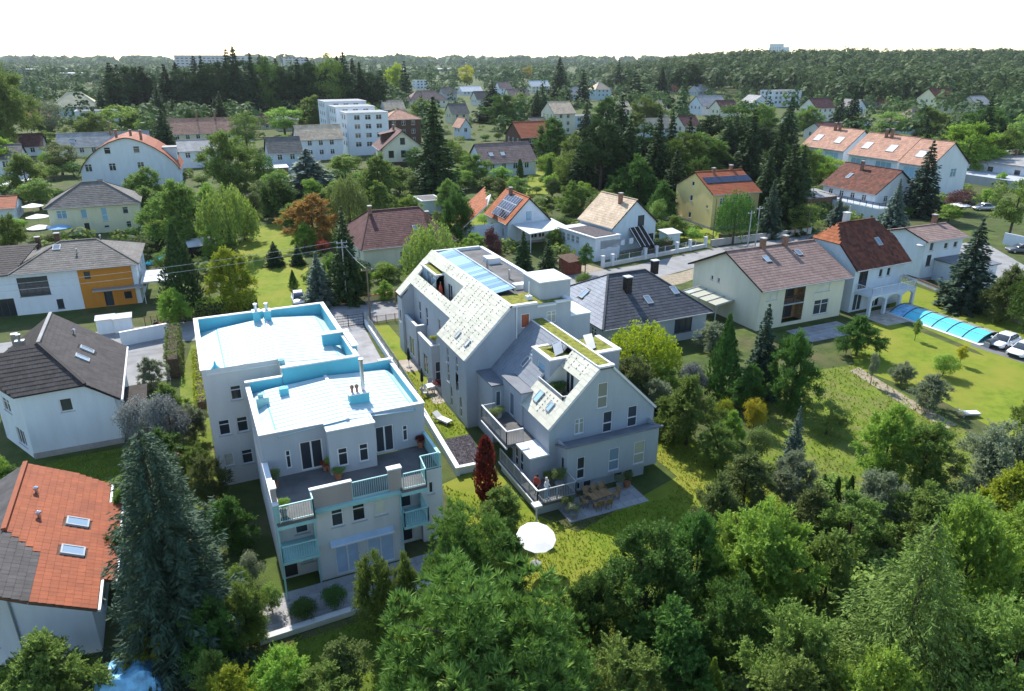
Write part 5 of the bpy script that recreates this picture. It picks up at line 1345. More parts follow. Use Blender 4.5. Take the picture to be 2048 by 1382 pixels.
for x in (-4.0, -1.2, 1.6, 4.1):
    MB().box(x-.18, -7.15, 0, x+.18, -6.8, 2.5).build('column', 'plaster_white', r10)
for x0_, x1_ in ((-4.0, -1.2), (-1.2, 1.6), (1.6, 4.1)):
    pts = [(x0_+.18, 2.5)] + [(x0_+.18+(x1_-x0_-.36)*i/8, 2.0+.45*math.sin(math.pi*i/8)) for i in range(9)] + [(x1_-.18, 2.5)]
    b = MB(); n = len(pts)
    b.add([(x, -7.1, z) for x, z in pts] + [(x, -6.85, z) for x, z in pts], [tuple(range(n)), tuple(range(2*n-1, n-1, -1))] + [(i, (i+1) % n, (i+1) % n+n, i+n) for i in range(n)]).build('arch', 'plaster_white', r10)

# white house beside the yard on the right
r11, s11 = house('house', 'small white house with flat brown gable roof beside the paved yard', 98.6, 70.7, -.4, 7.8, 6.8, 6.0, 7.0, wall='plaster_white', tilem='tile_taupe', oh=.6, wins=D(f=[(1.0, 4.4, .8, 1.2, D()), (4.0, 4.4, .8, .9, D()), (6.0, 4.4, .8, .9, D()), (.9, 2.2, .9, 1.6, D(frame='timber_brown'))], l=[(3, 1.2, 1, 1.2, D())]), chim=[(2.4, .6, 6.6, 8.4)])
boxwalls(r11, -1.2, -8.4, 5.2, -3.42, 0, 2.9, 'plaster_white', f=[(3.4, .1, 2.2, 2.1, D(name='door', glass='trim_grey', sill=False))], name='garage_wall')
MB().slab([(-1.5, -8.7, 3.0), (5.5, -8.7, 3.0), (5.5, -3.44, 3.25), (-1.5, -3.44, 3.25)], .15).build('garage_roof', 'lead_sheet', r11)
MB().lathe([(.05, 5.2), (.5, 5.35), (.45, 5.4)], -4.4, -3.0, 14).build('satellite_dish', 'trim_white', r11)

# yellow house with solar collectors
r12, s12 = house('house', 'yellow plastered house with red roof and dark collectors among the conifers', 94.9, 112.9, -4.6, 10.2, 12.6, 6.5, 9.6, wall='plaster_yellow', tilem='tile_red', oh=.35, wins=D(l=[(5.3, 7.1, .85, .8, D()), (5.0, 4.2, .95, 1.1, D()), (5.0, .9, .9, 1.1, D()), (10.6, 3.7, .6, .6, D())], f=autow(10, 6.5)), chim=[(-1.6, -.6, 8.4, 10.4), (3.0, .4, 8.6, 10.6)])
sl, o = s12['f']
pm = MB().box(0, 0, .05, 1.65, 1.9, .11).mesh('solar_panel')
for i in range(6):
    q = link('solar_panel', pm, 'solar', o); q.matrix_local = sl.M(.5 + i*1.7, 3.5, .03)

# rust-roofed house with terrace
r13, s13 = house('house', 'white house with rust-brown roof and dark terrace fence in front of the row houses', 134.0, 110.8, 0, 12.0, 13.6, 4.5, 8.5, axis='y', wall='plaster_white', tilem='tile_rust', oh=.6, wins=D(f=autow(12, 4.5), l=autow(13, 4.5)), sky=[('b', 4.0, 3.2, .9, 1.6)], chim=[(1.5, 1.4, 7, 9.6)])
boxwalls(r13, -11, 6.2, 6, 9.6, 0, 2.3, 'plaster_white', name='terrace_wall'); railing(r13, [(-11, 9.6), (6, 9.6)], 2.3, 1.1, 'timber_dark', step=.15); railing(r13, [(-11, 6.3), (-11, 9.6)], 2.3, 1.1, 'timber_dark', step=.15)

# row of three stepped houses
for i, (x, y, L) in enumerate(((167.0, 150.0, 14.6), (163.4, 130.5, 14.6), (161.6, 117.2, 8.2))):
    rw, sw = house('row_house', ['farthest of the three row houses with pink tiled roofs', 'middle one of the three row houses with pink tiled roofs', 'nearest row house with pink tiled roof and white end gable'][i], x, y, 0, 12.6, L, 7.2, 12.0, axis='y', wall='plaster_white', tilem='tile_pink', oh=.4, tile=(.6, .6),
        wins=D(l=[(L-6.3, 3.9, 4.6, 2.5, D(style='three', glass='glass_blue')), (.9, 3.9, 4.6, 2.5, D(style='three', glass='glass_blue'))] if i < 2 else [(1.2, 3.9, 4.6, 2.5, D(style='three', glass='glass_blue'))], f=[(7.0, 4.3, 1.9, 1.9, D(style='two', glass='glass_blue'))] if i == 2 else ()),
        sky=[('b', 2.2, 2.6, 2.2, 2.4), ('b', 9.4, 2.6, 2.2, 2.4)] if i < 2 else [('b', 2.6, 2.4, 2.2, 2.2)], sm='flat_white', chim=[(.0, .9, 11, 13.6), (1.6, .9, 11, 13.4)] if i < 2 else ())
    rw['group'] = 'row houses with pink roofs'
    MB().box(-L/2-.2, -6.5, 6, -L/2-.02, -6.3, 7).build('party_wall', 'plaster_white', rw)

# long white building at the right edge
r15 = thing('house', 'long low white building with pale grey flat-pitched roof at the right edge', 'building', (208, 122, 0))
boxwalls(r15, -14.5, -16, 20, 8, 0, 4.6, 'plaster_white', l=[(5, 2.2, 1.6, 1.4, D()), (12, 2.2, 1.6, 1.4, D()), (18, 2.2, 1.6, 1.4, D())], f=autow(34, 4.6, 5))
slope(r15, [(-15.4, 9, 4.75), (-15.4, -17, 4.75), (3, -17, 6.3), (3, 9, 6.3)], 'tile_grey', .25, fascia='flat_white'); slope(r15, [(21, -17, 4.75), (21, 9, 4.75), (3, 9, 6.3), (3, -17, 6.3)], 'tile_grey', .25, fascia='flat_white')
boxwalls(r15, -24, -20, -14.52, 6, 0, 2.2, 'plaster_grey', name='annex_wall')
for a in (-10, -2): chimney(r15, a+6, 3, 5.4, 7.2)

# orange roof with photovoltaic panels
r16, s16 = house('house', 'white house with orange roof and blue photovoltaic panels', 53.9, 116.5, -1.2, 7.8, 9.8, 3.9, 7.7, axis='y', wall='plaster_white', tilem='tile_orange', oh=.45, tile=(.4, .42), wins=D(f=[(3.3, 3.9, 1.15, 1.7, D(style='one', glass='glass_blue')), (4.3, .8, 1.25, 1.5, D(style='two')), (5.8, .8, 1.2, 1.5, D(style='two'))], l=[(2.0, 1.0, 1.4, 1.5, D(style='three')), (6.5, 1.0, 1.4, 1.5, D(style='two'))]), chim=[(1.6, .6, 7.0, 8.6)])
sl, o = s16['b']
pm = MB().box(0, 0, .05, .98, 1.55, .10).mesh('solar_panel'); fm_ = MB().box(0, 0, .06, .98, .05, .115).box(0, 1.5, .06, .98, 1.55, .115).box(0, .05, .06, .04, 1.5, .115).box(.94, .05, .06, .98, 1.5, .115).mesh('panel_frame')
for i in range(6):
    for j in range(3):
        q = link('solar_panel', pm, 'solar', o); q.matrix_local = sl.M(2.6 + i*1.02, .7 + j*1.6, .03); link('panel_frame', fm_, 'solar_frame', q)
rw2 = Walls(r16, 'plaster_white', 'wing_wall'); rw2.rect(4.0, 10.5, 0, 180, 6.5, 3.4); rw2.rect(-2.5, 10.5, 0, 270, 6.6, 3.4); rw2.done()
slope(r16, [(4.2, 11.2, 3.3), (-2.8, 11.2, 3.3), (-2.8, 6.8, 6.8), (4.2, 3.4, 7.2)], 'tile_orange', .16, (.4, .42), fascia='trim_white', seed=161)

# white house with tan roof, low annex and carport
r17, s17 = house('house', 'white house with tan gable roof, long low annex and white carport', 66.5, 103.4, 8, 9.2, 8.7, 4.6, 8.4, axis='y', wall='plaster_lightblue', tilem='tile_tan', oh=.4, wins=D(f=[(5.2, 3.9, 1.4, 2.0, D(style='one', frame='timber_dark')), (7.3, 1.1, 1.6, 1.5, D(style='two', frame='timber_dark'))], r=autow(8.7, 4.6)), chim=[(-1.6, 1.0, 7.0, 9.3)])
boxwalls(r17, -6.2, 4.62, 3.5, 9.6, 0, 3.7, 'plaster_white', f=[(2.2, 2.0, 1.0, 1.3, D(style='grid'))], l=[(1.0, 2.0, 1.3, 1.2, D(style='two')), (3.4, 2.0, 1.0, 1.2, D(style='two')), (5.2, 2.0, .8, .9, D()), (7.0, 2.0, .8, .9, D())], bk=wrow(4, .8, 1.25, 2.0, .95, 1.2, style='grid'), name='annex_wall')
MB().box(-6.4, 4.6, 3.702, 3.7, 9.9, 3.86).build('annex_roof', 'flat_white', r17); MB().box(-5.8, 5.2, 3.862, 1.5, 9.3, 3.93).build('roof_bed', 'gravel', r17)
MB().slab([(3.6, 7.4, 3.5), (3.6, 15.5, 3.3), (10.5, 14.5, 3.6), (10.0, 6.6, 3.8)], .14).build('carport_roof', 'flat_white', r17)
for a, b_ in ((3.8, 15), (10, 14), (3.9, 10)): MB().box(a, b_, 0, a+.12, b_+.12, 3.3).build('carport_post', 'trim_white', r17)
MB().slab([(-7.4, -1.8, 1.5), (-7.4, 1.2, 1.5), (-4.4, 1.2, 4.1), (-4.4, -1.8, 4.1)], .1).build('stair_canopy', 'timber_dark', r17)
for i in range(4): MB().bar((-7.4, -1.7+i*.95, 1.56), (-4.4, -1.7+i*.95, 4.16), .08, .08).build('canopy_rafter', 'trim_white', r17)

# maroon roof
r18, s18 = house('house', 'low cream house with maroon tiled roof left of the willow', 30.4, 112.4, 1, 14.2, 14.0, 3.6, 7.5, roof='hip', hip=3.0, wall='plaster_cream', tilem='tile_maroon', tile=(.4, .42), wins=D(f=[(5.6, 1.2, 1.3, 1.3, D(style='two')), (9, 1.2, 1.3, 1.3, D(style='two'))], l=autow(14, 3.6)), chim=[(-4.0, -.4, 6.4, 8.5), (4.4, -3.0, 5.0, 7.4)], sky=[('f', 9.2, 3.1, .8, 1.1)])

# brown gabled cream house in the middle distance
r19, s19 = house('house', 'cream gabled house with wide brown roof and timber veranda', 59.4, 210.5, -6, 11.2, 13, 6.6, 10.9, axis='y', wall='plaster_cream', tilem='tile_maroon', oh=1.0, wins=D(f=[(5.0, 7.3, 1.4, 1.8, D(frame='timber_brown')), (1.6, 3.8, 1.5, 1.9, D(frame='timber_brown')), (5.1, 3.8, 1.4, 1.9, D(frame='timber_brown')), (8.2, 3.8, 1.5, 1.9, D(frame='timber_brown'))], l=autow(13, 6.6, frame='timber_brown')), chim=[(1, 1, 9.5, 12)])
MB().box(-7.4, -5.6, 0, -6.56, 5.6, 2.6).build('veranda', 'timber_brown', r19)
dn = boxwalls(r19, -1, 1.6, 2.2, 4.8, 7.6, 9.8, 'timber_brown', name='dormer'); slope(dn, [(-1.6, 5.4, 9.7), (-1.6, 1.0, 10.6), (2.8, 1.0, 10.6), (2.8, 5.4, 9.7)], 'tile_maroon', .15)

def fh(label, x, y, L, he, hr, W, ang=0.0, axis='x', roof='gable', name='house', cat='house', **k):
    f = Vector((-math.sin(R(ang)), math.cos(R(ang)), 0))*(W/2)
    he = max(he, 2.6); hr = min(hr, he + .40*W)
    if 'wins' not in k: k['wins'] = D(f=autow(L, he, 3.4, 1.3, 1.5), l=autow(W, he, 3.4, 1.3, 1.5), r=autow(W, he, 3.4, 1.3, 1.5))
    k.setdefault('tile', (.7, .6)); k.setdefault('plinth', False)
    return house(name, label, x+f.x, y+f.y, ang, L, W, he, max(hr, he+1.0), axis=axis, roof=roof, **k)
def flat(label, x, y, L, he, hr, W, ang=0.0, wall='plaster_white', roofm='flat_roof', name='house', cat='house', wins=True, edge='flat_white'):
    f = Vector((-math.sin(R(ang)), math.cos(R(ang)), 0))*(W/2)
    r = thing(name, label, cat, (x+f.x, y+f.y, 0), ang)
    he = max(he, 2.4)
    a = autow(L, he, 3.6, 1.9, 1.5) if wins else (); b = autow(W, he, 3.6, 1.9, 1.5) if wins else ()
    boxwalls(r, -L/2, -W/2, L/2, W/2, 0, he, wall, f=a, l=b, r=b, top=False)
    MB().box(-L/2-.15, -W/2-.15, he, L/2+.15, W/2+.15, he+.25).build('roof', edge, r)
    MB().box(-L/2+.3, -W/2+.3, he+.252, L/2-.3, W/2-.3, he+.28).build('roof_bed', roofm, r)
    return r

fh('white house behind dark shrubs at the far left edge', -39.17, 213.38, 10.0, 7.3, 10.1, 9, tilem='tile_stone')
fh('small white house with dull red roof near the left edge', -43.76, 287.49, 9.4, 3.1, 6.5, 9, tilem='tile_maroon')
fh('long house with pale grey roof behind the rounded-roof house', -20.18, 276.8, 26.6, 3.4, 8.1, 9, tilem='tile_grey', wall='plaster_cream', sky=[('f', 4, 2, 1.2, 1.5)], chim=[(2, -1, 6, 10.5)])
fh('cream house with long pink tiled roof left of the conifer belt', 10.39, 289.45, 21.7, 5.1, 10.5, 11, tilem='tile_pink', wall='plaster_lemon', chim=[(-1, -1, 8, 12.5), (5, -1, 8, 12.5)])
fh('white house with pale monopitch roof behind the tall round tree', 6.94, 235.15, 11.3, 4.9, 7.3, 9, tilem='tile_grey')
fh('tall building with big sand-yellow roof at the upper left', -42.49, 448.62, 21.8, 6.8, 16.7, 16, tilem='shed_yellow', wall='plaster_lightblue', roof='hip', cat='building', tile=None)
flat('low modern white house with dark windows below the yellow roof', -28.82, 386.73, 17.4, 7.6, 7.3, 12)
fh('house with dark brown roof in front of the conifer belt', 40.05, 355.49, 13.4, 1.6, 8.9, 10, tilem='tile_maroon', wall='plaster_cream')
fh('white house with grey-brown roof and glazed veranda', 28.28, 214.54, 8.9, 5.5, 9.4, 9, tilem='tile_stone', wall='plaster_lightblue')
fh('white house with pale pink roof beside the glazed veranda', 42.22, 237.54, 13.8, 6.5, 10.2, 9, tilem='tile_tan', wall='plaster_white')
flat('rearmost white block of the stepped modern terrace', 59.29, 276.04, 14.8, 15.1, 14.8, 14, roofm='lead_sheet')
flat('middle white block of the stepped modern terrace', 59.45, 262.15, 13.6, 14, 13.7, 12, roofm='lead_sheet')
flat('front white block of the stepped modern terrace', 59.11, 243.71, 13.5, 13.2, 12.9, 11, roofm='lead_sheet')
fh('brown timber-clad house with pink hip roof', 73.53, 252.5, 12.3, 10.3, 12.9, 11, tilem='tile_pink', wall='timber_brown', roof='hip')
fh('white house with wide brown roof and two bright roof windows', 82.31, 182.93, 15.7, 3.9, 8.1, 11, tilem='tile_taupe', wall='plaster_white', sky=[('f', 3.0, 2.6, 1.3, 1.5), ('f', 6.4, 2.6, 1.3, 1.5)], sm='flat_white')
fh('house with red-brown roof and dark timber front', 104.89, 209.11, 13.8, 7.2, 11.1, 12, tilem='tile_red', wall='timber_brown')
fh('cream house with tan roof in the middle distance', 151.14, 279.82, 10.0, 8.4, 12.6, 12, tilem='tile_tan', wall='plaster_cream')
flat('pale blue flat-roofed annex beside the tan roof', 169.56, 296.74, 8.4, 5.5, 5.2, 8, wall='plaster_lightblue')
fh('tiny white house with pink roof left of the brown roof', 106.13, 278.06, 4.3, 4.7, 7.6, 8, tilem='tile_pink', axis='y')
fh('cream house with grey-brown roof behind the tall spruce', 128.86, 344.28, 8.8, 5, 9.5, 10, tilem='tile_stone', wall='plaster_lemon')
fh('house with broad stone-grey roof behind the modern terrace', 154.48, 469.88, 25.9, 4.4, 10.3, 14, tilem='tile_taupe', wall='plaster_cream', roof='hip')
fh('small grey house in the trees behind the stone-grey roof', 192.66, 535.2, 10.6, 5.4, 9.8, 10, tilem='tile_stone', wall='plaster_grey')
flat('small white flat-roofed house among distant trees', 241.33, 755.28, 13.5, 8.4, 9.3, 10)
fh('low house with white roof left of the dark conifers', 311.92, 624.35, 18.5, 5.8, 10.3, 12, tilem='flat_white', wall='plaster_cream', tile=None)
fh('blue-grey house with tan hip roof between conifers', 302.79, 500.19, 13.3, 7.7, 12.5, 12, tilem='tile_tan', wall='plaster_lightblue', roof='hip')
fh('white house with pale pink roof right of the conifer group', 240.57, 342.53, 14.9, 4, 9.4, 10, tilem='tile_tan')
fh('white house with pale grey roof behind light green bushes', 279.14, 341.19, 17.0, 5.2, 10.8, 12, tilem='tile_grey')
fh('house with dull red roof half hidden by pines', 187.38, 241.2, 7.6, 5.2, 8.5, 9, tilem='tile_maroon', wall='plaster_cream')
flat('white cubic house before the wood', 367.81, 378.69, 24.0, 10, 9.8, 12)
fh('pale blue house with light roof near the wood', 488.05, 483.76, 25.3, 5.3, 10.7, 12, tilem='tile_grey', wall='plaster_lightblue')
fh('house with orange roof at the edge of the wood', 565.56, 498.47, 21.2, 7, 12.7, 12, tilem='tile_orange', wall='plaster_cream')
fh('low white house left of the orange roof', 547.8, 506.53, 19.7, 5.3, 9.3, 12, tilem='flat_white', tile=None)
fh('house with red roof close to the wood', 536.29, 426.4, 24.1, 5.8, 12, 12, tilem='tile_red', wall='plaster_cream')
fh('tall cream house with rust-red roof below the wood', 407.75, 295.73, 16.8, 8.1, 14.6, 13, tilem='tile_rust', wall='plaster_lemon')
flat('narrow cream house with arched front', 452.43, 389.42, 10.9, 7.9, 8.4, 8, wall='plaster_cream')
fh('white house with black roof in the right-hand village', 324.27, 282.25, 9.1, 6, 9.9, 10, tilem='tile_anthracite', axis='y')
fh('cream house with red-brown roof left of the pointed spruce', 303.23, 284.83, 12.6, 6.4, 10.7, 11, tilem='tile_maroon', wall='plaster_pale')
fh('bungalow with brown hip roof behind the round tree', 290.93, 218.78, 15.9, 4.6, 9.8, 13, tilem='tile_taupe', wall='plaster_lightblue', roof='hip')
fh('low house with rust roof below the black roof', 296.29, 256.19, 12.9, 1.9, 4.1, 9, tilem='tile_pink', wall='plaster_white')
fh('brown-roofed house in front of the yellow-green trees', 560.36, 654.46, 35.4, 4.8, 9.7, 14, tilem='tile_taupe', wall='plaster_cream')
fh('grey-roofed house behind the big conifer', 387.9, 485.39, 17.3, 5.4, 11.9, 12, tilem='slate_grey', wall='plaster_grey')
fh('pale house with brown roof far right of the conifers', 594.1, 595.26, 45.0, 4.6, 9.2, 16, tilem='tile_maroon', wall='plaster_pale')
fh('white house with red roof left of the pointed spruce, half hidden', 480.03, 506.55, 17.5, 3.5, 7.7, 12, tilem='tile_red')
fh('brick-red house corner at the left edge', -33.76, 169.82, 7.0, 2.4, 4.1, 9, tilem='tile_red')
fh('house with rusty roof seen between conifers', 267.78, 602.83, 11.3, 5.5, 13.8, 12, tilem='tile_taupe')
flat('light blue garage behind the maroon roof', 46.71, 142.42, 4.5, 2.6, 2.1, 6, wall='plaster_lightblue', name='garage', cat='garage', wins=False)

for i, (lab, a, kw) in enumerate((
    ('tan-roofed house behind the lime-green tree near the conifer belt', (114.36, 407.72, 11.5, 3.5, 8, 11), D(tilem='tile_tan')),
    ('red-roofed house left of the stone-grey roof', (126.14, 544.18, 13.8, 4.2, 8.8, 11), D(tilem='tile_red', wall='plaster_cream')),
    ('white-roofed low house right of the stone-grey roof', (241.52, 614.74, 18.9, 3, 6.9, 12), D(tilem='flat_white', tile=None)),
    ('grey house with dark roof behind the centre conifers', (195.48, 468.38, 16.4, 4.3, 9, 12), D(tilem='tile_dark', wall='plaster_pale')),
    ('pink-roofed house in the distance right of the tall lone spruce', (172.53, 381.33, 13.6, 3.5, 8, 12), D(tilem='tile_pink')),
    ('cream house with brown roof left of the tallest pointed conifer', (231.48, 496.4, 15.8, 4.2, 9.4, 12), D(tilem='tile_taupe', wall='plaster_cream')),
    ('pale house with grey roof right of the tallest pointed conifer', (284.29, 508.59, 14.6, 4.1, 8.9, 12), D(tilem='tile_grey')),
    ('long blue-grey building behind the tan hip roof', (389.41, 635.7, 37.0, 5.2, 9.6, 14), D(tilem='slate_grey', wall='plaster_lightblue')),
    ('tan-roofed house left of the broad spruce', (222.6, 346.8, 11.8, 3.7, 7.8, 11), D(tilem='tile_tan', wall='plaster_cream')),
    ('white house with red roof behind the broad spruce', (403.21, 541.4, 16.5, 4.7, 9.8, 12), D(tilem='tile_red')),
    ('brown-roofed house left of the dark round tree', (275.27, 322.91, 11.8, 4.2, 8.5, 11), D(tilem='tile_maroon', wall='plaster_cream')),
    ('white gabled house right of the dark round tree', (325.79, 355.99, 13.3, 4.7, 8.8, 11), D(tilem='tile_grey', axis='y')),
    ('cream house with tan roof right of the pointed conifer', (256.56, 251.94, 7.8, 4.2, 7.7, 10), D(tilem='tile_tan', wall='plaster_cream')),
    ('maroon-roofed house behind the row houses on the left', (235.38, 215.32, 10.7, 3.3, 6.1, 10), D(tilem='tile_maroon', wall='plaster_pale')),
    ('white house with pink roof at the foot of the wood', (420.23, 349.33, 12.4, 3.5, 7.3, 11), D(tilem='tile_pink')),
    ('grey-roofed house at the right foot of the wood', (435.7, 292.03, 12.9, 4.6, 8.8, 12), D(tilem='tile_grey', wall='plaster_cream')),
    ('red-roofed house in the far gardens left of the tower-like roof', (-58.35, 438.8, 10.9, 3, 6.6, 12), D(tilem='tile_red', wall='plaster_cream')),
    ('white house between the pink roof and the dark brown roof', (24.69, 301.03, 7.3, 3.6, 6.3, 10), D(tilem='tile_stone')),
    ('grey-roofed house behind the glazed veranda house', (47.82, 341.44, 9.6, 2.8, 5.9, 10), D(tilem='tile_grey', wall='plaster_pale')),
    ('white-roofed workshop in the upper left gardens', (-18.52, 548.35, 21.3, 3.5, 5.7, 14), D(tilem='flat_white', tile=None)),
    ('tan-roofed house behind the conifer group right of centre', (180.42, 250.72, 11.1, 3.8, 7.1, 10), D(tilem='tile_tan')),
    ('small white house beside the cream house with tan roof', (141.34, 284.26, 8.1, 3.5, 6.3, 9), D(tilem='tile_stone')),
)): fh(lab, *a, **kw)

# far halls and blocks near the horizon
for lab, a, hm in (('long white-roofed hall at the upper left', (-189.45, 1567.55, 84.3, 11, 10.6, 60), 'flat_white'), ('long white-roofed hall with dark front near the left horizon', (-97.39, 1317.23, 113.8, 8.1, 7.6, 60), 'flat_white'), ('white-roofed hall behind the tall conifers', (21.57, 1263.27, 54.4, 7.4, 6.9, 50), 'flat_white'),
                   ('long pale hall near the horizon left of centre', (552.83, 1711.28, 208.9, 4.8, 4.3, 80), 'flat_white'), ('white hall right of the yellow tree on the horizon', (522.44, 1244.63, 47.9, 7.8, 7.4, 50), 'flat_white'), ('pale hall near the horizon right of centre', (815.04, 1197.3, 106.3, 6.5, 6, 60), 'flat_white')):
    flat(lab, *a, wall='lead_sheet', roofm='flat_white', name='industrial_hall', cat='hall', wins=False)
for i, (x, y, L, h) in enumerate(((120, 2050, 170, 34), (330, 2120, 60, 30))):
    b = thing('apartment_block', ['long grey slab block on the left horizon', 'short grey slab block on the left horizon'][i], 'apartment block', (x, y, 0))
    boxwalls(b, -L/2, -8, L/2, 8, 0, h, 'plaster_grey', f=[(4+j*10, 3+k*6, 6, 2.6, D(sill=False)) for j in range(int(L/10)-1) for k in range(5)])
    MB().box(-L/2-1, -9, h, L/2+1, 9, h+1).build('roof', 'flat_roof', b)
b = thing('tower_block', 'pale blue tower block on the right horizon beyond the wood', 'tower block', (2110, 2240, 0), -45)
boxwalls(b, -38, -12, 12, 12, 0, 76, 'plaster_lightblue', f=[(3+j*8, 40+k*7, 5, 3, D(sill=False)) for j in range(5) for k in range(4)]); boxwalls(b, 12.1, -12, 32, 12, 0, 66, 'plaster_lightblue')
MB().box(-38.5, -12.5, 76, 12.5, 12.5, 77).build('roof', 'flat_white', b)

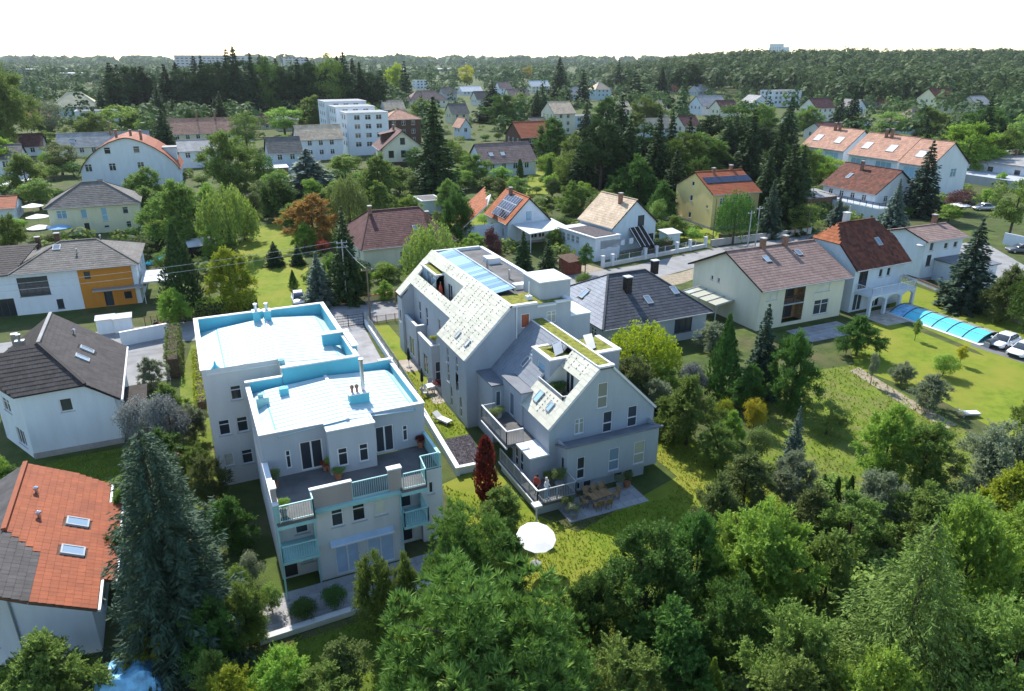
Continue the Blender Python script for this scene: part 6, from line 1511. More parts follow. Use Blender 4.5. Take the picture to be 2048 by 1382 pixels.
# ------------------------------------------------------------------ trees and shrubs one can tell apart
TR = [
 # foreground
 ('nspruce0', 'lf_spruce_blue', 'big dark blue-green spruce left of the turquoise-edged apartment house', (-3.49, 35.17), 13.6, 3.7),
 ('near1', 'lf_lime', 'small yellow-green tree behind the blue tarpaulin', (-4.88, 34.46), 3.8, 1.6),
 ('near2', 'lf_mid', 'bushy green tree before the red roof at the lower left', (-9.21, 33.31), 5.5, 2.3),
 ('near3', 'lf_light', 'light green bush cut by the bottom left corner', (-10.83, 33.25), 3.5, 1.7),
 ('broad1', 'lf_light', 'light green bush at the left edge below the white house', (-15.45, 57.13), 3.9, 1.3),
 ('broad0', 'lf_dark', 'dark bush at the left edge beside the light green bush', (-14.26, 56.95), 2.6, 1.5),
 ('nshrub0', 'lf_silver', 'silvery grey shrub between the white house and the apartment house', (-5.9, 59.6), 5.2, 2.0),
 ('nshrub1', 'lf_silver', 'purple-grey shrub right above the big spruce top', (-3.68, 58.15), 6.0, 2.0),
 ('near0', 'lf_grey', 'pale green small tree in the front court of the white house', (-5.38, 72.77), 3.5, 1.4),
 ('near1', 'lf_mid', 'leafy two-topped tree in front of the lower apartment terrace', (6.32, 32.26), 5.9, 1.4),
 ('near2', 'lf_mid', 'slender second top of the leafy tree beside the pines', (7.83, 31.45), 5.8, 1.1),
 ('pine1', 'lf_pine', 'upright pine in front of the gap between the two apartment houses', (10.3, 28.52), 10.9, 2.7),
 ('pine0', 'lf_pine', 'large bushy pine at the bottom centre', (7.89, 21.08), 13.2, 4.2),
 ('pine1', 'lf_pine', 'lower pine right of the large bushy pine', (11.5, 21.63), 9.8, 2.4),
 ('near3', 'lf_dark', 'dark glossy-leaved tree right of the white parasol', (19.17, 25.49), 8.3, 3.1),
 ('near0', 'lf_dark', 'dark tree in the shade behind the glossy-leaved tree', (23.64, 26.47), 7.1, 2.0),
 ('near1', 'lf_light', 'sunlit bushy tree right of the dark lawn corner', (26.26, 23.94), 8.7, 2.9),
 ('near2', 'lf_olive', 'olive shrub tree left of the hedge row', (27.69, 29.94), 6.5, 1.9),
 ('larch0', 'lf_pine', 'large feathery conifer with drooping sprays at the lower right', (25.72, 15.18), 12.8, 5.4),
 ('near3', 'lf_mid', 'green tree leaning into the feathery conifer from the left', (21.9, 16.91), 9.0, 2.7),
 ('near0', 'lf_light', 'light green tree above the feathery conifer', (32.91, 17.5), 10.7, 3.0),
 ('near1', 'lf_mid', 'broad green tree at the bottom right corner', (28.52, 12.25), 11.3, 3.6),
 ('near2', 'lf_dark', 'dark tree cut by the right edge near the bottom', (36.58, 15.1), 10.8, 2.4),
 ('near3', 'lf_mid', 'bush at the bottom edge right of the pines', (14.86, 20.69), 6.1, 2.4),
 ('near0', 'lf_mid', 'bush at the bottom edge below the feathery conifer', (20.38, 15.94), 7.5, 2.6),
 ('cone0', 'lf_light', 'small pointed light green conifer at the bottom edge', (19.21, 19.63), 4.1, 1.0),
 ('near1', 'lf_light', 'bright green bush at the bottom edge left of the pines', (0.82, 28.28), 4.9, 1.6),
 ('near2', 'lf_olive', 'olive bush beside the bright green bush', (3.63, 28.31), 4.3, 1.5),
 ('near3', 'lf_mid', 'low green bush at the bottom edge under the olive bush', (2.37, 26.96), 4.1, 1.8),
 ('near0', 'lf_lime', 'yellow-green bush at the bottom edge right of the tarpaulin', (-1.48, 28.4), 4.4, 1.6),
 ('col1', 'lf_red', 'dark red columnar tree beside the gravel bed', (16.79, 41.58), 5.2, 0.9),
 ('nshrub0', 'lf_mid', 'green bush at the patio corner of the lower apartment house', (1.14, 36.22), 2.0, 0.9),
 ('nshrub1', 'lf_dark', 'dark low bush along the patio wall', (2.79, 35.03), 1.4, 1.0),
 ('nshrub0', 'lf_dark', 'dark low bush right of the patio wall centre', (4.53, 35.13), 1.6, 0.9),
 ('nshrub1', 'lf_light', 'light green plant by the end of the low wall', (0.05, 33.96), 1.9, 0.9),
 ('nshrub1', 'lf_grey', 'pale shrub under the left terrace corner of the apartment house', (0.34, 39.18), 2.4, 1.0),
 ('nshrub0', 'lf_mid', 'leafy shrub between the spruce and the terrace', (-0.53, 37.66), 2.9, 1.0),
 # right of the grey apartment house
 ('weep0', 'lf_lime', 'yellow-green feathery tree in front of the anthracite roof', (38.42, 53.92), 6.7, 3.5),
 ('near1', 'lf_olive', 'olive bush right of the grey gable', (34.07, 49.35), 6.0, 2.6),
 ('near2', 'lf_mid', 'rounded green bush below the silver shrub', (35.12, 42.34), 7.0, 2.5),
 ('nshrub1', 'lf_silver', 'silver shrub above the rounded green bush', (40.94, 49.08), 4.2, 1.6),
 ('near3', 'lf_light', 'light green bush under the yellow-green tree', (38.15, 50.34), 4.0, 1.9),
 ('cone1', 'lf_thuja', 'dark conical evergreen in front of the cream house', (43.74, 48.4), 8.2, 1.9),
 ('spruce0', 'lf_spruce_blue', 'blue spruce in front of the cream house wall', (47.28, 47.4), 9.2, 2.1),
 ('near0', 'lf_dark', 'wide dark yew before the cream house terrace', (47.5, 43.59), 8.3, 2.5),
 ('near1', 'lf_grey', 'grey-green bush between the anthracite roof and the cream house', (50.79, 58.41), 3.5, 2.1),
 ('near2', 'lf_dark', 'dark round juniper by the terrace of the cream house', (63.81, 50.61), 5.1, 2.5),
 ('nshrub0', 'lf_yellow', 'yellow flowering shrub in the garden beside the dark conifers', (41.86, 41.96), 3.3, 1.2),
 ('nshrub1', 'lf_lime', 'lime shrub left of the yellow flowering shrub', (40.53, 44.29), 2.6, 1.0),
 ('near3', 'lf_mid', 'bush at the edge of the sunny lawn strip', (35, 38.48), 4.3, 1.6),
 ('nshrub0', 'lf_olive', 'olive bush right of the sunny lawn strip', (38.47, 37.74), 3.4, 1.2),
 ('near0', 'lf_mid', 'green bush behind the sunny lawn strip', (34.22, 43.68), 3.7, 1.5),
 ('spruce1', 'lf_cedar', 'young pointed grey-green spruce in the rough garden', (38.97, 34.68), 6.3, 1.1),
 ('near2', 'lf_olive', 'olive thicket left of the young pointed spruce', (33.04, 33.03), 5.1, 2.2),
 ('near3', 'lf_grey', 'grey-green thicket right of the olive thicket', (35.96, 31.71), 5.2, 1.8),
 ('near0', 'lf_light', 'light green shrub group in the middle of the rough garden', (45.01, 31.56), 6.9, 2.5),
 ('near1', 'lf_mid', 'green shrub group right of the light shrub group', (47.09, 29.86), 6.2, 2.4),
 ('near2', 'lf_grey', 'willow-like grey-green bush beside the garden path', (59.42, 38.63), 3.9, 1.7),
 ('near3', 'lf_grey', 'rounded grey-green bush near the garden path bend', (61.96, 43.5), 2.6, 1.3),
 ('nshrub0', 'lf_light', 'low light green bushes on the lawn edge', (67.47, 43.13), 2.5, 1.6),
 ('broad2', 'lf_mid', 'small garden tree with visible trunk on the rough grass', (47.22, 38.94), 3.3, 1.6),
 ('broad1', 'lf_grey', 'slim pale sapling beside the garden path', (58.98, 44.59), 3.9, 0.6),
 ('broad3', 'lf_light', 'slim green sapling on the lawn near the pool', (73.65, 51.22), 2.8, 0.6),
 ('broad1', 'lf_yellow', 'slim yellow sapling on the lawn', (71.69, 44.32), 2.5, 0.7),
 ('near0', 'lf_mid', 'green tree at the right edge above the white garden table', (58.05, 28.44), 8.4, 2.5),
 ('near1', 'lf_grey', 'grey-green tree right of the white garden table', (49.56, 26.22), 7.1, 3.0),
 ('near2', 'lf_lime', 'lime-green tree low on the right side', (46.06, 23.33), 6.3, 2.4),
 ('near3', 'lf_mid', 'green tree below the hedge row of columns', (35.26, 25.95), 5.4, 2.3),
 ('spruce0', 'lf_spruce_blue', 'large blue spruce behind the pool lawn', (89.1, 56.45), 11.7, 3.9),
 ('near0', 'lf_olive', 'olive bush right of the large blue spruce', (88.47, 51.13), 7.5, 2.8),
 ('near1', 'lf_dark', 'dark tree at the right edge beside the olive bush', (87.17, 47.02), 10.1, 2.8),
 ('broad0', 'lf_mid', 'green tree at the right edge above the yard', (136, 81.01), 11.2, 3.9),
 ('broad2', 'lf_plum', 'dark plum-leaved tree beside the yard', (146.69, 98.77), 5.2, 3.3),
 ('broad3', 'lf_light', 'light bush behind the yard', (133.62, 91.39), 4.3, 2.7),
 ('near2', 'lf_olive', 'brownish thicket left of the hedge row of columns', (34.08, 28.17), 5.0, 1.9),
 ('near3', 'lf_light', 'light green thicket between the glossy-leaved tree and the sunlit bushy tree', (26.37, 26.88), 5.7, 2.1),
 ('near0', 'lf_mid', 'mid green thicket above the feathery conifer tip', (29.67, 22.62), 6.5, 2.2),
 ('near1', 'lf_light', 'light thicket at the right edge below the lime-green tree', (41.39, 19.58), 6.7, 2.6),
 ('near2', 'lf_mid', 'green thicket in the hollow right of the hedge row', (39.36, 24.09), 6.0, 2.5),
 ('near3', 'lf_grey', 'grey-green thicket below the light shrub group', (39.06, 27.11), 5.6, 2.0),
 ('near0', 'lf_mid', 'green thicket below the grey-green tree on the right', (41.67, 22.5), 5.4, 2.4),
 ('near1', 'lf_dark', 'dark thicket at the foot of the glossy-leaved tree', (15.98, 25.18), 6.8, 1.9),
 ('near2', 'lf_dark', 'dark thicket between the pines and the glossy-leaved tree', (18.27, 21.66), 6.6, 2.3),
 ('near3', 'lf_dark', 'dark thicket under the sunlit bushy tree', (22.06, 21.69), 7.0, 2.0),
 ('near0', 'lf_light', 'light green sprays at the bottom edge right of the small conifer', (22.87, 13.78), 8.9, 2.7),
 ('near1', 'lf_dark', 'dark bush at the foot of the big spruce', (-2.17, 33.42), 4.9, 1.8),
 ('near2', 'lf_mid', 'bush between the big spruce and the bright green bush', (-2.14, 30.26), 4.1, 1.2),
 ('near3', 'lf_dark', 'dark bush beside the wall of the red-roofed house', (-6.61, 41.84), 5.0, 1.2),
 ('near0', 'lf_grey', 'pale green shrub right of the olive bush by the grey gable', (35.1, 46.75), 4.4, 1.9),
 ('near2', 'lf_light', 'light shrub right below the lime shrub', (38.82, 41.13), 3.3, 1.2),
 ('near0', 'lf_dark', 'dark shrub beneath the blue spruce', (44.37, 45.79), 4.5, 2.0),
 ('near2', 'lf_dark', 'dark shrub tree between the white house and the big spruce', (-4.62, 54.46), 4.7, 2.3),
 ('near3', 'lf_mid', 'green shrub along the left wall of the apartment house', (-2.01, 53.27), 3.5, 1.4),
 ('near1', 'lf_grey', 'pale shrub between the silvery shrub and the apartment house wall', (-2.09, 60.15), 3.7, 1.4),
 ('near2', 'lf_mid', 'green shrub behind the silvery grey shrub', (-3.79, 62.87), 4.8, 1.7),
 ('near3', 'lf_olive', 'olive shrub between the big spruce and the apartment house', (-1.35, 49.32), 4.5, 1.6),
 ('near0', 'lf_dark', 'dark shrub right of the big spruce by the wall', (-0.33, 43.21), 4.4, 1.6),
 ('near1', 'lf_mid', 'green shrub at the right foot of the big spruce', (-0.33, 34.13), 4.7, 1.3),
 ('near2', 'lf_dark', 'dark bush left of the big spruce', (-6.32, 46.5), 5.0, 1.5),
 ('near3', 'lf_mid', 'green bush beneath the red columnar tree', (16.35, 38.02), 3.6, 1.7),
 ('near0', 'lf_dark', 'dark bush on the front lawn left of the parasol', (14.23, 32.39), 4.4, 1.8),
 # beyond the street, left to right
 ('cone0', 'lf_spruce', 'dark green broad cone beside the shed behind the street', (-1.69, 96.76), 10.9, 2.9),
 ('near0', 'lf_lime', 'yellow-topped broadleaf bush across the street', (4.06, 95.02), 8.5, 3.7),
 ('near1', 'lf_light', 'light green tree beside the street gate', (-2.96, 91.63), 5.0, 2.1),
 ('weep1', 'lf_birch', 'pale birch at the top of the long lawn', (6.09, 123.46), 12.2, 4.5),
 ('near2', 'lf_mid', 'wide green tree left of the pale birch', (-0.67, 130.86), 12.5, 5.4),
 ('broad1', 'lf_light', 'light bush under the wide green tree', (-4.79, 134.62), 5.5, 2.5),
 ('near3', 'lf_mid', 'tall round green tree beside the rounded-roof house', (10.95, 178.76), 16.6, 7.2),
 ('spruce2', 'lf_cedar', 'wide blue-grey cedar in the middle distance', (26.07, 165.79), 11.6, 8.1),
 ('near0', 'lf_rust', 'rust and yellow coloured tree behind the long lawn', (19.78, 127.01), 8.8, 5.2),
 ('weep0', 'lf_olive', 'drooping olive tree right of the rust-coloured tree', (26.48, 127.26), 11.8, 3.2),
 ('spruce0', 'lf_spruce', 'tall dark spruce left of the maroon roof', (18.03, 91.83), 12.6, 3.0),
 ('spruce2', 'lf_cedar', 'spreading grey juniper beside the parked car', (14.44, 92.54), 7.0, 2.8),
 ('spruce1', 'lf_spruce', 'small dark spruce standing on the long lawn', (11.63, 114.26), 3.9, 1.4),
 ('spruce0', 'lf_spruce', 'narrow dark spruce at the right edge of the long lawn', (14.96, 113.39), 3.2, 1.2),
 ('cone1', 'lf_thuja', 'slim dark evergreen right on the lawn behind the parked car', (12.33, 100.77), 2.7, 0.8),
 ('nshrub0', 'lf_redbush', 'red-leaved round bush beside the long lawn', (19.94, 119.31), 2.4, 1.6),
 ('weep1', 'lf_birch', 'pale weeping willow in front of the maroon roof', (29.22, 90.09), 10.5, 4.1),
 ('near1', 'lf_dark', 'dark dense tree left of the photovoltaic roof', (42.01, 115.33), 10.4, 3.2),
 ('spruce2', 'lf_spruce', 'spreading dark conifer behind the grey apartment roof', (40.05, 84.69), 8.9, 3.2),
 ('spruce1', 'lf_spruce', 'second dark conifer behind the grey apartment roof', (43.27, 83.71), 7.7, 2.4),
 ('broad1', 'lf_plum', 'thin brownish tree before the photovoltaic roof', (38.09, 90.65), 9.5, 1.7),
 ('near2', 'lf_birch', 'light green bush behind the far end of the grey apartment roof', (34.83, 90.05), 7.7, 2.6),
 ('broad3', 'lf_dark', 'small round dark tree on a stem beside the white house', (53.04, 90.58), 5.0, 1.4),
 ('shrub0', 'lf_mid', 'round bush at the corner of the anthracite roof house', (49.45, 84.71), 2.2, 1.4),
 ('shrub1', 'lf_grey', 'tall grass-like shrub beside the grey stair tower', (42.21, 73.11), 4.2, 1.3),
 ('spruce0', 'lf_spruce', 'tall spruce standing alone at the centre of the middle distance', (53.32, 159.54), 22.1, 5.2),
 ('spruce1', 'lf_spruce', 'leftmost tall conifer of the dark group right of centre', (83.87, 146.38), 13.4, 3.9),
 ('mpine0', 'lf_spruce', 'second tall conifer of the dark group right of centre', (86.23, 141.85), 20.3, 4.6),
 ('spruce0', 'lf_spruce', 'third tall conifer of the dark group right of centre', (90.92, 138.37), 18.3, 4.6),
 ('spruce2', 'lf_spruce', 'fourth tall conifer of the dark group right of centre', (95.96, 134.75), 19.4, 4.8),
 ('mpine1', 'lf_pine', 'round-topped pine right of the dark conifer group', (102.74, 134.36), 17.6, 4.4),
 ('mpine0', 'lf_pine', 'round-topped pine behind the yellow house', (120.59, 149.09), 14.8, 5.2),
 ('spruce1', 'lf_spruce', 'dark spruce left of the yellow house', (92.63, 123.29), 12.7, 3.3),
 ('spruce0', 'lf_spruce', 'tall spruce behind the collectors of the yellow house', (139.99, 163.87), 14.1, 5.5),
 ('mpine1', 'lf_spruce', 'dark pine behind the right end of the yellow house', (145.74, 161.26), 16.1, 6.1),
 ('spruce0', 'lf_spruce', 'big dark spruce right of the yellow house', (101.12, 100.42), 16.4, 4.2),
 ('spruce2', 'lf_spruce', 'dark spruce touching the right end of the yellow house', (104.41, 109.72), 13.5, 3.3),
 ('weep0', 'lf_dark', 'drooping dark tree in front of the yellow house', (85.13, 95.77), 9.6, 3.4),
 ('spruce1', 'lf_spruce_blue', 'bluish spruce in front of the yellow house corner', (94.6, 97.62), 10.3, 2.5),
 ('spruce0', 'lf_spruce_blue', 'blue-green spruce in front of the row house gable', (136.2, 99.59), 14.9, 3.6),
 ('spruce2', 'lf_cedar', 'grey-green spruce right of the rust terrace house', (123.11, 95.17), 8.9, 3.0),
 ('spruce1', 'lf_cedar', 'small spruce behind the rust half-hip roof', (113.34, 99.61), 5.5, 1.8),
 ('broad2', 'lf_lime', 'lime-green bushes left of the row houses', (150.11, 139.15), 7.3, 5.9),
 ('near3', 'lf_light', 'big round light green tree right of the row houses', (194.62, 131.98), 15.6, 8.9),
 ('near0', 'lf_mid', 'green tree behind the long white building', (205.45, 129.05), 12.9, 6.5),
 ('broad0', 'lf_mid', 'round green tree behind the row house ridge', (261.61, 211.74), 11.3, 9.2),
 ('broad1', 'lf_mid', 'green tree at the right edge below the wood', (230.77, 139.46), 16.4, 7.4),
 ('spruce0', 'lf_spruce', 'pointed dark conifer left of the village on the right', (170.3, 173.01), 19.2, 4.5),
 ('broad0', 'lf_dark', 'dark round tree left of the pointed conifer', (179.68, 204.35), 18.5, 8.3),
 ('spruce1', 'lf_spruce', 'small pointed spruce in the village on the right', (278.57, 252.77), 13.4, 4.1),
 ('fspruce0', 'lf_spruce', 'dark spruce in front of the pale blue house', (437.29, 417.01), 18.9, 5.8),
 ('spruce2', 'lf_spruce', 'dark conifer between the first and second of the group right of centre', (89.12, 151.32), 16.0, 4.0),
 ('spruce1', 'lf_spruce', 'dark conifer between the second and third of the group right of centre', (94.13, 149.04), 16.8, 4.2),
 ('mpine1', 'lf_spruce', 'dark pine between the third and fourth of the group right of centre', (100.01, 146.38), 17.9, 4.2),
 ('spruce0', 'lf_spruce', 'rear spruce peeping over the dark group right of centre', (115.51, 180.31), 20.4, 4.8),
 ('spruce2', 'lf_spruce', 'dark conifer behind the round-topped pine', (108.09, 146.58), 18.0, 4.3),
 ('mpine0', 'lf_spruce', 'broad dark pine behind the collectors roof, left', (147.36, 177.3), 16.4, 5.9),
 ('spruce1', 'lf_spruce', 'dark spruce at the back right of the yellow house', (121.82, 125.7), 16.8, 3.8),
 ('spruce0', 'lf_spruce', 'dark conifer between the yellow house and the row houses', (118.04, 114.69), 13.3, 3.3),
 ('broad0', 'lf_mid', 'green tree in front of the big dark spruce', (101.38, 96.71), 6.3, 2.7),
 ('broad2', 'lf_mid', 'green tree behind the tan-roofed white house', (82.07, 150.79), 10.3, 3.3),
 ('broad3', 'lf_light', 'light green tree behind the photovoltaic roof', (72.95, 166.53), 5.5, 3.7),
 ('broad1', 'lf_mid', 'green tree left of the tall lone spruce', (47.75, 170.08), 7.0, 4.3),
 ('broad2', 'lf_light', 'light green bush right of the tall lone spruce', (62.05, 167.46), 5.4, 3.6),
 ('broad0', 'lf_mid', 'green bush before the cream gabled house', (40.09, 166.24), 7.3, 4.3),
 ('broad3', 'lf_light', 'light bushes between the cedar and the cream gabled house', (41.83, 203.27), 6.0, 4.9),
 ('broad1', 'lf_mid', 'green tree above the rust-coloured tree', (19.37, 165.6), 8.6, 3.9),
 ('broad2', 'lf_dark', 'dark tree between the tall round tree and the cedar', (18.46, 179.64), 10.3, 3.5),
 ('broad0', 'lf_light', 'light green bush right of the broad dark cone', (3.23, 120.34), 6.7, 2.3),
 ('near1', 'lf_mid', 'green bush behind the dark garden shed', (9.07, 134.32), 7.5, 3.3),
 ('near2', 'lf_light', 'light green bush beside the long lawn on its right', (17.51, 122.62), 5.1, 2.3),
 ('near3', 'lf_mid', 'green shrub left of the tall dark spruce by the lawn', (17.61, 100.47), 5.1, 1.8),
 ('near0', 'lf_light', 'light shrub before the cellar of the maroon-roofed house', (22.58, 90.7), 2.8, 1.5),
 ('near1', 'lf_olive', 'pale flowering shrub at the end of the street wall', (23.99, 87.31), 3.0, 1.3),
 ('near2', 'lf_mid', 'green hedge tree between willow and photovoltaic house', (37.39, 86.38), 4.9, 2.4),
 ('near3', 'lf_light', 'light shrub in the front garden of the photovoltaic house', (41.08, 104.83), 4.8, 2.7),
 ('near0', 'lf_mid', 'green shrub left of the white annex', (55.68, 105.3), 3.8, 2.0),
 ('near0', 'lf_mid', 'green garden tree left of the orange house hedge', (-6.39, 159.98), 6.9, 4.5),
 ('near1', 'lf_mid', 'green garden tree right of the pale yellow house', (-3.78, 144.42), 7.7, 4.0),
 ('near2', 'lf_light', 'light garden tree under the tall round tree', (4.46, 155.06), 7.8, 3.9),
 ('near3', 'lf_mid', 'green garden tree below the cedar', (18.4, 138.87), 5.6, 3.2),
 ('broad1', 'lf_light', 'light tree right of the cedar below the cream gabled house', (30.72, 157.32), 6.4, 3.6),
 ('broad3', 'lf_mid', 'green tree before the timber-clad house', (60.74, 199.81), 7.5, 3.9),
 ('broad0', 'lf_light', 'light tree beside the brown house with bright roof windows', (74.8, 193.43), 6.1, 3.6),
 ('broad2', 'lf_light', 'light bush right of the brown house with bright roof windows', (89.12, 172.22), 7.7, 3.4),
 ('near0', 'lf_mid', 'green tree behind the white carport', (72.42, 129.63), 7.1, 3.5),
 ('near1', 'lf_dark', 'dark tree behind the tan roof', (84.11, 130.08), 7.8, 3.8),
 ('near2', 'lf_dark', 'dark tree right behind the tan roof', (85.87, 118.13), 8.3, 3.3),
 ('near3', 'lf_mid', 'green bush right of the tan-roofed house', (78.79, 103.52), 4.7, 2.3),
 ('near0', 'lf_mid', 'green tree left behind the photovoltaic roof', (49.55, 140), 7.6, 3.5),
 ('near1', 'lf_light', 'light bush beside the light blue garage', (40.64, 138.64), 5.4, 3.0),
 ('near2', 'lf_mid', 'green tree behind the maroon roof', (35.22, 141.11), 8.3, 3.5),
 ('near3', 'lf_dark', 'dark bush behind the street wall near the concrete pole', (19.55, 92.07), 5.5, 2.0),
 ('near0', 'lf_mid', 'big green tree right of the pale yellow house garden', (-6.49, 171.18), 9.3, 5.2),
 ('near1', 'lf_dark', 'dark big tree behind the long lawn', (17.12, 149.31), 9.3, 4.5),
 ('near2', 'lf_mid', 'big green tree between the cedar and the lone spruce', (40.85, 162.43), 11.0, 5.1),
 ('near3', 'lf_mid', 'big green tree right of the lone spruce', (68.14, 172.88), 8.6, 4.8),
 ('near0', 'lf_dark', 'dark big tree behind the brown house with bright windows', (102.24, 197.76), 14.3, 6.5),
 ('near1', 'lf_mid', 'big green tree left of the dark conifer group', (99.37, 177.17), 11.9, 5.4),
 ('near2', 'lf_dark', 'dark big tree in the dark conifer group', (87, 128.77), 12.3, 5.2),
 ('near3', 'lf_dark', 'dark big tree at the right end of the dark conifer group', (98.57, 123.53), 12.3, 4.8),
 ('near0', 'lf_mid', 'big green tree behind the rust terrace house', (137.49, 133.24), 11.2, 4.8),
 ('near1', 'lf_mid', 'big round tree behind the modern terrace, right', (99.68, 310.39), 15.3, 8.5),
 ('near2', 'lf_mid', 'big green tree left of the modern terrace', (56.57, 329.95), 16.3, 9.4),
 ('near3', 'lf_dark', 'dark big tree above the red-brown roof', (135.73, 306.75), 16.8, 9.7),
 ('near0', 'lf_dark', 'dark big tree right of the cream tan-roofed house', (155.2, 251.69), 16.7, 8.9),
 ('near1', 'lf_mid', 'big green tree above the dark conifer group', (179.76, 262.17), 16.7, 9.1),
 ('near2', 'lf_mid', 'big green tree left of the village on the right', (197.29, 213.44), 15.7, 8.0),
 ('near3', 'lf_mid', 'big green tree behind the row houses, left', (240.45, 234.64), 12.9, 7.4),
 ('near0', 'lf_mid', 'big green tree behind the row houses, right', (268.34, 200.37), 13.0, 8.9),
 ('near1', 'lf_dark', 'dark big tree behind the long white building', (256.27, 169.6), 15.7, 9.7),
 ('near2', 'lf_mid', 'big green tree at the left edge behind the white parasols', (-31.36, 195.19), 11.0, 4.9),
 ('near3', 'lf_mid', 'big green tree left behind the rounded-roof house', (-24.99, 297.19), 14.1, 8.6),
 # left middle distance
 ('near1', 'lf_mid', 'large green tree at the upper left edge', (-49.64, 285.95), 33.3, 12.3),
 ('near2', 'lf_light', 'light green branches cut by the left edge', (-41.25, 218.33), 15.7, 8.1),
 ('broad2', 'lf_grey', 'pale grey-green tree right of the large upper left tree', (-43.7, 332.06), 17.4, 7.9),
 ('broad0', 'lf_olive', 'brownish green bush left of the rounded-roof house', (-28.72, 235.28), 9.6, 5.7),
 ('broad1', 'lf_mid', 'green bush in front of the small white house at the left', (-27.5, 180.71), 7.3, 4.4),
 ('near3', 'lf_mid', 'leafy tree at the left edge above the orange house', (-26.23, 138.82), 7.5, 2.7),
 ('broad3', 'lf_light', 'broad light tree behind the grey long roof', (-16.38, 319.66), 14.4, 11.7),
 ('spruce1', 'lf_spruce', 'dark conifer right of the grey long roof', (-2.1, 271.47), 15.0, 4.3),
 ('broad0', 'lf_light', 'light tree left of the house with dark brown roof', (43.2, 324.12), 12.3, 8.3),
 ('broad2', 'lf_mid', 'tree in front of the house with dark brown roof', (23.48, 275.2), 14.1, 5.5),
]
for key, m, label, xy, h, rad in TR: plant(key, m, label, xy, h, rad)
ORD = 'first second third fourth fifth sixth seventh eighth ninth tenth eleventh twelfth thirteenth fourteenth fifteenth'.split()
BELT = [(-23.04, 432.83), 27.7, 8.5, (-15.92, 422.85), 29.8, 8.9, (-8.63, 419.54), 26.2, 8.9, (1.53, 408.39), 27.1, 8.3, (10.5, 404.32), 28.9, 7.8, (18.36, 400.75), 30.7, 7.3, (25.54, 397.5), 32.4, 7.3, (32.43, 391.17), 35.0, 6.7, (39.56, 387.94), 31.5, 7.2, (53.37, 381.67), 30.2, 6.7, (60.1, 381.82), 29.3, 7.3, (67.73, 378.36), 31.8, 7.3, (80.29, 372.66), 32.4, 7.3, (87.73, 372.53), 28.0, 6.9, (93.47, 373.23), 25.7, 6.4, (-22.63, 499.94), 26.5, 8.7, (-12.47, 495.33), 28.1, 8.7, (8.1, 486), 27.6, 8.7, (17.79, 477.08), 30.8, 8.6, (26.79, 472.99), 31.8, 8.0, (34.91, 464.86), 34.4, 7.9, (43.31, 461.05), 32.9, 8.0, (51.7, 457.24), 31.3, 8.0, (59.58, 453.67), 29.7, 8.0, (67.45, 450.1), 30.8, 8.0, (76.58, 450.41), 30.3, 8.0, (84.79, 446.68), 31.3, 8.0, (91.94, 443.44), 30.8, 8.0, (100.84, 443.93), 29.7, 7.5, (106.99, 441.15), 26.5, 7.0, (127, 482.34), 22.6, 7.7]
for i, (xy, h, rad) in enumerate(zip(BELT[0::3], BELT[1::3], BELT[2::3])):
    plant(('spruce0', 'mpine0', 'spruce1', 'spruce2', 'mpine1')[i % 5], 'lf_spruce', 'tall dark conifer, ' + ('front' if i < 15 else 'rear') + ' row of the upper left belt, ' + ORD[i % 15] + ' from the left' if i < 30 else 'tall dark conifer at the right end of the upper left belt', xy, h, rad*1.15, group='conifers of the dark belt at the upper left')
for key, m, label, xy, h, rad in [
 ('broad0', 'lf_dark', 'broad-crowned tall tree within the dark conifer belt', (46.47, 384.81), 34.2, 8.2),
 ('broad2', 'lf_mid', 'broad light-topped tree near the right end of the conifer belt', (73.41, 372.58), 34.6, 7.7),
 ('broad1', 'lf_lime', 'lime-green tree right of the conifer belt', (151.45, 532.7), 29.3, 9.2),
 ('fspruce0', 'lf_spruce', 'dark conifer just right of the lime-green tree', (151.78, 512.73), 27.8, 6.9),
 ('broad0', 'lf_yellow', 'bright yellow-green round tree near the horizon', (283.33, 736.23), 25.8, 9.2),
 ('spruce0', 'lf_spruce', 'dark spruce behind the small pink-roofed house', (146.3, 345.96), 19.1, 8.9),
 ('broad0', 'lf_mid', 'green tree right of the dark spruce in the distance', (153.94, 332.9), 16.0, 9.6),
 ('spruce1', 'lf_spruce', 'tallest pointed conifer right of centre in the distance', (238.06, 449.07), 30.3, 7.9),
 ('broad0', 'lf_yellow', 'small yellow tree in the distance right of centre', (430.01, 897.93), 22.3, 9.0),
 ('fspruce1', 'lf_spruce', 'dark conifer left of the blue-grey house', (244.58, 429), 22.6, 7.0),
 ('fspruce0', 'lf_spruce', 'dark conifer right of the blue-grey house', (261.54, 394.98), 21.3, 11.6),
 ('spruce2', 'lf_spruce', 'broad spruce beyond the pale pink roof', (290.15, 408.33), 24.4, 9.0),
 ('mpine0', 'lf_spruce', 'tall pine left of the yellow-green tree row', (339.27, 447.5), 29.7, 10.6),
 ('broad2', 'lf_lime', 'yellow-green tree row before the wood', (639.31, 802.99), 21.7, 19.3),
 ('fspruce1', 'lf_spruce', 'slim conifer close to the horizon right of centre', (355.19, 563.18), 28.4, 6.0),
]: plant(key, m, label, xy, h, rad)

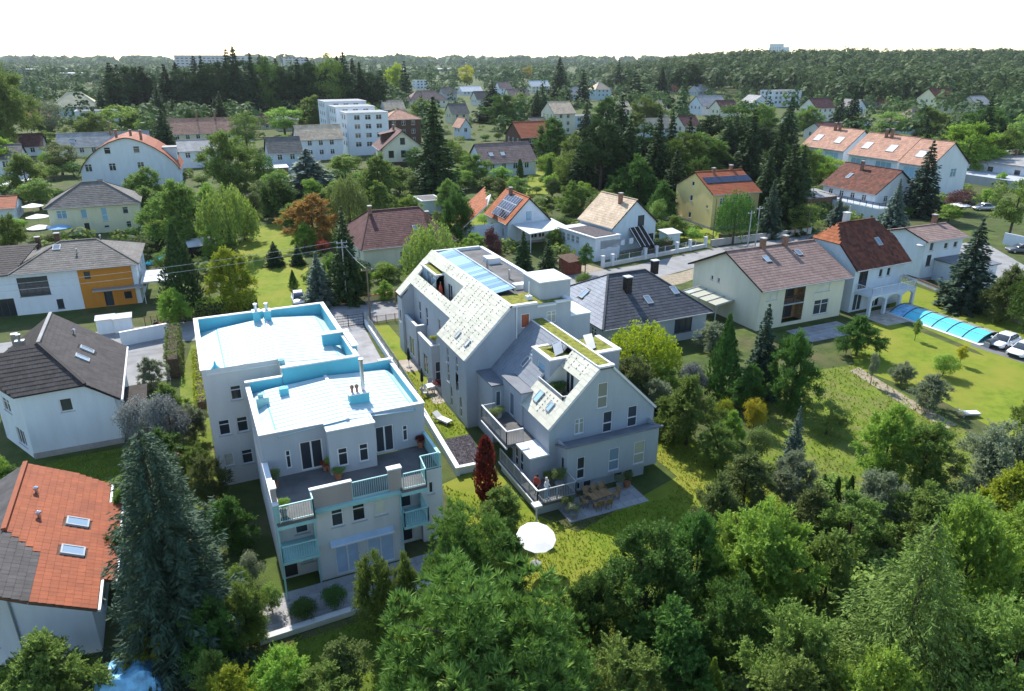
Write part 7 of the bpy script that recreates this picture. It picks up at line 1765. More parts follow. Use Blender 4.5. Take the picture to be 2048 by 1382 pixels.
# rows of columnar evergreens
for i, (xy, h, rad) in enumerate([((38.8, 31.45), 2.3, 0.4), ((39.58, 30.89), 2.2, 0.4), ((40.33, 30.41), 2.4, 0.4), ((41.04, 29.81), 2.4, 0.4), ((41.79, 29.34), 2.7, 0.4), ((42.36, 28.81), 2.7, 0.4)]):
    plant('col0', 'lf_thuja', ORD[i] + ' dark columnar evergreen from the left in the rough garden hedge row', xy, h, rad, group='columnar evergreens of the hedge row')
for i, (xy, h, rad) in enumerate([((82.46, 159.79), 7.2, 1.1), ((84.02, 157.5), 6.9, 1.2), ((79.17, 169.59), 6.0, 1.0)]):
    plant('col1', 'lf_thuja', ['middle', 'rightmost', 'leftmost'][i] + ' columnar evergreen on the lawn behind the photovoltaic roof', xy, h, rad, group='columnar evergreens behind the photovoltaic roof')

# hedges
hedge('tall ivy-green hedge between the white house court and the apartment house', [(-3.3, 74.6), (-3.1, 85.0)], 1.3, 2.4, 'lf_olive')
hedge('light green hedge along the street behind the turquoise roof', [(-0.58, 94.98), (6.83, 95.09)], 2.4, 1.6, 'lf_light', size=.26)
hedge('clipped dark hedge behind the orange house', [(-9.85, 131.39), (-3.87, 132.32)], 1.6, 2.4, 'lf_thuja')
hedge('clipped hedge behind the mesh fence of the white house', [(69.61, 97.14), (73.65, 97.9)], 1.4, 1.8, 'lf_thuja')
hedge('dark hedge behind the street wall below the yellow house', [(83.88, 97.53), (100.32, 98.08)], 1.4, 1.8, 'lf_dark')
hedge('long dark hedge behind the pool lawn fence', [(96.22, 57.29), (93.27, 47.02)], 2.4, 3.0, 'lf_dark')
hedge('low hedge beside the street left of the apartment house', [(-1.2, 66), (-.9, 80)], 1.0, .9, 'lf_lime')

# ------------------------------------------------------------------ garden greenery between the houses and the distant woods
cyw, syw = math.cos(R(24.4)), math.sin(R(24.4))
def to_world(lat, dep): return (lat*cyw + dep*syw, -lat*syw + dep*cyw)
def short(lb):
    w = lb.split()
    for c in (' and ', ' at the ', ' behind ', ' beside ', ' in front ', ' among ', ' near ', ' left of ', ' right of '):
        if c in lb and len(lb.split(c)[0].split()) >= 4: w = lb.split(c)[0].split(); break
    return 'the ' + ' '.join(w[:7])
HOMES = [(o.location.x, o.location.y, short(o['label'])) for o in COL.objects if o.get('category') in ('house', 'building', 'hall', 'apartment house', 'garage')]
def where(x, y):
    a, b, lb = min(HOMES, key=lambda t: (t[0]-x)**2 + (t[1]-y)**2)
    la, da = a*cyw - b*syw, a*syw + b*cyw; lt, dt = x*cyw - y*syw, x*syw + y*cyw
    s = (lt/dt - la/da)*da
    if abs(s) > abs(dt-da)*.6: return ('right of ' if s > 0 else 'left of ') + lb
    return ('behind ' if dt > da else 'in front of ') + lb
TONE = dict(lf_mid='green', lf_far='dull green', lf_light='light green', lf_olive='olive', lf_spruce='dark', lf_dark='deep green', lf_grey='grey-green')
taken = [(o.location.x, o.location.y, 9.0 if o.location.y < 140 else 11.0) for o in COL.objects if o.get('category') in ('house', 'building', 'hall', 'apartment house', 'garage')]
def clear(x, y, r):
    return all((x-a)**2 + (y-b)**2 > (c+r)**2 for a, b, c in taken)
def hides(x, y, h):
    """True when a tree here would stand before a house"""
    for a, b, c in taken:
        d = math.hypot(a, b); t = math.hypot(x, y)
        if d <= t or d - t > 0.45*d: continue
        ang = abs(math.atan2(a, b) - math.atan2(x, y))
        if ang < (c+1.5)/d and 30 - (30-h)*d/t > 1.0: return True
    return False
fr = random.Random(21)
n = 0
KF = [('broad0', 'lf_mid'), ('broad1', 'lf_far'), ('broad2', 'lf_light'), ('broad3', 'lf_olive'), ('spruce0', 'lf_spruce'), ('broad1', 'lf_dark'), ('spruce1', 'lf_spruce')]
while n < 135:                                            # far gardens, 190 m and more away
    dep = fr.uniform(175, 400); lat = fr.uniform(-.74, .74)*dep
    x, y = to_world(lat, dep)
    k = fr.random(); key, m = fr.choice(KF); h = fr.uniform(6, 13) if 'spruce' not in key else fr.uniform(11, 19)
    if not clear(x, y, 2.0): continue
    if hides(x, y, h) and fr.random() < .93: continue
    con = 'spruce' in key
    plant(key, m, f"{'tall' if h > (15 if con else 9.5) else 'small'} {TONE[m]} {'conifer' if con else 'tree'} {where(x, y)}", (x, y), h, h*(.23 if con else fr.uniform(.36, .5)), group='distant conifers between the far houses' if con else 'distant broadleaf trees between the far houses')
    n += 1
def wood(name, spots, m, label, seed, per=100, size=1.6):
    """far-off wood that reads as one mass: every crown a ball of leaf clumps"""
    g = np.random.default_rng(seed); S = np.array(spots); n = len(S); k = n*per; idx = np.repeat(np.arange(n), per)
    d = unit(g, k); d[:, 2] = np.where(d[:, 2] < -.35, -d[:, 2], d[:, 2])
    r = S[idx, 4][:, None]*g.uniform(.7, 1.05, (k, 1))
    P = S[idx, :3] + d*r*np.stack([np.ones(k), np.ones(k), S[idx, 3]/S[idx, 4]*.55], 1); P[:, 2] += S[idx, 3]*.55
    Nr = d + unit(g, k)*.6 + np.array([0, 0, .3]); T = np.cross(Nr, unit(g, k))
    sz = size*g.uniform(.6, 1.3, k)*S[idx, 4]/5
    me = leaves(name, P, T, np.cross(Nr, T), sz*1.2, sz, .6*g.uniform(0, 1, n)[idx] + .4*g.uniform(0, 1, k))
    return link(name, me, m, None, kind='stuff', label=label, category='wood')
sp = []
while len(sp) < 1150:                                      # tree cover between the far houses, too far to tell apart
    dep = 260*(1000/260)**fr.random(); lat = fr.uniform(-.78, .78)*dep; x, y = to_world(lat, dep); h = fr.uniform(7, 14)
    if not clear(x, y, 3.0) or (hides(x, y, h) and fr.random() < .9): continue
    sp.append((x, y, -.3, h, h*fr.uniform(.36, .5)))
wood('garden_tree_cover', sp, 'lf_far', 'green tree cover between the far houses below the horizon', 5, 90, 1.6)
KN = [('broad0', 'lf_mid'), ('broad1', 'lf_light'), ('broad2', 'lf_mid'), ('broad3', 'lf_olive'), ('shrub0', 'lf_light'), ('shrub1', 'lf_mid'), ('shrub0', 'lf_grey'), ('shrub1', 'lf_dark')]
n = 0
lawns = [[(2.57, 91.09), (14.87, 90.11), (15.47, 104.17), (17.91, 134.57), (16.79, 146.88), (11.4, 144.4), (6.82, 127.47), (7.22, 107.92)]]
while n < 150:                                            # gardens beyond the street
    dep = fr.uniform(98, 185); lat = fr.uniform(-.75, .75)*dep
    x, y = to_world(lat, dep)
    key, m = fr.choice(KN); sh = 'shrub' in key
    h = fr.uniform(1.4, 3.0) if sh else fr.uniform(4.0, 7.5)
    if not clear(x, y, 1.0) or y < 98 or any(inside(L_, x, y) for L_ in lawns): continue
    if 72 < x < 125 and y < 98: continue
    if hides(x, y, h) and fr.random() < .9: continue
    plant(key, m, f"{'low ' if sh and h < 2.2 else ''}{TONE[m]} garden {'shrub' if sh else 'tree'} {where(x, y)}", (x, y), h, h*(.7 if sh else .42), group='garden shrubs beyond the street' if sh else 'small garden trees beyond the street')
    n += 1

n = 0
while n < 170:                                            # taller bushes filling the gardens further back
    dep = fr.uniform(120, 300); lat = fr.uniform(-.75, .75)*dep
    x, y = to_world(lat, dep); h = fr.uniform(2.2, 4.4); m = fr.choice(('lf_mid', 'lf_light', 'lf_olive', 'lf_dark', 'lf_mid'))
    if not clear(x, y, 1.0) or y < 98 or any(inside(L_, x, y) for L_ in lawns): continue
    if hides(x, y, h) and fr.random() < .85: continue
    plant(fr.choice(('shrub0', 'shrub1', 'shrub2')), m, f"{'tall' if h > 3.3 else 'round'} {TONE[m]} bush {where(x, y)}", (x, y), h, h*fr.uniform(.6, .9), group='bushes in the gardens further back')
    n += 1

sp = []
while len(sp) < 900:                                      # low greenery that covers the garden ground
    dep = 100*(420/100)**fr.random(); lat = fr.uniform(-.76, .76)*dep; x, y = to_world(lat, dep); h = fr.uniform(.9, 2.6)
    if y < 98 or not clear(x, y, 1.0) or any(inside(L_, x, y) for L_ in lawns): continue
    if 72 < x < 130 and y < 100: continue
    if hides(x, y, h) and fr.random() < .8: continue
    sp.append((x, y, -.3, h, h*fr.uniform(.7, 1.3)))
wood('garden_greenery', sp, 'lf_mid', 'low garden greenery covering the ground between the houses', 8, 90, 1.3)

# rising ground with the wood on the right
def hill_z(lat, dep):
    f = min(1, max(0, (dep-430)/620)); f = f*f*(3-2*f)
    s = min(1, max(0, (lat/dep-.10)/.22)); s = s*s*(3-2*s)
    return 21*f*s
hb = MB(); nl, nd = 40, 30
for j in range(nd+1):
    dep = 420 + (3200-420)*(j/nd)**1.5
    for i in range(nl+1):
        lat = dep*(.05 + .85*i/nl); x, y = to_world(lat, dep); hb.v.append((x, y, hill_z(lat, dep) - .6))
for j in range(nd):
    for i in range(nl): hb.f.append((j*(nl+1)+i, j*(nl+1)+i+1, (j+1)*(nl+1)+i+1, (j+1)*(nl+1)+i)); hb.a.append(.5)
hb.build('hill', 'ground', None, smooth=True, kind='structure')

sp = []
while len(sp) < 2300:
    dep = 440*(1900/440)**fr.random(); lat = dep*fr.uniform(.12, .86)
    edge = 460 + 220*max(0, .48-lat/dep)/.36
    if dep < edge: continue
    x, y = to_world(lat, dep); h = fr.uniform(11, 21); sp.append((x, y, hill_z(lat, dep)-.5, h, fr.uniform(3.2, 10.5)))
wood('wood', sp, 'lf_far', 'dense wood covering the rising ground on the right horizon', 1)
sp = []
while len(sp) < 1300:
    dep = 850*(3600/850)**fr.random(); lat = dep*fr.uniform(-.80, .20)
    x, y = to_world(lat, dep); 
    if fr.random() < .25 and dep < 1500: continue
    h = fr.uniform(10, 18) if dep < 1800 else fr.uniform(14, 24); sp.append((x, y, 0, h, fr.uniform(5, 10)))
wood('distant_wood', sp, 'lf_far', 'distant tree lines along the horizon left of the wood', 2, 50, 2.4)
sp = []
for i in range(260):
    dep = fr.uniform(2600, 4200); lat = dep*fr.uniform(-.85, .85); x, y = to_world(lat, dep); sp.append((x, y, 0, fr.uniform(22, 34), fr.uniform(25, 45)))
wood('horizon_wood', sp, 'lf_far', 'low dark woods on the very horizon', 3, 40, 3.0)
sp = []
while len(sp) < 680:                                      # conifers in the same cover
    dep = 280*(900/280)**fr.random(); lat = fr.uniform(-.78, .55)*dep; x, y = to_world(lat, dep); h = fr.uniform(13, 24)
    if not clear(x, y, 3.0) or (hides(x, y, h) and fr.random() < .93): continue
    for q in range(4): sp.append((x, y, -.3 + h*.24*q, h*.36, h*.19*(1-q*.23)))
wood('conifer_cover', sp, 'lf_spruce', 'dark conifers scattered between the far houses', 6, 34, 2.6)
sp = []
for (lat0, lat1, d0, d1, nn) in ((6, 36, 22, 36, 110), (-12, 4, 20, 27, 24), (19, 36, 32, 46, 70)):
    for i in range(nn):
        x, y = to_world(fr.uniform(lat0, lat1), fr.uniform(d0, d1))
        if 0 < x < 31 and 33 < y < 53: continue
        sp.append((x, y, -.2, fr.uniform(.8, 2.4), fr.uniform(.8, 1.6)))
wood('undergrowth', sp, 'lf_mid', 'undergrowth beneath the foreground trees', 4, 260, .75)

# ------------------------------------------------------------------ light haze over the whole place
hz = MB().box(-4300, -400, -1.6, 6300, 7400, 84).mesh('haze')
hm = bpy.data.materials.new('haze'); hm.use_nodes = True; hn = hm.node_tree; hn.nodes.clear()
pv = hn.nodes.new('ShaderNodeVolumePrincipled'); pv.inputs['Color'].default_value = (0.86, 0.93, 1.0, 1); pv.inputs['Density'].default_value = 0.00005; pv.inputs['Anisotropy'].default_value = 0.2
ho = hn.nodes.new('ShaderNodeOutputMaterial'); hn.links.new(pv.outputs[0], ho.inputs['Volume'])
link('haze', hz, hm, None, kind='stuff', label='thin pale summer haze over the whole neighbourhood', category='haze')

# ------------------------------------------------------------------ vehicles
def loft(secs, name):
    """skin over cross-sections; each section: x, half width, bottom, top, crown inset"""
    b = MB(); n = 10
    for (x, w, z0, z1, k) in secs:
        h = z1-z0
        ring = [(-w*.92, z0), (-w, z0+h*.25), (-w, z0+h*.55), (-w*(1-k*.5), z0+h*.88), (-w*(1-k)*.8, z1), (w*(1-k)*.8, z1), (w*(1-k*.5), z0+h*.88), (w, z0+h*.55), (w, z0+h*.25), (w*.92, z0)]
        b.v += [(x, y, z) for y, z in ring]
    for i in range(len(secs)-1):
        for j in range(n): b.f.append((i*n+j, i*n+(j+1) % n, (i+1)*n+(j+1) % n, (i+1)*n+j)); b.a.append(.5)
    b.f.append(tuple(range(n-1, -1, -1))); b.f.append(tuple((len(secs)-1)*n+j for j in range(n))); b.a += [.5, .5]
    me = b.mesh(name); me.shade_smooth()
    return me
def car(label, xy, rot, m='car_white', L=4.3, W=1.76, Hh=1.45, group=None, low=False):
    """nose towards local +x"""
    o = thing('parked_car', label, 'car', (*xy, .02), rot, group)
    hl = L/2; zb = .22; belt = .86 if not low else .78
    body = loft([(-hl, W*.40, .40, belt*.80, .1), (-hl+.12, W*.47, .28, belt*.98, .12), (-hl+.6, W*.5, zb, belt+.04, .1), (-.3, W*.5, zb, belt+.02, .08), (hl*.42, W*.5, zb, belt, .08), (hl-.5, W*.485, .24, belt*.90, .12), (hl-.12, W*.44, .28, belt*.76, .14), (hl, W*.36, .34, belt*.62, .16)], 'body')
    bo = link('body', body, m, o)
    top = Hh
    cab = loft([(-hl+.45 if not low else -hl+.7, W*.40, belt-.02, belt+.04, .1), (-hl+.95, W*.43, belt-.02, top-.06, .26), (-.25, W*.44, belt-.02, top, .26), (.35, W*.43, belt-.02, top-.08, .26), (1.12, W*.42, belt-.04, belt+.02, .12)], 'windows')
    link('windows', cab, 'glass', o)
    rf_ = loft([(-hl+.98, W*.335, top-.07, top-.02, .2), (-.25, W*.345, top-.02, top+.02, .2), (.33, W*.335, top-.09, top-.05, .2)], 'roof'); link('roof', rf_, m, o)
    for sy in (-1, 1):
        for a, c in (((-hl+.9, belt), (-hl+1.0, top-.05)), ((-.1, belt), (-.15, top-.01)), ((1.1, belt-.02), (.36, top-.06))):
            MB().bar((a[0], sy*W*.435, a[1]), (c[0], sy*W*.35, c[1]), .06, .05).build('pillar', m, bo)
        for x in (-hl+.78, hl-.82):
            wv = MB().lathe([(.14, -.1), (.30, -.1), (.325, -.06), (.325, .06), (.30, .1), (.14, .1)], 0, 0, 16); wv.v = [(p[0], p[2], p[1]) for p in wv.v]
            t = wv.build('wheel', 'rubber', o); t.location = (x, sy*(W/2-.10), .325)
            rv = MB().lathe([(.0, -.105), (.2, -.105), (.2, .105), (.0, .105)], 0, 0, 12); rv.v = [(p[0], p[2], p[1]) for p in rv.v]; rv.build('rim', 'metal', t)
        MB().box(hl-.22, sy*W*.36-.13, belt*.60, hl-.03, sy*W*.36+.10, belt*.74).build('headlight', 'lamp_lens', o)
        MB().box(-hl-.01, sy*W*.36-.12, belt*.66, -hl+.1, sy*W*.36+.08, belt*.84).build('tail_light', 'tail_lens', o)
        MB().box(.75, sy*(W/2+.04)-.08, belt+.02, .9, sy*(W/2+.04)+.08, belt+.14).build('mirror', m, o)
    MB().box(hl-.06, -W*.3, .34, hl+.03, W*.3, .48).build('grille', 'rubber', o)
    return o
c0 = car('small white car with red bumper parked on the long lawn', (11.98, 94.34), -95, 'car_white', 4.0, 1.68, 1.45)
MB().box(1.9, -.74, .26, 2.04, .74, .42).build('bumper', 'car_red', c0)
car('white coupe parked nearest the pool end', (81.47, 46.14), 188, 'car_white', 4.6, 1.88, 1.32, low=True)
car('white coupe at the right edge in front of the other coupe', (80.83, 43.51), 188, 'car_white', 4.6, 1.88, 1.32, low=True)
car('white car cut by the right edge below the coupes', (80.1, 40.5), 188, 'car_white', 4.6, 1.85, 1.36, low=True)
car('silver car in the yard beside the plum-leaved tree', (153.99, 98.39), 160, 'car_silver')
car('dark car in the yard at the right edge', (125.01, 72.01), 150, 'car_grey')
car('grey car behind the small white house on the right', (138.81, 102.34), 170, 'car_grey')
car('silver car standing under the dark conifers', (87.86, 117.23), 10, 'car_silver')
car('silver car in front of the stepped modern terrace', (49.92, 236.7), 20, 'car_silver')
car('dark car in front of the stepped modern terrace', (47.55, 222.57), 15, 'car_grey')

# ------------------------------------------------------------------ people
def person(label, xy, z, rot, shirt, legs, hair='hair', h=1.72, pose='stand', name='person'):
    """one continuous skinned body; hair is its child"""
    s = h/1.72
    V, E, Rr = [], [], []
    def v(p, r, par=None):
        V.append(tuple(c*s for c in p)); Rr.append(r*s)
        if par is not None: E.append((par, len(V)-1))
        return len(V)-1
    hipz = .92
    pel = v((0, 0, hipz), .145); wa = v((0, 0, 1.10), .125, pel); ch = v((0, .01, 1.30), .15, wa); nk = v((0, 0, 1.47), .055, ch)
    hd = v((0, -.02, 1.58), .085, nk); ht = v((0, -.01, 1.68), .075, hd); v((0, -.105, 1.58), .018, hd)
    for sx in (-1, 1):
        ps = sx
        hp = v((sx*.095, 0, .86), .095, pel)
        if pose == 'sit':
            kn = v((sx*.11, -.42, .90), .065, hp); an = v((sx*.11, -.44, .48), .045, kn); v((sx*.12, -.60, .45), .035, an)
        else:
            kn = v((sx*.11, -.03 if sx > 0 else .02, .48), .062, hp); an = v((sx*.12, .02, .09), .042, kn); v((sx*.13, -.14, .035), .034, an)
        sh = v((sx*.185, 0, 1.40), .062, ch); el = v((sx*.25, .03, 1.13), .045, sh)
        wr = v((sx*.22, -.16, .95), .03, el) if pose != 'sit' else v((sx*.16, -.26, 1.06), .03, el)
        w0 = V[wr]; pm_ = v((w0[0]/s, w0[1]/s-.06, w0[2]/s-.05), .028, wr); q = V[pm_]
        for k in range(4): v((q[0]/s + (k-1.5)*.018, q[1]/s-.05-.008*(1.5-abs(k-1.5)), q[2]/s-.055), .009, pm_)
        v((q[0]/s - sx*.045, q[1]/s-.02, q[2]/s-.01), .010, pm_)
    me = bpy.data.meshes.new('body_skeleton'); me.from_pydata(V, E, [])
    tmp = bpy.data.objects.new('body_skeleton', me); COL.objects.link(tmp)
    md = tmp.modifiers.new('skin', 'SKIN'); sk = me.skin_vertices[0].data
    for i, r in enumerate(Rr): sk[i].radius = (r, r)
    sk[0].use_root = True
    ss = tmp.modifiers.new('sub', 'SUBSURF'); ss.levels = 1; ss.render_levels = 1
    dg = bpy.context.evaluated_depsgraph_get()
    bm_ = bpy.data.meshes.new_from_object(tmp.evaluated_get(dg)); bm_.name = 'body'
    bpy.data.objects.remove(tmp); bpy.data.meshes.remove(me)
    bm_.materials.clear()
    for m_ in ('skin', shirt, legs): bm_.materials.append(MATS[m_])
    for p in bm_.polygons:
        z_ = p.center.z/s; x_ = abs(p.center.x)/s
        hand = (p.center.y/s < -.13 and .82 < z_ < 1.12 and x_ > .08 and pose != 'sit') or (pose == 'sit' and z_ > 1.0 and p.center.y/s < -.22)
        p.material_index = 0 if (z_ > 1.46 or hand) else (1 if z_ > .93 else 2)
        p.use_smooth = True
    o = thing(name, label, 'person', (*xy, z), rot)
    link('body', bm_, 'skin', o)
    hb_ = MB().lathe([(.02, 1.74*s), (.075*s, 1.72*s), (.105*s, 1.65*s), (.108*s, 1.58*s), (.08*s, 1.50*s)], 0, .018*s, 10)
    link('hair', hb_.mesh('hair'), hair, o)
    return o
person('person in dark clothes standing at the street gate', (-4.99, 89.18), .03, 30, 'fabric_dark', 'fabric_dark')
person('person in a red top standing between two others at the street gate', (-4.46, 88.76), .03, -20, 'fabric_red', 'fabric_dark')
person('person in a pink top standing nearest the hedge at the street gate', (-3.83, 88.12), .03, 10, 'fabric_pink', 'fabric_dark')
person('person in a red top standing at the terrace railing of the grey house', (19.85, 39.5), .95, -60, 'fabric_red', 'fabric_dark', 'hair')
person('grey-haired person in a white shirt at the terrace corner of the grey house', (20.3, 38.85), .95, 30, 'fabric_white', 'fabric_blue', 'hair_grey')

# ------------------------------------------------------------------ poles and wires
def pole(label, xy, h, m='pole_grey', arms=1, r=.12):
    o = thing('utility_pole', label, 'pole', xy)
    MB().tube([(0, 0, 0), (0, 0, h)], [r, r*.65], 9).build('mast', m, o)
    for k in range(arms):
        z = h-.4-k*.6; a = MB().bar((-.7, 0, z), (.7, 0, z), .09, .09).build('crossarm', m, o)
        for x in (-.6, 0, .6): MB().lathe([(.03, z+.05), (.05, z+.1), (.05, z+.2), (.02, z+.24)], x, 0, 7).build('insulator', 'trim_white', a)
    return o
pole('pale concrete pole beside the tall dark spruce', (17.6, 91.0), 8.6, 'pole_grey', 2)
pole('dark wooden pole at the driveway gate', (18.3, 81.2), 7.4, 'pole_wood', 1)
pole('left one of the two pale poles at the street bend', (85.01, 92), 6.6, 'pole_grey', 1)
pole('right one of the two pale poles at the street bend', (88.16, 93.62), 6.8, 'pole_grey', 1)
pole('dark thin pole in front of the yellow house corner', (81.92, 97.23), 8.0, 'pole_wood', 0, .09)
pole('tall pale mast among the conifers behind the rust half-hip roof', (100.01, 93.9), 9.0, 'pole_wood', 0, .08)
def wire(label, p, q, sag, r=.022):
    pts = []
    for i in range(13):
        t = i/12; a = Vector(p).lerp(Vector(q), t); a.z -= sag*4*t*(1-t); pts.append(a)
    o = MB().tube(pts, r, 5).build('overhead_wire', 'pole_grey', None)
    tag(o, label, 'wire')
wire('upper overhead wire crossing the orange house', (-45, 90.0, 8.6), (17.0, 91.0, 8.4), 1.2)
wire('lower overhead wire crossing the orange house', (-45, 91.0, 7.9), (18.2, 91.0, 7.8), 1.4)
wire('wire between the concrete pole and the wooden pole', (17.6, 91.0, 8.2), (18.3, 81.2, 7.2), .3)
wire('wire from the street bend poles towards the yellow house', (67.15, 72.68, 6.3), (60.62, 71.95, 7.8), .3)

# ------------------------------------------------------------------ walls, fences, gates
def wall_run(label, pts, h, t, m, name='garden_wall', cap=None, z=0):
    o = thing(name, label, 'wall', (*pts[0], z)); x0, y0 = pts[0]
    for (a, b), (c, d) in zip(pts[:-1], pts[1:]):
        s = MB().bar((a-x0, b-y0, h/2), (c-x0, d-y0, h/2), t, h).build('wall_section', m, o)
        if cap: MB().bar((a-x0, b-y0, h+.04), (c-x0, d-y0, h+.04), t+.1, .07).build('wall_cap', cap, s)
    return o
def fence(label, pts, h, m='mesh_fence', post='pole_grey', step=2.0, z0=0.0, rails=2, fill=.12, name='fence'):
    o = thing(name, label, 'fence', (*pts[0], 0)); x0, y0 = pts[0]
    for (a, b), (c, d) in zip(pts[:-1], pts[1:]):
        L = math.hypot(c-a, d-b); n = max(1, round(L/step))
        for i in range(n+1):
            t = i/n; MB().box(a+(c-a)*t-x0-.04, b+(d-b)*t-y0-.04, z0, a+(c-a)*t-x0+.04, b+(d-b)*t-y0+.04, z0+h+.05).build('post', post, o)
        for i in range(n):
            mb = MB(); p = (a+(c-a)*i/n-x0, b+(d-b)*i/n-y0); q = (a+(c-a)*(i+1)/n-x0, b+(d-b)*(i+1)/n-y0)
            for k in range(rails): zz = z0+.1+(h-.15)*k/max(1, rails-1); mb.bar((*p, zz), (*q, zz), .03, .05)
            k = int(math.hypot(q[0]-p[0], q[1]-p[1])/fill)
            for j in range(1, k):
                t = j/k; mb.bar((p[0]+(q[0]-p[0])*t, p[1]+(q[1]-p[1])*t, z0+.08), (p[0]+(q[0]-p[0])*t, p[1]+(q[1]-p[1])*t, z0+h), .018, .018)
            mb.build('fence_panel', m, o)
    return o
wall_run('low white wall along the lawn between the two apartment houses', [(16.15, 45.6), (16.75, 56), (17.35, 66), (17.9, 82)], .7, .28, 'plaster_white', cap='trim_white')
fence('wire fence on the low white wall between the apartment houses', [(16.75, 56), (17.35, 66), (17.9, 82)], .9, z0=.78, step=2.0)
wall_run('white wall end beside the gravel bed', [(16.2, 45.9), (18.7, 45.8)], .6, .25, 'plaster_white', cap='trim_white')
fence('dark sliding gate across the driveway', [(14.05, 82.4), (17.7, 82.3)], 1.5, 'timber_dark', 'timber_dark', 1.8, rails=5, fill=.5, name='gate')
wall_run('yellow low wall across the street under the dark spruce', [(16.5, 91.3), (30, 90.95)], .75, .3, 'plaster_yellow', cap='terracotta')
fence('pinkish board fence along the street end of the lawn', [(18.2, 82.2), (22.6, 81.9)], 1.0, 'tile_pink', 'rust', 1.1, rails=2, fill=.1)
wall_run('white base wall with pillars along the street before the tan-roofed house', [(57.3, 92.6), (68, 94.4), (79.7, 96.3)], .55, .25, 'concrete_pale', cap='trim_white')
fence('wire mesh fence on the white base wall before the tan-roofed house', [(57.3, 92.6), (68, 94.4), (79.7, 96.3)], .9, z0=.62, post='plaster_white', step=2.6, fill=.16)
for i, (x, y) in enumerate(((57.3, 92.6), (59.2, 92.9), (66.0, 94.05), (68.4, 94.45), (73, 95.2), (76, 95.7), (79.7, 96.3))):
    p = thing('gate_pillar', ['first', 'second', 'third', 'fourth', 'fifth', 'sixth', 'seventh'][i] + ' white pillar from the left along the street fence', 'pillar', (x, y)); MB().box(-.22, -.22, 0, .22, .22, 1.75).build('shaft', 'plaster_white', p); MB().box(-.28, -.28, 1.752, .28, .28, 1.85).build('cap', 'concrete_pale', p)
wall_run('grey wall along the street below the yellow house', [(81, 96.5), (104, 96.8)], 1.1, .3, 'concrete', cap='concrete')
wall_run('tan retaining wall right of the yellow house', [(97.9, 101.88), (99.96, 96.48)], 1.6, .35, 'timber_tan')
wall_run('white court wall behind the hedge of the left white house', [(-8.6, 86.6), (-3.8, 87.6)], 1.6, .25, 'plaster_white', cap='trim_white')
wall_run('low edging wall beside the pool lawn', [(95.5, 71.5), (92.4, 60), (89.6, 47), (88, 38)], .5, .3, 'concrete', cap='timber_brown')
wall_run('long pale concrete edging wall below the patio', [(.2, 34.05), (6.6, 34.3), (12.4, 34.5)], .35, .42, 'concrete_pale')
wall_run('short pale wall at the left end of the patio', [(.3, 34.2), (.35, 38.0)], .35, .35, 'concrete_pale')
wall_run('white wall section behind the yard at the right edge', [(128.17, 77.04), (128.22, 72.4)], 2.0, .25, 'plaster_white')
fence('weathered wooden rail fence in the shade at the bottom right', [(21.44, 25.4), (20, 22.55), (22.34, 22.75)], 1.0, 'bark_pale', 'bark_pale', 1.6, rails=2, fill=5)
wall_run('dark retaining wall in the shade at the bottom right', [(22.97, 25.01), (22.25, 20.37)], .6, .4, 'plinth')
fence('fence of dark boards behind the court of the white house', [(-6.2, 91.5), (-4.8, 91.2)], 1.6, 'timber_tan', 'timber_brown', .9, rails=2, fill=.12)
fence('dark railing between the street and the gate of the orange house', [(-3.2, 92.3), (2.0, 92.0)], 1.2, 'timber_dark', 'timber_dark', 1.3)
for i, (u0, v0) in enumerate(((-10.29, 92.32), (-8.49, 92.05))):
    b = thing('storage_box', ['left', 'right'][i] + ' one of two large white boxes in front of the orange house', 'storage box', (u0, v0)); MB().box(-.95, -.7, 0, .95, .7, 1.7).build('body', 'trim_white', b); MB().slab([(-1.05, -.8, 1.78), (1.05, -.8, 1.78), (1.05, .8, 1.95), (-1.05, .8, 1.95)], .08).build('lid', 'flat_white', b); MB().box(-.8, -.73, .3, .8, -.703, 1.4).build('door', 'plaster_white', b)

# ------------------------------------------------------------------ pool with telescopic cover
pl = thing('swimming_pool', 'long pool under a low vaulted glass cover with turquoise sheets', 'pool', (81.6, 53.4))
MB().box(-2.9, -6.4, 0, -2.2, 6.4, .10).box(2.2, -6.4, 0, 2.9, 6.4, .10).box(-2.2, 5.8, 0, 2.2, 6.4, .098).box(-2.2, -6.4, 0, 2.2, -5.8, .098).each('pool_edge', 'concrete_pale', pl)
MB().box(-2.2, -5.8, 0, 2.2, 5.8, .05).build('water', 'water', pl)
segs = 6; sl_ = 11.6/segs; arc = [(-2.35 + 4.7*i/12, 0.85*math.sin(math.pi*i/12)**.8 + .08) for i in range(13)]
for k in range(segs):
    y0_, y1_ = 5.8-k*sl_, 5.8-(k+1)*sl_
    for nm, a, b_, m_ in (('cover_sheet', 0, 6, 'pool_cyan' if k else 'cover_blue'), ('cover_panel', 6, 12, 'glass_pale')):
        q = MB()
        for i in range(a, b_): q.poly([(arc[i][0], y0_, arc[i][1]), (arc[i][0], y1_, arc[i][1]), (arc[i+1][0], y1_, arc[i+1][1]), (arc[i+1][0], y0_, arc[i+1][1])])
        q.build(nm, m_, pl)
for k in range(segs+1):
    y = 5.8-k*sl_; MB().tube([(a, y, z+.02) for a, z in arc], .06, 6).build('cover_rib', 'trim_dark', pl)
for i in (3, 6, 9): MB().tube([(arc[i][0], -5.8, arc[i][1]+.02), (arc[i][0], 5.8, arc[i][1]+.02)], .035, 5).build('cover_rail', 'trim_grey', pl)
rl = thing('cover_roller', 'dark grey cover roller at the near end of the pool', 'roller', (80.3, 46.4, .02), 0)
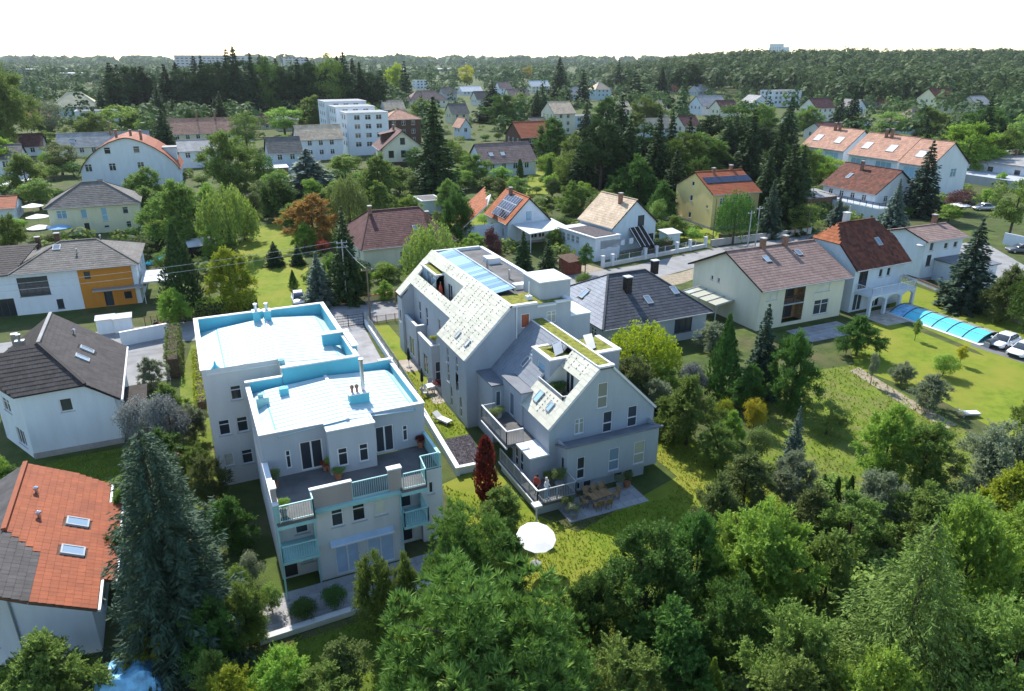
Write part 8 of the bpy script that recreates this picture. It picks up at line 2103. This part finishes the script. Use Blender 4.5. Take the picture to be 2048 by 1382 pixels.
q = MB().lathe([(.42, -1.3), (.45, 0), (.42, 1.3)], 0, 0, 14); q.v = [(p[2], p[0], p[1]+.5) for p in q.v]; q.build('roll', 'car_grey', rl); MB().box(-1.4, -.3, 0, -1.32, .3, .6).box(1.32, -.3, 0, 1.4, .3, .6).each('stand', 'trim_grey', rl)

# ------------------------------------------------------------------ parasols, furniture, pots
def parasol(label, xy, z, r, h, m, name='parasol', tilt=0):
    o = thing(name, label, 'parasol', (*xy, z)); b = MB(); n = 8
    for i in range(n):
        a0, a1 = 2*math.pi*i/n, 2*math.pi*(i+1)/n
        b.poly([(0, 0, h), (r*math.cos(a0), r*math.sin(a0), h-.28*r), (r*math.cos((a0+a1)/2)*.94, r*math.sin((a0+a1)/2)*.94, h-.30*r), (r*math.cos(a1), r*math.sin(a1), h-.28*r)])
    b.build('canopy', m, o); MB().tube([(0, 0, 0), (0, 0, h+.08)], .03, 7).build('pole', 'trim_grey', o); MB().lathe([(.28, 0), (.28, .08), (.06, .12)], 0, 0, 10).build('base', 'pot_grey', o)
    for i in range(n):
        a0 = 2*math.pi*i/n; MB().bar((0, 0, h-.06), (r*math.cos(a0)*.97, r*math.sin(a0)*.97, h-.28*r-.03), .025, .025).build('rib', 'trim_white', o)
    return o
ps = thing('garden_parasol', 'round white parasol standing on the lawn before the terrace corner', 'parasol', (17.0, 33.8, 0))
MB().tube([(0, 0, 0), (0, 0, 2.1)], .04, 8).build('mast', 'trim_white', ps)
MB().lathe([(.35, 0), (.35, .08), (.06, .14)], 0, 0, 12).build('base', 'pot_grey', ps)
b = MB(); n = 12
for i in range(n):
    a0, a1 = 2*math.pi*i/n, 2*math.pi*(i+1)/n
    P_ = lambda a, q: (1.25*q*math.cos(a), 1.25*q*math.sin(a), 2.05 + .16*(1-q*q) + .28*q*math.sin(a))
    b.poly([P_(a0, .01), P_(a0, .5), P_(a1, .5), P_(a1, .01)]); b.poly([P_(a0, .5), P_(a0, 1), P_(a1, 1), P_(a1, .5)])
b.build('canopy', 'fabric_white', ps, smooth=True)
for i in range(8):
    a0 = math.pi*i/4; MB().bar((0, 0, 2.1), (1.22*math.cos(a0), 1.22*math.sin(a0), 2.0+.28*math.sin(a0)), .03, .03).build('rib', 'timber_tan', ps)
lp = thing('garden_lamp', 'white post with square head at the terrace corner of the grey house', 'lamp', (18.55, 36.9, 0))
MB().tube([(0, 0, 0), (0, 0, 2.0)], .06, 8).build('post', 'trim_white', lp); MB().box(-.3, -.3, 2.002, .3, .3, 2.16).build('head', 'flat_white', lp)
parasol('blue parasol in the garden of the pale yellow house', (-20.49, 148.56), 0, 1.9, 2.6, 'fabric_blue')
for lab, p in (('rear white parasol left of the pale yellow house', (-27.76, 173.97)), ('middle white parasol left of the pale yellow house', (-25.35, 161.07)), ('front white parasol left of the pale yellow house', (-23.73, 150.03)), ('white parasol beside the rust terrace house', (144.28, 97.03))):
    parasol(lab, p, 0, 2.0, 2.6, 'fabric_white')
o = thing('closed_parasol', 'closed red parasol in the roof loggia of the grey apartment house', 'parasol', (22.2, 66.2, 7.0)); MB().lathe([(.04, .7), (.22, .9), (.18, 1.6), (.03, 2.1)], 0, 0, 9).build('canopy', 'fabric_red', o); MB().tube([(0, 0, 0), (0, 0, 2.2)], .03, 7).build('pole', 'trim_grey', o); MB().lathe([(.25, 0), (.25, .08), (.05, .1)], 0, 0, 9).build('base', 'pot_grey', o)

def table(label, xy, z, rot, L, W, m, h=.74):
    o = thing('garden_table', label, 'table', (*xy, z), rot)
    for i in range(5): MB().box(-L/2, -W/2+i*W/5+.01, h-.04, L/2, -W/2+(i+1)*W/5-.01, h).build('slat', m, o)
    MB().box(-L/2+.05, -W/2+.05, h-.1, L/2-.05, W/2-.05, h-.042).build('frame', m, o)
    for sx in (-1, 1):
        for sy in (-1, 1): MB().box(sx*(L/2-.1)-.035, sy*(W/2-.1)-.035, 0, sx*(L/2-.1)+.035, sy*(W/2-.1)+.035, h-.1).build('leg', m, o)
    return o
def chair(label, xy, z, rot, m, group=None):
    o = thing('garden_chair', label, 'chair', (*xy, z), rot, group)
    MB().box(-.24, -.24, .42, .24, .24, .47).build('seat', m, o); MB().slab([(-.24, .22, .47), (.24, .22, .47), (.24, .34, .95), (-.24, .34, .95)], .04).build('backrest', m, o)
    for sx in (-1, 1):
        for sy in (-1, 1): MB().box(sx*.21-.022, sy*.21-.022, 0, sx*.21+.022, sy*.21+.022, .42).build('leg', m, o)
        MB().bar((sx*.24, -.2, .66), (sx*.24, .26, .66), .04, .03).build('armrest', m, o)
    return o
table('wooden garden table on the patio of the grey apartment house', (24.2, 38.0), .03, 3, 1.7, .85, 'timber_tan')
for i, (x, y, r) in enumerate(((23.6, 38.75, 0), (24.3, 38.8, 5), (24.9, 38.75, -5), (23.6, 37.3, 180), (24.4, 37.25, 175), (25.5, 38.0, -90), (22.95, 38.0, 90))):
    chair('wooden chair at the garden table ' + ['nearest the wall on the left', 'in the middle of the wall side', 'nearest the wall on the right', 'on the lawn side at the left', 'on the lawn side at the right', 'at its right end', 'at its left end'][i], (x, y), .03, r, 'wicker')
def lounger(label, xy, rot, m='fabric_white'):
    o = thing('sun_lounger', label, 'sun lounger', (*xy, .012), rot)
    MB().box(-.32, -.95, .30, .32, .35, .38).build('seat_pad', m, o); MB().slab([(-.32, .36, .38), (.32, .36, .38), (.32, .95, .75), (-.32, .95, .75)], .08).build('backrest', m, o)
    for sx in (-1, 1):
        MB().bar((sx*.34, -.98, .27), (sx*.34, .9, .27), .05, .05).build('frame', 'trim_grey', o)
        for y in (-.85, .6): MB().box(sx*.34-.025, y-.025, 0, sx*.34+.025, y+.025, .26).build('leg', 'trim_grey', o)
lounger('white sun lounger on the lawn strip between the apartment houses', (18.0, 54.6), 25)
lounger('white sun lounger on the rough grass at the right', (61.45, 36.17), 70); 
t_ = table('white garden table on the lawn strip by the grey house', (18.9, 60.9), .012, 10, .9, .9, 'trim_white')
sheet('paving_pad', [(18.0, 66.5), (20.3, 66.2), (20.3, 69.5), (18.3, 69.8)], .02, 'paving_warm'); sheet('paving_pad', [(18.4, 58.2), (19.5, 58.2), (20.4, 62.4), (18.9, 62.6)], .02, 'paving_warm')
chair('light chair beside the white table on the lawn strip', (18.2, 60.2), .012, 60, 'trim_grey'); chair('light chair behind the white table on the lawn strip', (19.3, 61.9), .012, -20, 'trim_grey')
for lab, p in (('dark closed parasol on the upper paving pad of the lawn strip', (18.9, 67.6)), ('dark closed parasol on the lower paving pad of the lawn strip', (18.5, 61.9))):
    o = thing('closed_parasol', lab, 'parasol', (*p, .02)); MB().lathe([(.03, .7), (.16, .9), (.13, 1.7), (.03, 2.2)], 0, 0, 9).build('canopy', 'fabric_dark', o); MB().tube([(0, 0, 0), (0, 0, 2.3)], .03, 7).build('pole', 'trim_grey', o); MB().lathe([(.3, 0), (.3, .08), (.05, .12)], 0, 0, 9).build('base', 'pot_grey', o)
def pot(label, xy, z, r, h, m, leaf, ph, group=None):
    o = thing('potted_plant', label, 'potted plant', (*xy, z), 0, group)
    MB().lathe([(r*.7, 0), (r, h), (r*1.08, h), (r*1.08, h+.05), (r*.85, h+.05)], 0, 0, 12).build('pot', m, o)
    cm_, tm_, H_, R_ = arch('shrub0')
    p = bpy.data.objects.new('foliage', cm_); COL.objects.link(p); p.parent = o; p.location = (0, 0, h); p.scale = (r*2.2/R_, r*2.2/R_, ph/H_); p.material_slots[0].link = 'OBJECT'; p.material_slots[0].material = MATS[leaf]
for lab, xy, z, r, h, m, lf, ph in (
    ('terracotta pot with green plant by the left terrace door', (6.05, 41.3), 5.41, .22, .4, 'terracotta', 'lf_light', .7), ('terracotta pot in front of the projecting terrace wall', (6.3, 40.3), 5.41, .25, .35, 'terracotta', 'lf_mid', .35), ('second terracotta pot by the left terrace door', (5.75, 41.6), 5.41, .18, .3, 'terracotta', 'lf_redbush', .4),
    ('plant pot at the left front corner of the upper terrace', (2.6, 37.6), 5.41, .22, .35, 'pot_grey', 'lf_light', .8), ('tall plant pot at the left side of the upper terrace', (2.55, 40.8), 5.41, .2, .4, 'terracotta', 'lf_olive', 1.0), ('terracotta pot at the right corner of the upper terrace', (12.2, 41.9), 5.41, .22, .4, 'terracotta', 'lf_red', .5),
    ('planter on the upper balcony of the grey house', (19.9, 47.4), 3.06, .35, .5, 'pot_grey', 'lf_olive', .6), ('pot with bush on the upper balcony of the grey house', (20.6, 47.9), 3.06, .25, .4, 'flat_white', 'lf_mid', .6), ('leafy pot on the lower terrace of the grey house', (21.7, 39.6), .96, .3, .45, 'pot_grey', 'lf_olive', 1.3), ('small pot on the lower terrace of the grey house', (21.2, 40.4), .96, .22, .35, 'terracotta', 'lf_mid', .8),
    ('grey pot at the left corner of the grey house patio', (21.6, 37.1), .04, .3, .45, 'pot_grey', 'lf_grey', .8), ('second grey pot behind the left corner of the grey house patio', (21.5, 37.9), .04, .28, .45, 'pot_grey', 'lf_olive', .9), ('terracotta pot at the right end of the grey house patio', (27.1, 38.9), .04, .25, .4, 'terracotta', 'lf_olive', 1.0), ('grey pot at the right end of the grey house patio', (26.5, 39.0), .04, .25, .4, 'pot_grey', 'lf_grey', .8),
    ('round pot in the roof terrace of the grey house', (24.4, 42.9), 5.71, .35, .35, 'wicker', 'lf_olive', .4), ('dark bush in the roof terrace of the grey house', (24.1, 44.6), 5.71, .4, .4, 'pot_grey', 'lf_dark', .8), ('grass pot on the rear terrace parapet of the grey house', (20.2, 63.0), 4.2, .25, .3, 'pot_grey', 'lf_lime', .4), ('planter with dark red plants beside the left wall of the grey house', (20.1, 60.6), .02, .5, .6, 'flat_white', 'lf_red', .5)):
    pot(lab, xy, z, r, h, m, lf, ph)

# blue tarpaulin over a stack at the bottom left
tp_ = thing('tarpaulin', 'blue tarpaulin draped over a stack at the bottom left', 'tarpaulin', (*(-6.19, 33.72), 0)); g2 = np.random.default_rng(4)
b = MB(); nx_, ny_ = 16, 14
for j in range(ny_+1):
    for i in range(nx_+1):
        u_, v_ = i/nx_*2-1, j/ny_*2-1; r_ = max(abs(u_), abs(v_)); z_ = 1.5*(1-r_**4*.9) + .12*math.sin(u_*7+v_*3) + .08*math.sin(v_*9) + float(g2.normal(0, .03)) - .12*abs(u_)
        b.v.append((u_*1.7, v_*1.5, max(.03, z_)))
for j in range(ny_):
    for i in range(nx_): b.f.append((j*(nx_+1)+i, j*(nx_+1)+i+1, (j+1)*(nx_+1)+i+1, (j+1)*(nx_+1)+i)); b.a.append(.5)
b.build('sheet', 'cover_blue', tp_); MB().box(-1.3, -1.1, 0, 1.3, 1.1, .9).build('stack', 'timber_brown', tp_)

# ------------------------------------------------------------------ sheds
def shed(label, xy, rot, L, W, he, hr, wall, roofm, name='garden_shed'):
    o = thing(name, label, 'shed', (*xy, 0), rot)
    boxwalls(o, -L/2, -W/2, L/2, W/2, 0, he, wall, f=[(L*.35, .1, .9, 1.8, D(name='door', frame='trim_white', sill=False)), (L*.68, .9, .7, .8, D())] if L > 2.6 else (), top=False)
    MB().slab([(-L/2-.25, -W/2-.3, he+.05), (L/2+.25, -W/2-.3, he+.05), (L/2+.25, W/2+.3, hr), (-L/2-.25, W/2+.3, hr)], .12).build('roof', roofm, o)
shed('dark garden shed with bright roof beside the broad dark cone', (2.39, 125.13), 5, 5.2, 3.4, 2.2, 2.7, 'timber_dark', 'flat_white')
shed('brown shed with white awning behind the wide green tree', (15.44, 166.12), 0, 5, 4, 2.3, 2.6, 'timber_brown', 'tile_maroon')
shed('small red garden shed between the conifers and the white house', (51.39, 92.21), 10, 2.4, 2.4, 2.0, 2.5, 'timber_red', 'timber_brown')
shed('pale shed at the street side of the tan-roofed house', (75.6, 100.89), 0, 2.6, 2.4, 2.1, 2.4, 'plaster_lightblue', 'flat_white')
shed('greenhouse-like white shed at the far left edge', (-36.82, 206.2), 0, 9, 5, 2.2, 3.0, 'plaster_lightblue', 'zinc')
shed('low brown shed behind the glazed veranda house', (23.45, 209.63), 0, 8, 5, 2.4, 2.8, 'brick', 'flat_white')
shed('pink-walled shed left of the rust terrace house', (121.57, 114.29), 0, 8, 6, 3.0, 3.6, 'brick', 'tile_grey')
shed('small timber shed under the big spruce', (-4.5, 55.5), 0, 2.2, 2.0, 1.7, 2.1, 'timber_tan', 'timber_tan')
sheet('pool_water', [(-7.31, 129.54), (-3.52, 129.23), (-4.3, 122.13), (-7.28, 123.48)], .03, 'water')
bpy.context.view_layer.update()
